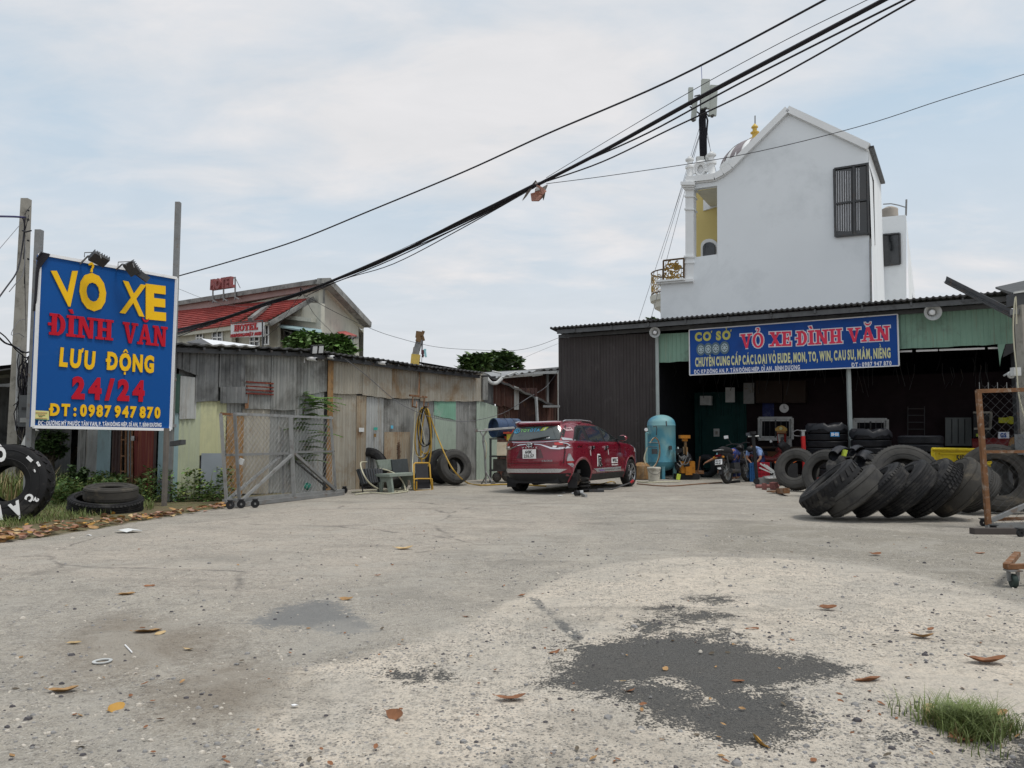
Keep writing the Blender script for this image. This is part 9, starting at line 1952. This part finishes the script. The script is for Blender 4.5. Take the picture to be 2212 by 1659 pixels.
pj = G(1655, 1052); mb = MB(); mb.tube([G(1633,1050.5,.06), G(1682,1050,.06)], .045, 8); mb.bar(G(1648,1051,.08), G(1654,1051,.08), .16); mb.bar(G(1668,1051,.08), G(1676,1049,.1), .18); tag(mb.build('iron_tool', mat('jack_pink', (0.24,0.10,0.09), 0.7, 0, 0.3, 6)), 'dull pink iron arm on the ground before the trolley jack', 'tool')
mb = MB(); mb.bar(G(1663,1062,.04), G(1692,1061,.04), .22,.03); mb.bar(G(1682,1061,.05), G(1700,1060,.12), .12); tag(mb.build('iron_plate', m_rust), 'flat rusty iron foot at the left of the separate tyre', 'tool')
q0 = G(1738, 1045); rj = thing('red_jack', 'slim red upright jack left of the new tyre stack', 'jack', (q0.x, q0.y, 0)); qj = lambda x, y: DY(x, y, q0.y); mb = MB(); mb.bar((qj(1739,1000).x, q0.y, 0), qj(1734.5,942), .09); mb.build('mast', mat('jack_red', (0.42,0.02,0.02), 0.45), rj); mb = MB(); mb.bar(qj(1734.5,943), qj(1734,930), .08); mb.box(qj(1734,930), (.14,.1,.03)); mb.build('head', m_galv, rj); mb = MB(); mb.box((q0.x, q0.y, .12), (.7,.3,.12)); mb.build('base', MATS['jack_red'], rj); hose([qj(1733,932), qj(1722,929), qj(1712,935), qj(1716,941), qj(1732,942)], .012, m_gcable, 'thin cable loop beside the red jack head', 'cable')
mb = MB(); rr = random.Random(41); 
for i in range(8): p = DY(rr.uniform(1684,1712), rr.uniform(985,1002), 21.2); mb.m = i % 2; mb.box(p, (rr.uniform(.12,.3),.2,rr.uniform(.08,.2)), Matrix.Rotation(rr.uniform(-.6,.6),3,'Y'))
mb.m = 1; mb.box(DY(1698,1020,21.3), (.5,.4,.5)); tag(mb.build('orange_power_tool', [mat('tool_orange', (0.6,0.12,0.02), 0.5), m_black]), 'orange and black power tool behind the separate tyre', 'tool')
mb = MB(); mb.tube([DY(1684,966,23), DY(1690,962,23), DY(1697,966,23), DY(1700,985,23)], [.1,.16,.14,.1], 10); tag(mb.build('black_helmet', m_black, smooth=True), 'black glossy helmet shape below the red altar', 'helmet')

# ---- yellow tailgate
Yp = 17.2; pp = lambda x, y, d=0: DY(x, y, Yp+d); tr_ = thing('truck_tailgate', 'yellow truck tailgate with black plate number, half hidden by the tyre pile', 'tailgate', (DY(2100,1000,Yp).x, Yp, 0)); m_ty = mat('truck_yellow', (0.66,0.50,0.02), 0.4, 0, 0.08, 2, dirt=((0.35,0.25,0.05),0.25,4))
quad([pp(2015,1013), pp(2185,1013), pp(2185,972), pp(2014,970)], 'panel', m_ty, tr_, .06, Vector((0,-1,0))); mb = MB(); mb.tube([pp(2013,970,-.04), pp(2186,973,-.04)], .035, 8); mb.tube([pp(2030,1001,-.03), pp(2186,1003,-.03)], .03, 8); mb.tube([pp(2016,975,-.03), pp(2019,1010,-.03)], .03, 6); mb.tube([pp(2030,980,-.02), pp(2186,982,-.02)], .02, 6); mb.build('pressed_ribs', m_ty, tr_, smooth=True)
text('51D-747.39', pp(2066,996,-.06), (1,0,0), (0,0,1), (pp(2137,996)-pp(2066,996)).length, .125, .004, m_ink, tr_, bold=.03)
mb = MB()
for x in (2020, 2180): p = pp(x, 1000, .1); mb.bar((p.x, p.y, 0), p, .08)
mb.build('support', m_steel, tr_)
# ---- wire cage at the right edge
k0 = G(2137, 1142); Yk = k0.y; kp = lambda x, y, d=0: DY(x, y, Yk+d); cg = thing('wire_cage', 'rusty rolling wire mesh frame at the right picture edge', 'gate', k0)
def kbar(nm, a, b, w_, m=m_rust, d=0): mb = MB(); mb.bar(kp(*a, d), kp(*b, d), w_); mb.build(nm, m, cg)
kbar('upright', (2113,843), (2135,1134), .06); kbar('top_rail', (2111,845), (2330,838), .055); kbar('upright', (2330,838), (2345,1130), .06); kbar('middle_rail', (2122,976), (2338,975), .04); kbar('brace', (2140,1125), (2330,1040), .055, m_galvd); kbar('bottom_rail', (2131,1137), (2350,1128), .07, m_galvd); kbar('bottom_rail', (2150,1122), (2350,1116), .045, m_rust, .2)
mb = MB(); chain(mb, kp(2135,1132), kp(2345,1125), kp(2330,832), kp(2113,832), .125, .0019); mb.build('wire_mesh', m_steel, cg); mb = MB()
for x in (2116,2135,2155,2175,2196): mb.bar(kp(x,843), kp(x-.5,826), .007)
mb.build('wire_ends', m_galvd, cg)
for x, y in ((2146,1152),(2205,1160),(2125,1137)): p = G(x, y); caster_obj((p.x, p.y, 0), cg, .05, .01)
mb = MB(); a, b = G(2120,1158), G(2215,1158); mb.bar(a+Vector((0,.2,.04)), b+Vector((0,.2,.04)), .12, .08, up=(0,0,1)); tag(mb.build('timber_block', mat('timber_dark', (0.075,0.065,0.06), 0.85)), 'dark timber beam on the ground under the wire cage', 'timber')
n0 = G(2190, 1270); tl = thing('rusty_trolley', 'corner of a rusty trolley with one caster near the right edge', 'trolley', n0); mb = MB(); zc_ = DY(2190,1232,n0.y).z; mb.bar((DY(2173,1228,n0.y).x, n0.y, zc_+.03), (DY(2330,1228,n0.y).x, n0.y+.1, zc_+.03), .05,.04); mb.bar((DY(2174,1228,n0.y).x, n0.y, zc_+.035), (DY(2230,1222,n0.y+.5).x, n0.y+.7, zc_+.035), .05,.04); mb.build('angle_frame', m_rust, tl); mb = MB(); r_ = (zc_-.02)/2*.93; mb.lathe([(0,-.018),(r_*.9,-.02),(r_,-.012),(r_,.012),(r_*.9,.02),(0,.018)], 20, Matrix.Translation((n0.x, n0.y, r_)) @ Matrix.Rotation(R_(80), 4, 'Z') @ Matrix.Rotation(PI/2, 4, 'X')); mb.build('caster_wheel', mat('wheel_green_black', (0.03,0.045,0.04), 0.6), tl, smooth=True, angle=40); mb = MB()
for s_ in (-1, 1): mb.bar((n0.x+s_*.035, n0.y, r_), (n0.x+s_*.04, n0.y, zc_), .012,.03)
mb.box((n0.x, n0.y, zc_), (.11,.09,.012)); mb.build('fork', m_galvd, tl)

# ================================================================== BENCH, TABLE, LOUNGER by the shed
b0, b1 = G(842, 1062), G(893, 1057); BP = Plane(b0, b1); bn = thing('stone_bench', 'grey green terrazzo bench against the shed', 'bench', BP.pt(BP.len/2, 0)); bq = BP.hit
m_ter = mat('terrazzo', (0.25,0.29,0.25), 0.7, 0, 0.15, 14, dirt=((0.14,0.16,0.14),0.3,6)); m_terd = mat('terrazzo_dark', (0.07,0.08,0.085), 0.5, 0, 0.2, 8)
def bquad(pts, nm, m, off, th=.06): quad([bq(x, y, off) for x, y in pts], nm, m, bn, th, BP.n)
bquad([(820,1012),(851,1016),(848,992),(814,994)], 'back_slab', m_ter, -.35); bquad([(850,1026),(884,1023),(880,991),(846,993)], 'back_slab', m_terd, -.32)
mb = MB(); a, b = bq(826,1027,.05), bq(893,1023,.05); mb.bar(a, b, .42, .06, up=(0,0,1)); mb.build('seat_slab', m_ter, bn)
for x in (832, 883):
    mb = MB(); p_ = BP.uv(x, 1050)[0]; mb.prism([(-.22,0),(-.10,0),(-.05,.25),(.06,.25),(.12,0),(.24,0),(.18,a.z-.03),(-.18,a.z-.03)], BP.pt(p_-.03, 0, .05), BP.n, (0,0,1), .07); mb.build('leg', m_ter, bn)
f0, f1 = G(773, 1068), G(830, 1063); FP = Plane(f0, f1); ft = thing('folding_table', 'dark grey folding table with ribbed top tipped up in front of a tyre', 'table', FP.pt(.6, 0)); fq = FP.hit
tt = quad([fq(783,1045,-.05), fq(827,1040,-.05), fq(826,1012,-.2), fq(772,1013,-.2)], 'table_top', mat('table_grey', (0.055,0.06,0.065), 0.5, 0, 0.1, 6), ft, .05); mb = MB()
for k in range(9): t_ = (k+.5)/9; mb.bar(fq(772,1013,-.18).lerp(fq(826,1012,-.18), t_), fq(783,1045,-.03).lerp(fq(827,1040,-.03), t_), .02, .012)
mb.build('ribs', m_black, tt); mb = MB(); mb.bar(fq(782,1046), fq(784,1066), .025); mb.bar(fq(817,1044), fq(818,1064), .025); mb.bar(fq(782,1053), fq(817,1050), .02); mb.bar(fq(820,1044,-.1), fq(818,1062,-.1), .025); mb.build('leg', m_black, ft)
l0, l1 = G(896, 1060), G(933, 1058); LP = Plane(l0, l1); lq = LP.hit; lc = thing('folding_lounge_chair', 'black folding lounge chair with yellow tube frame leaning on the shed', 'chair', LP.pt(.3, 0)); m_lt = mat('tube_yellow', (0.50,0.30,0.05), 0.45, 0.1, 0.1, 6); mb = MB()
mb.tube([lq(895,1058), lq(894,1030,-.05), lq(894,1003,-.2), lq(897,1000,-.22), lq(925,1000,-.22), lq(928,1003,-.2), lq(930,1032,-.05), lq(933,1056), lq(929,1059), lq(899,1060), lq(895,1058)], .02, 7); mb.tube([lq(894,1036,.05), lq(900,1034,.06), lq(928,1034,.06), lq(933,1034,.05), lq(935,1057,.02)], .018, 6); mb.tube([lq(900,1040,.06), lq(900,1057,.06)], .014, 5); mb.build('tube_frame', m_lt, lc, smooth=True)
quad([lq(898,1034,-.02), lq(926,1034,-.02), lq(924,1002,-.19), lq(898,1002,-.19)], 'back_sling', m_black, lc, .015); quad([lq(899,1056,.03), lq(930,1055,.03), lq(927,1036,.0), lq(899,1037,.0)], 'seat_sling', m_black, lc, .015)
mb = MB(); mb.box(G(783,1052)+Vector((.9,.1,.18)), (.5,.3,.36)); mb.sphere(G(848,1058)+Vector((0,0,.16)), .22, 10, 7, (1.2,1,.7)); tag(mb.build('grey_sack', m_rubm, smooth=True), 'low grey brown sack beside the folding table legs', 'sack')
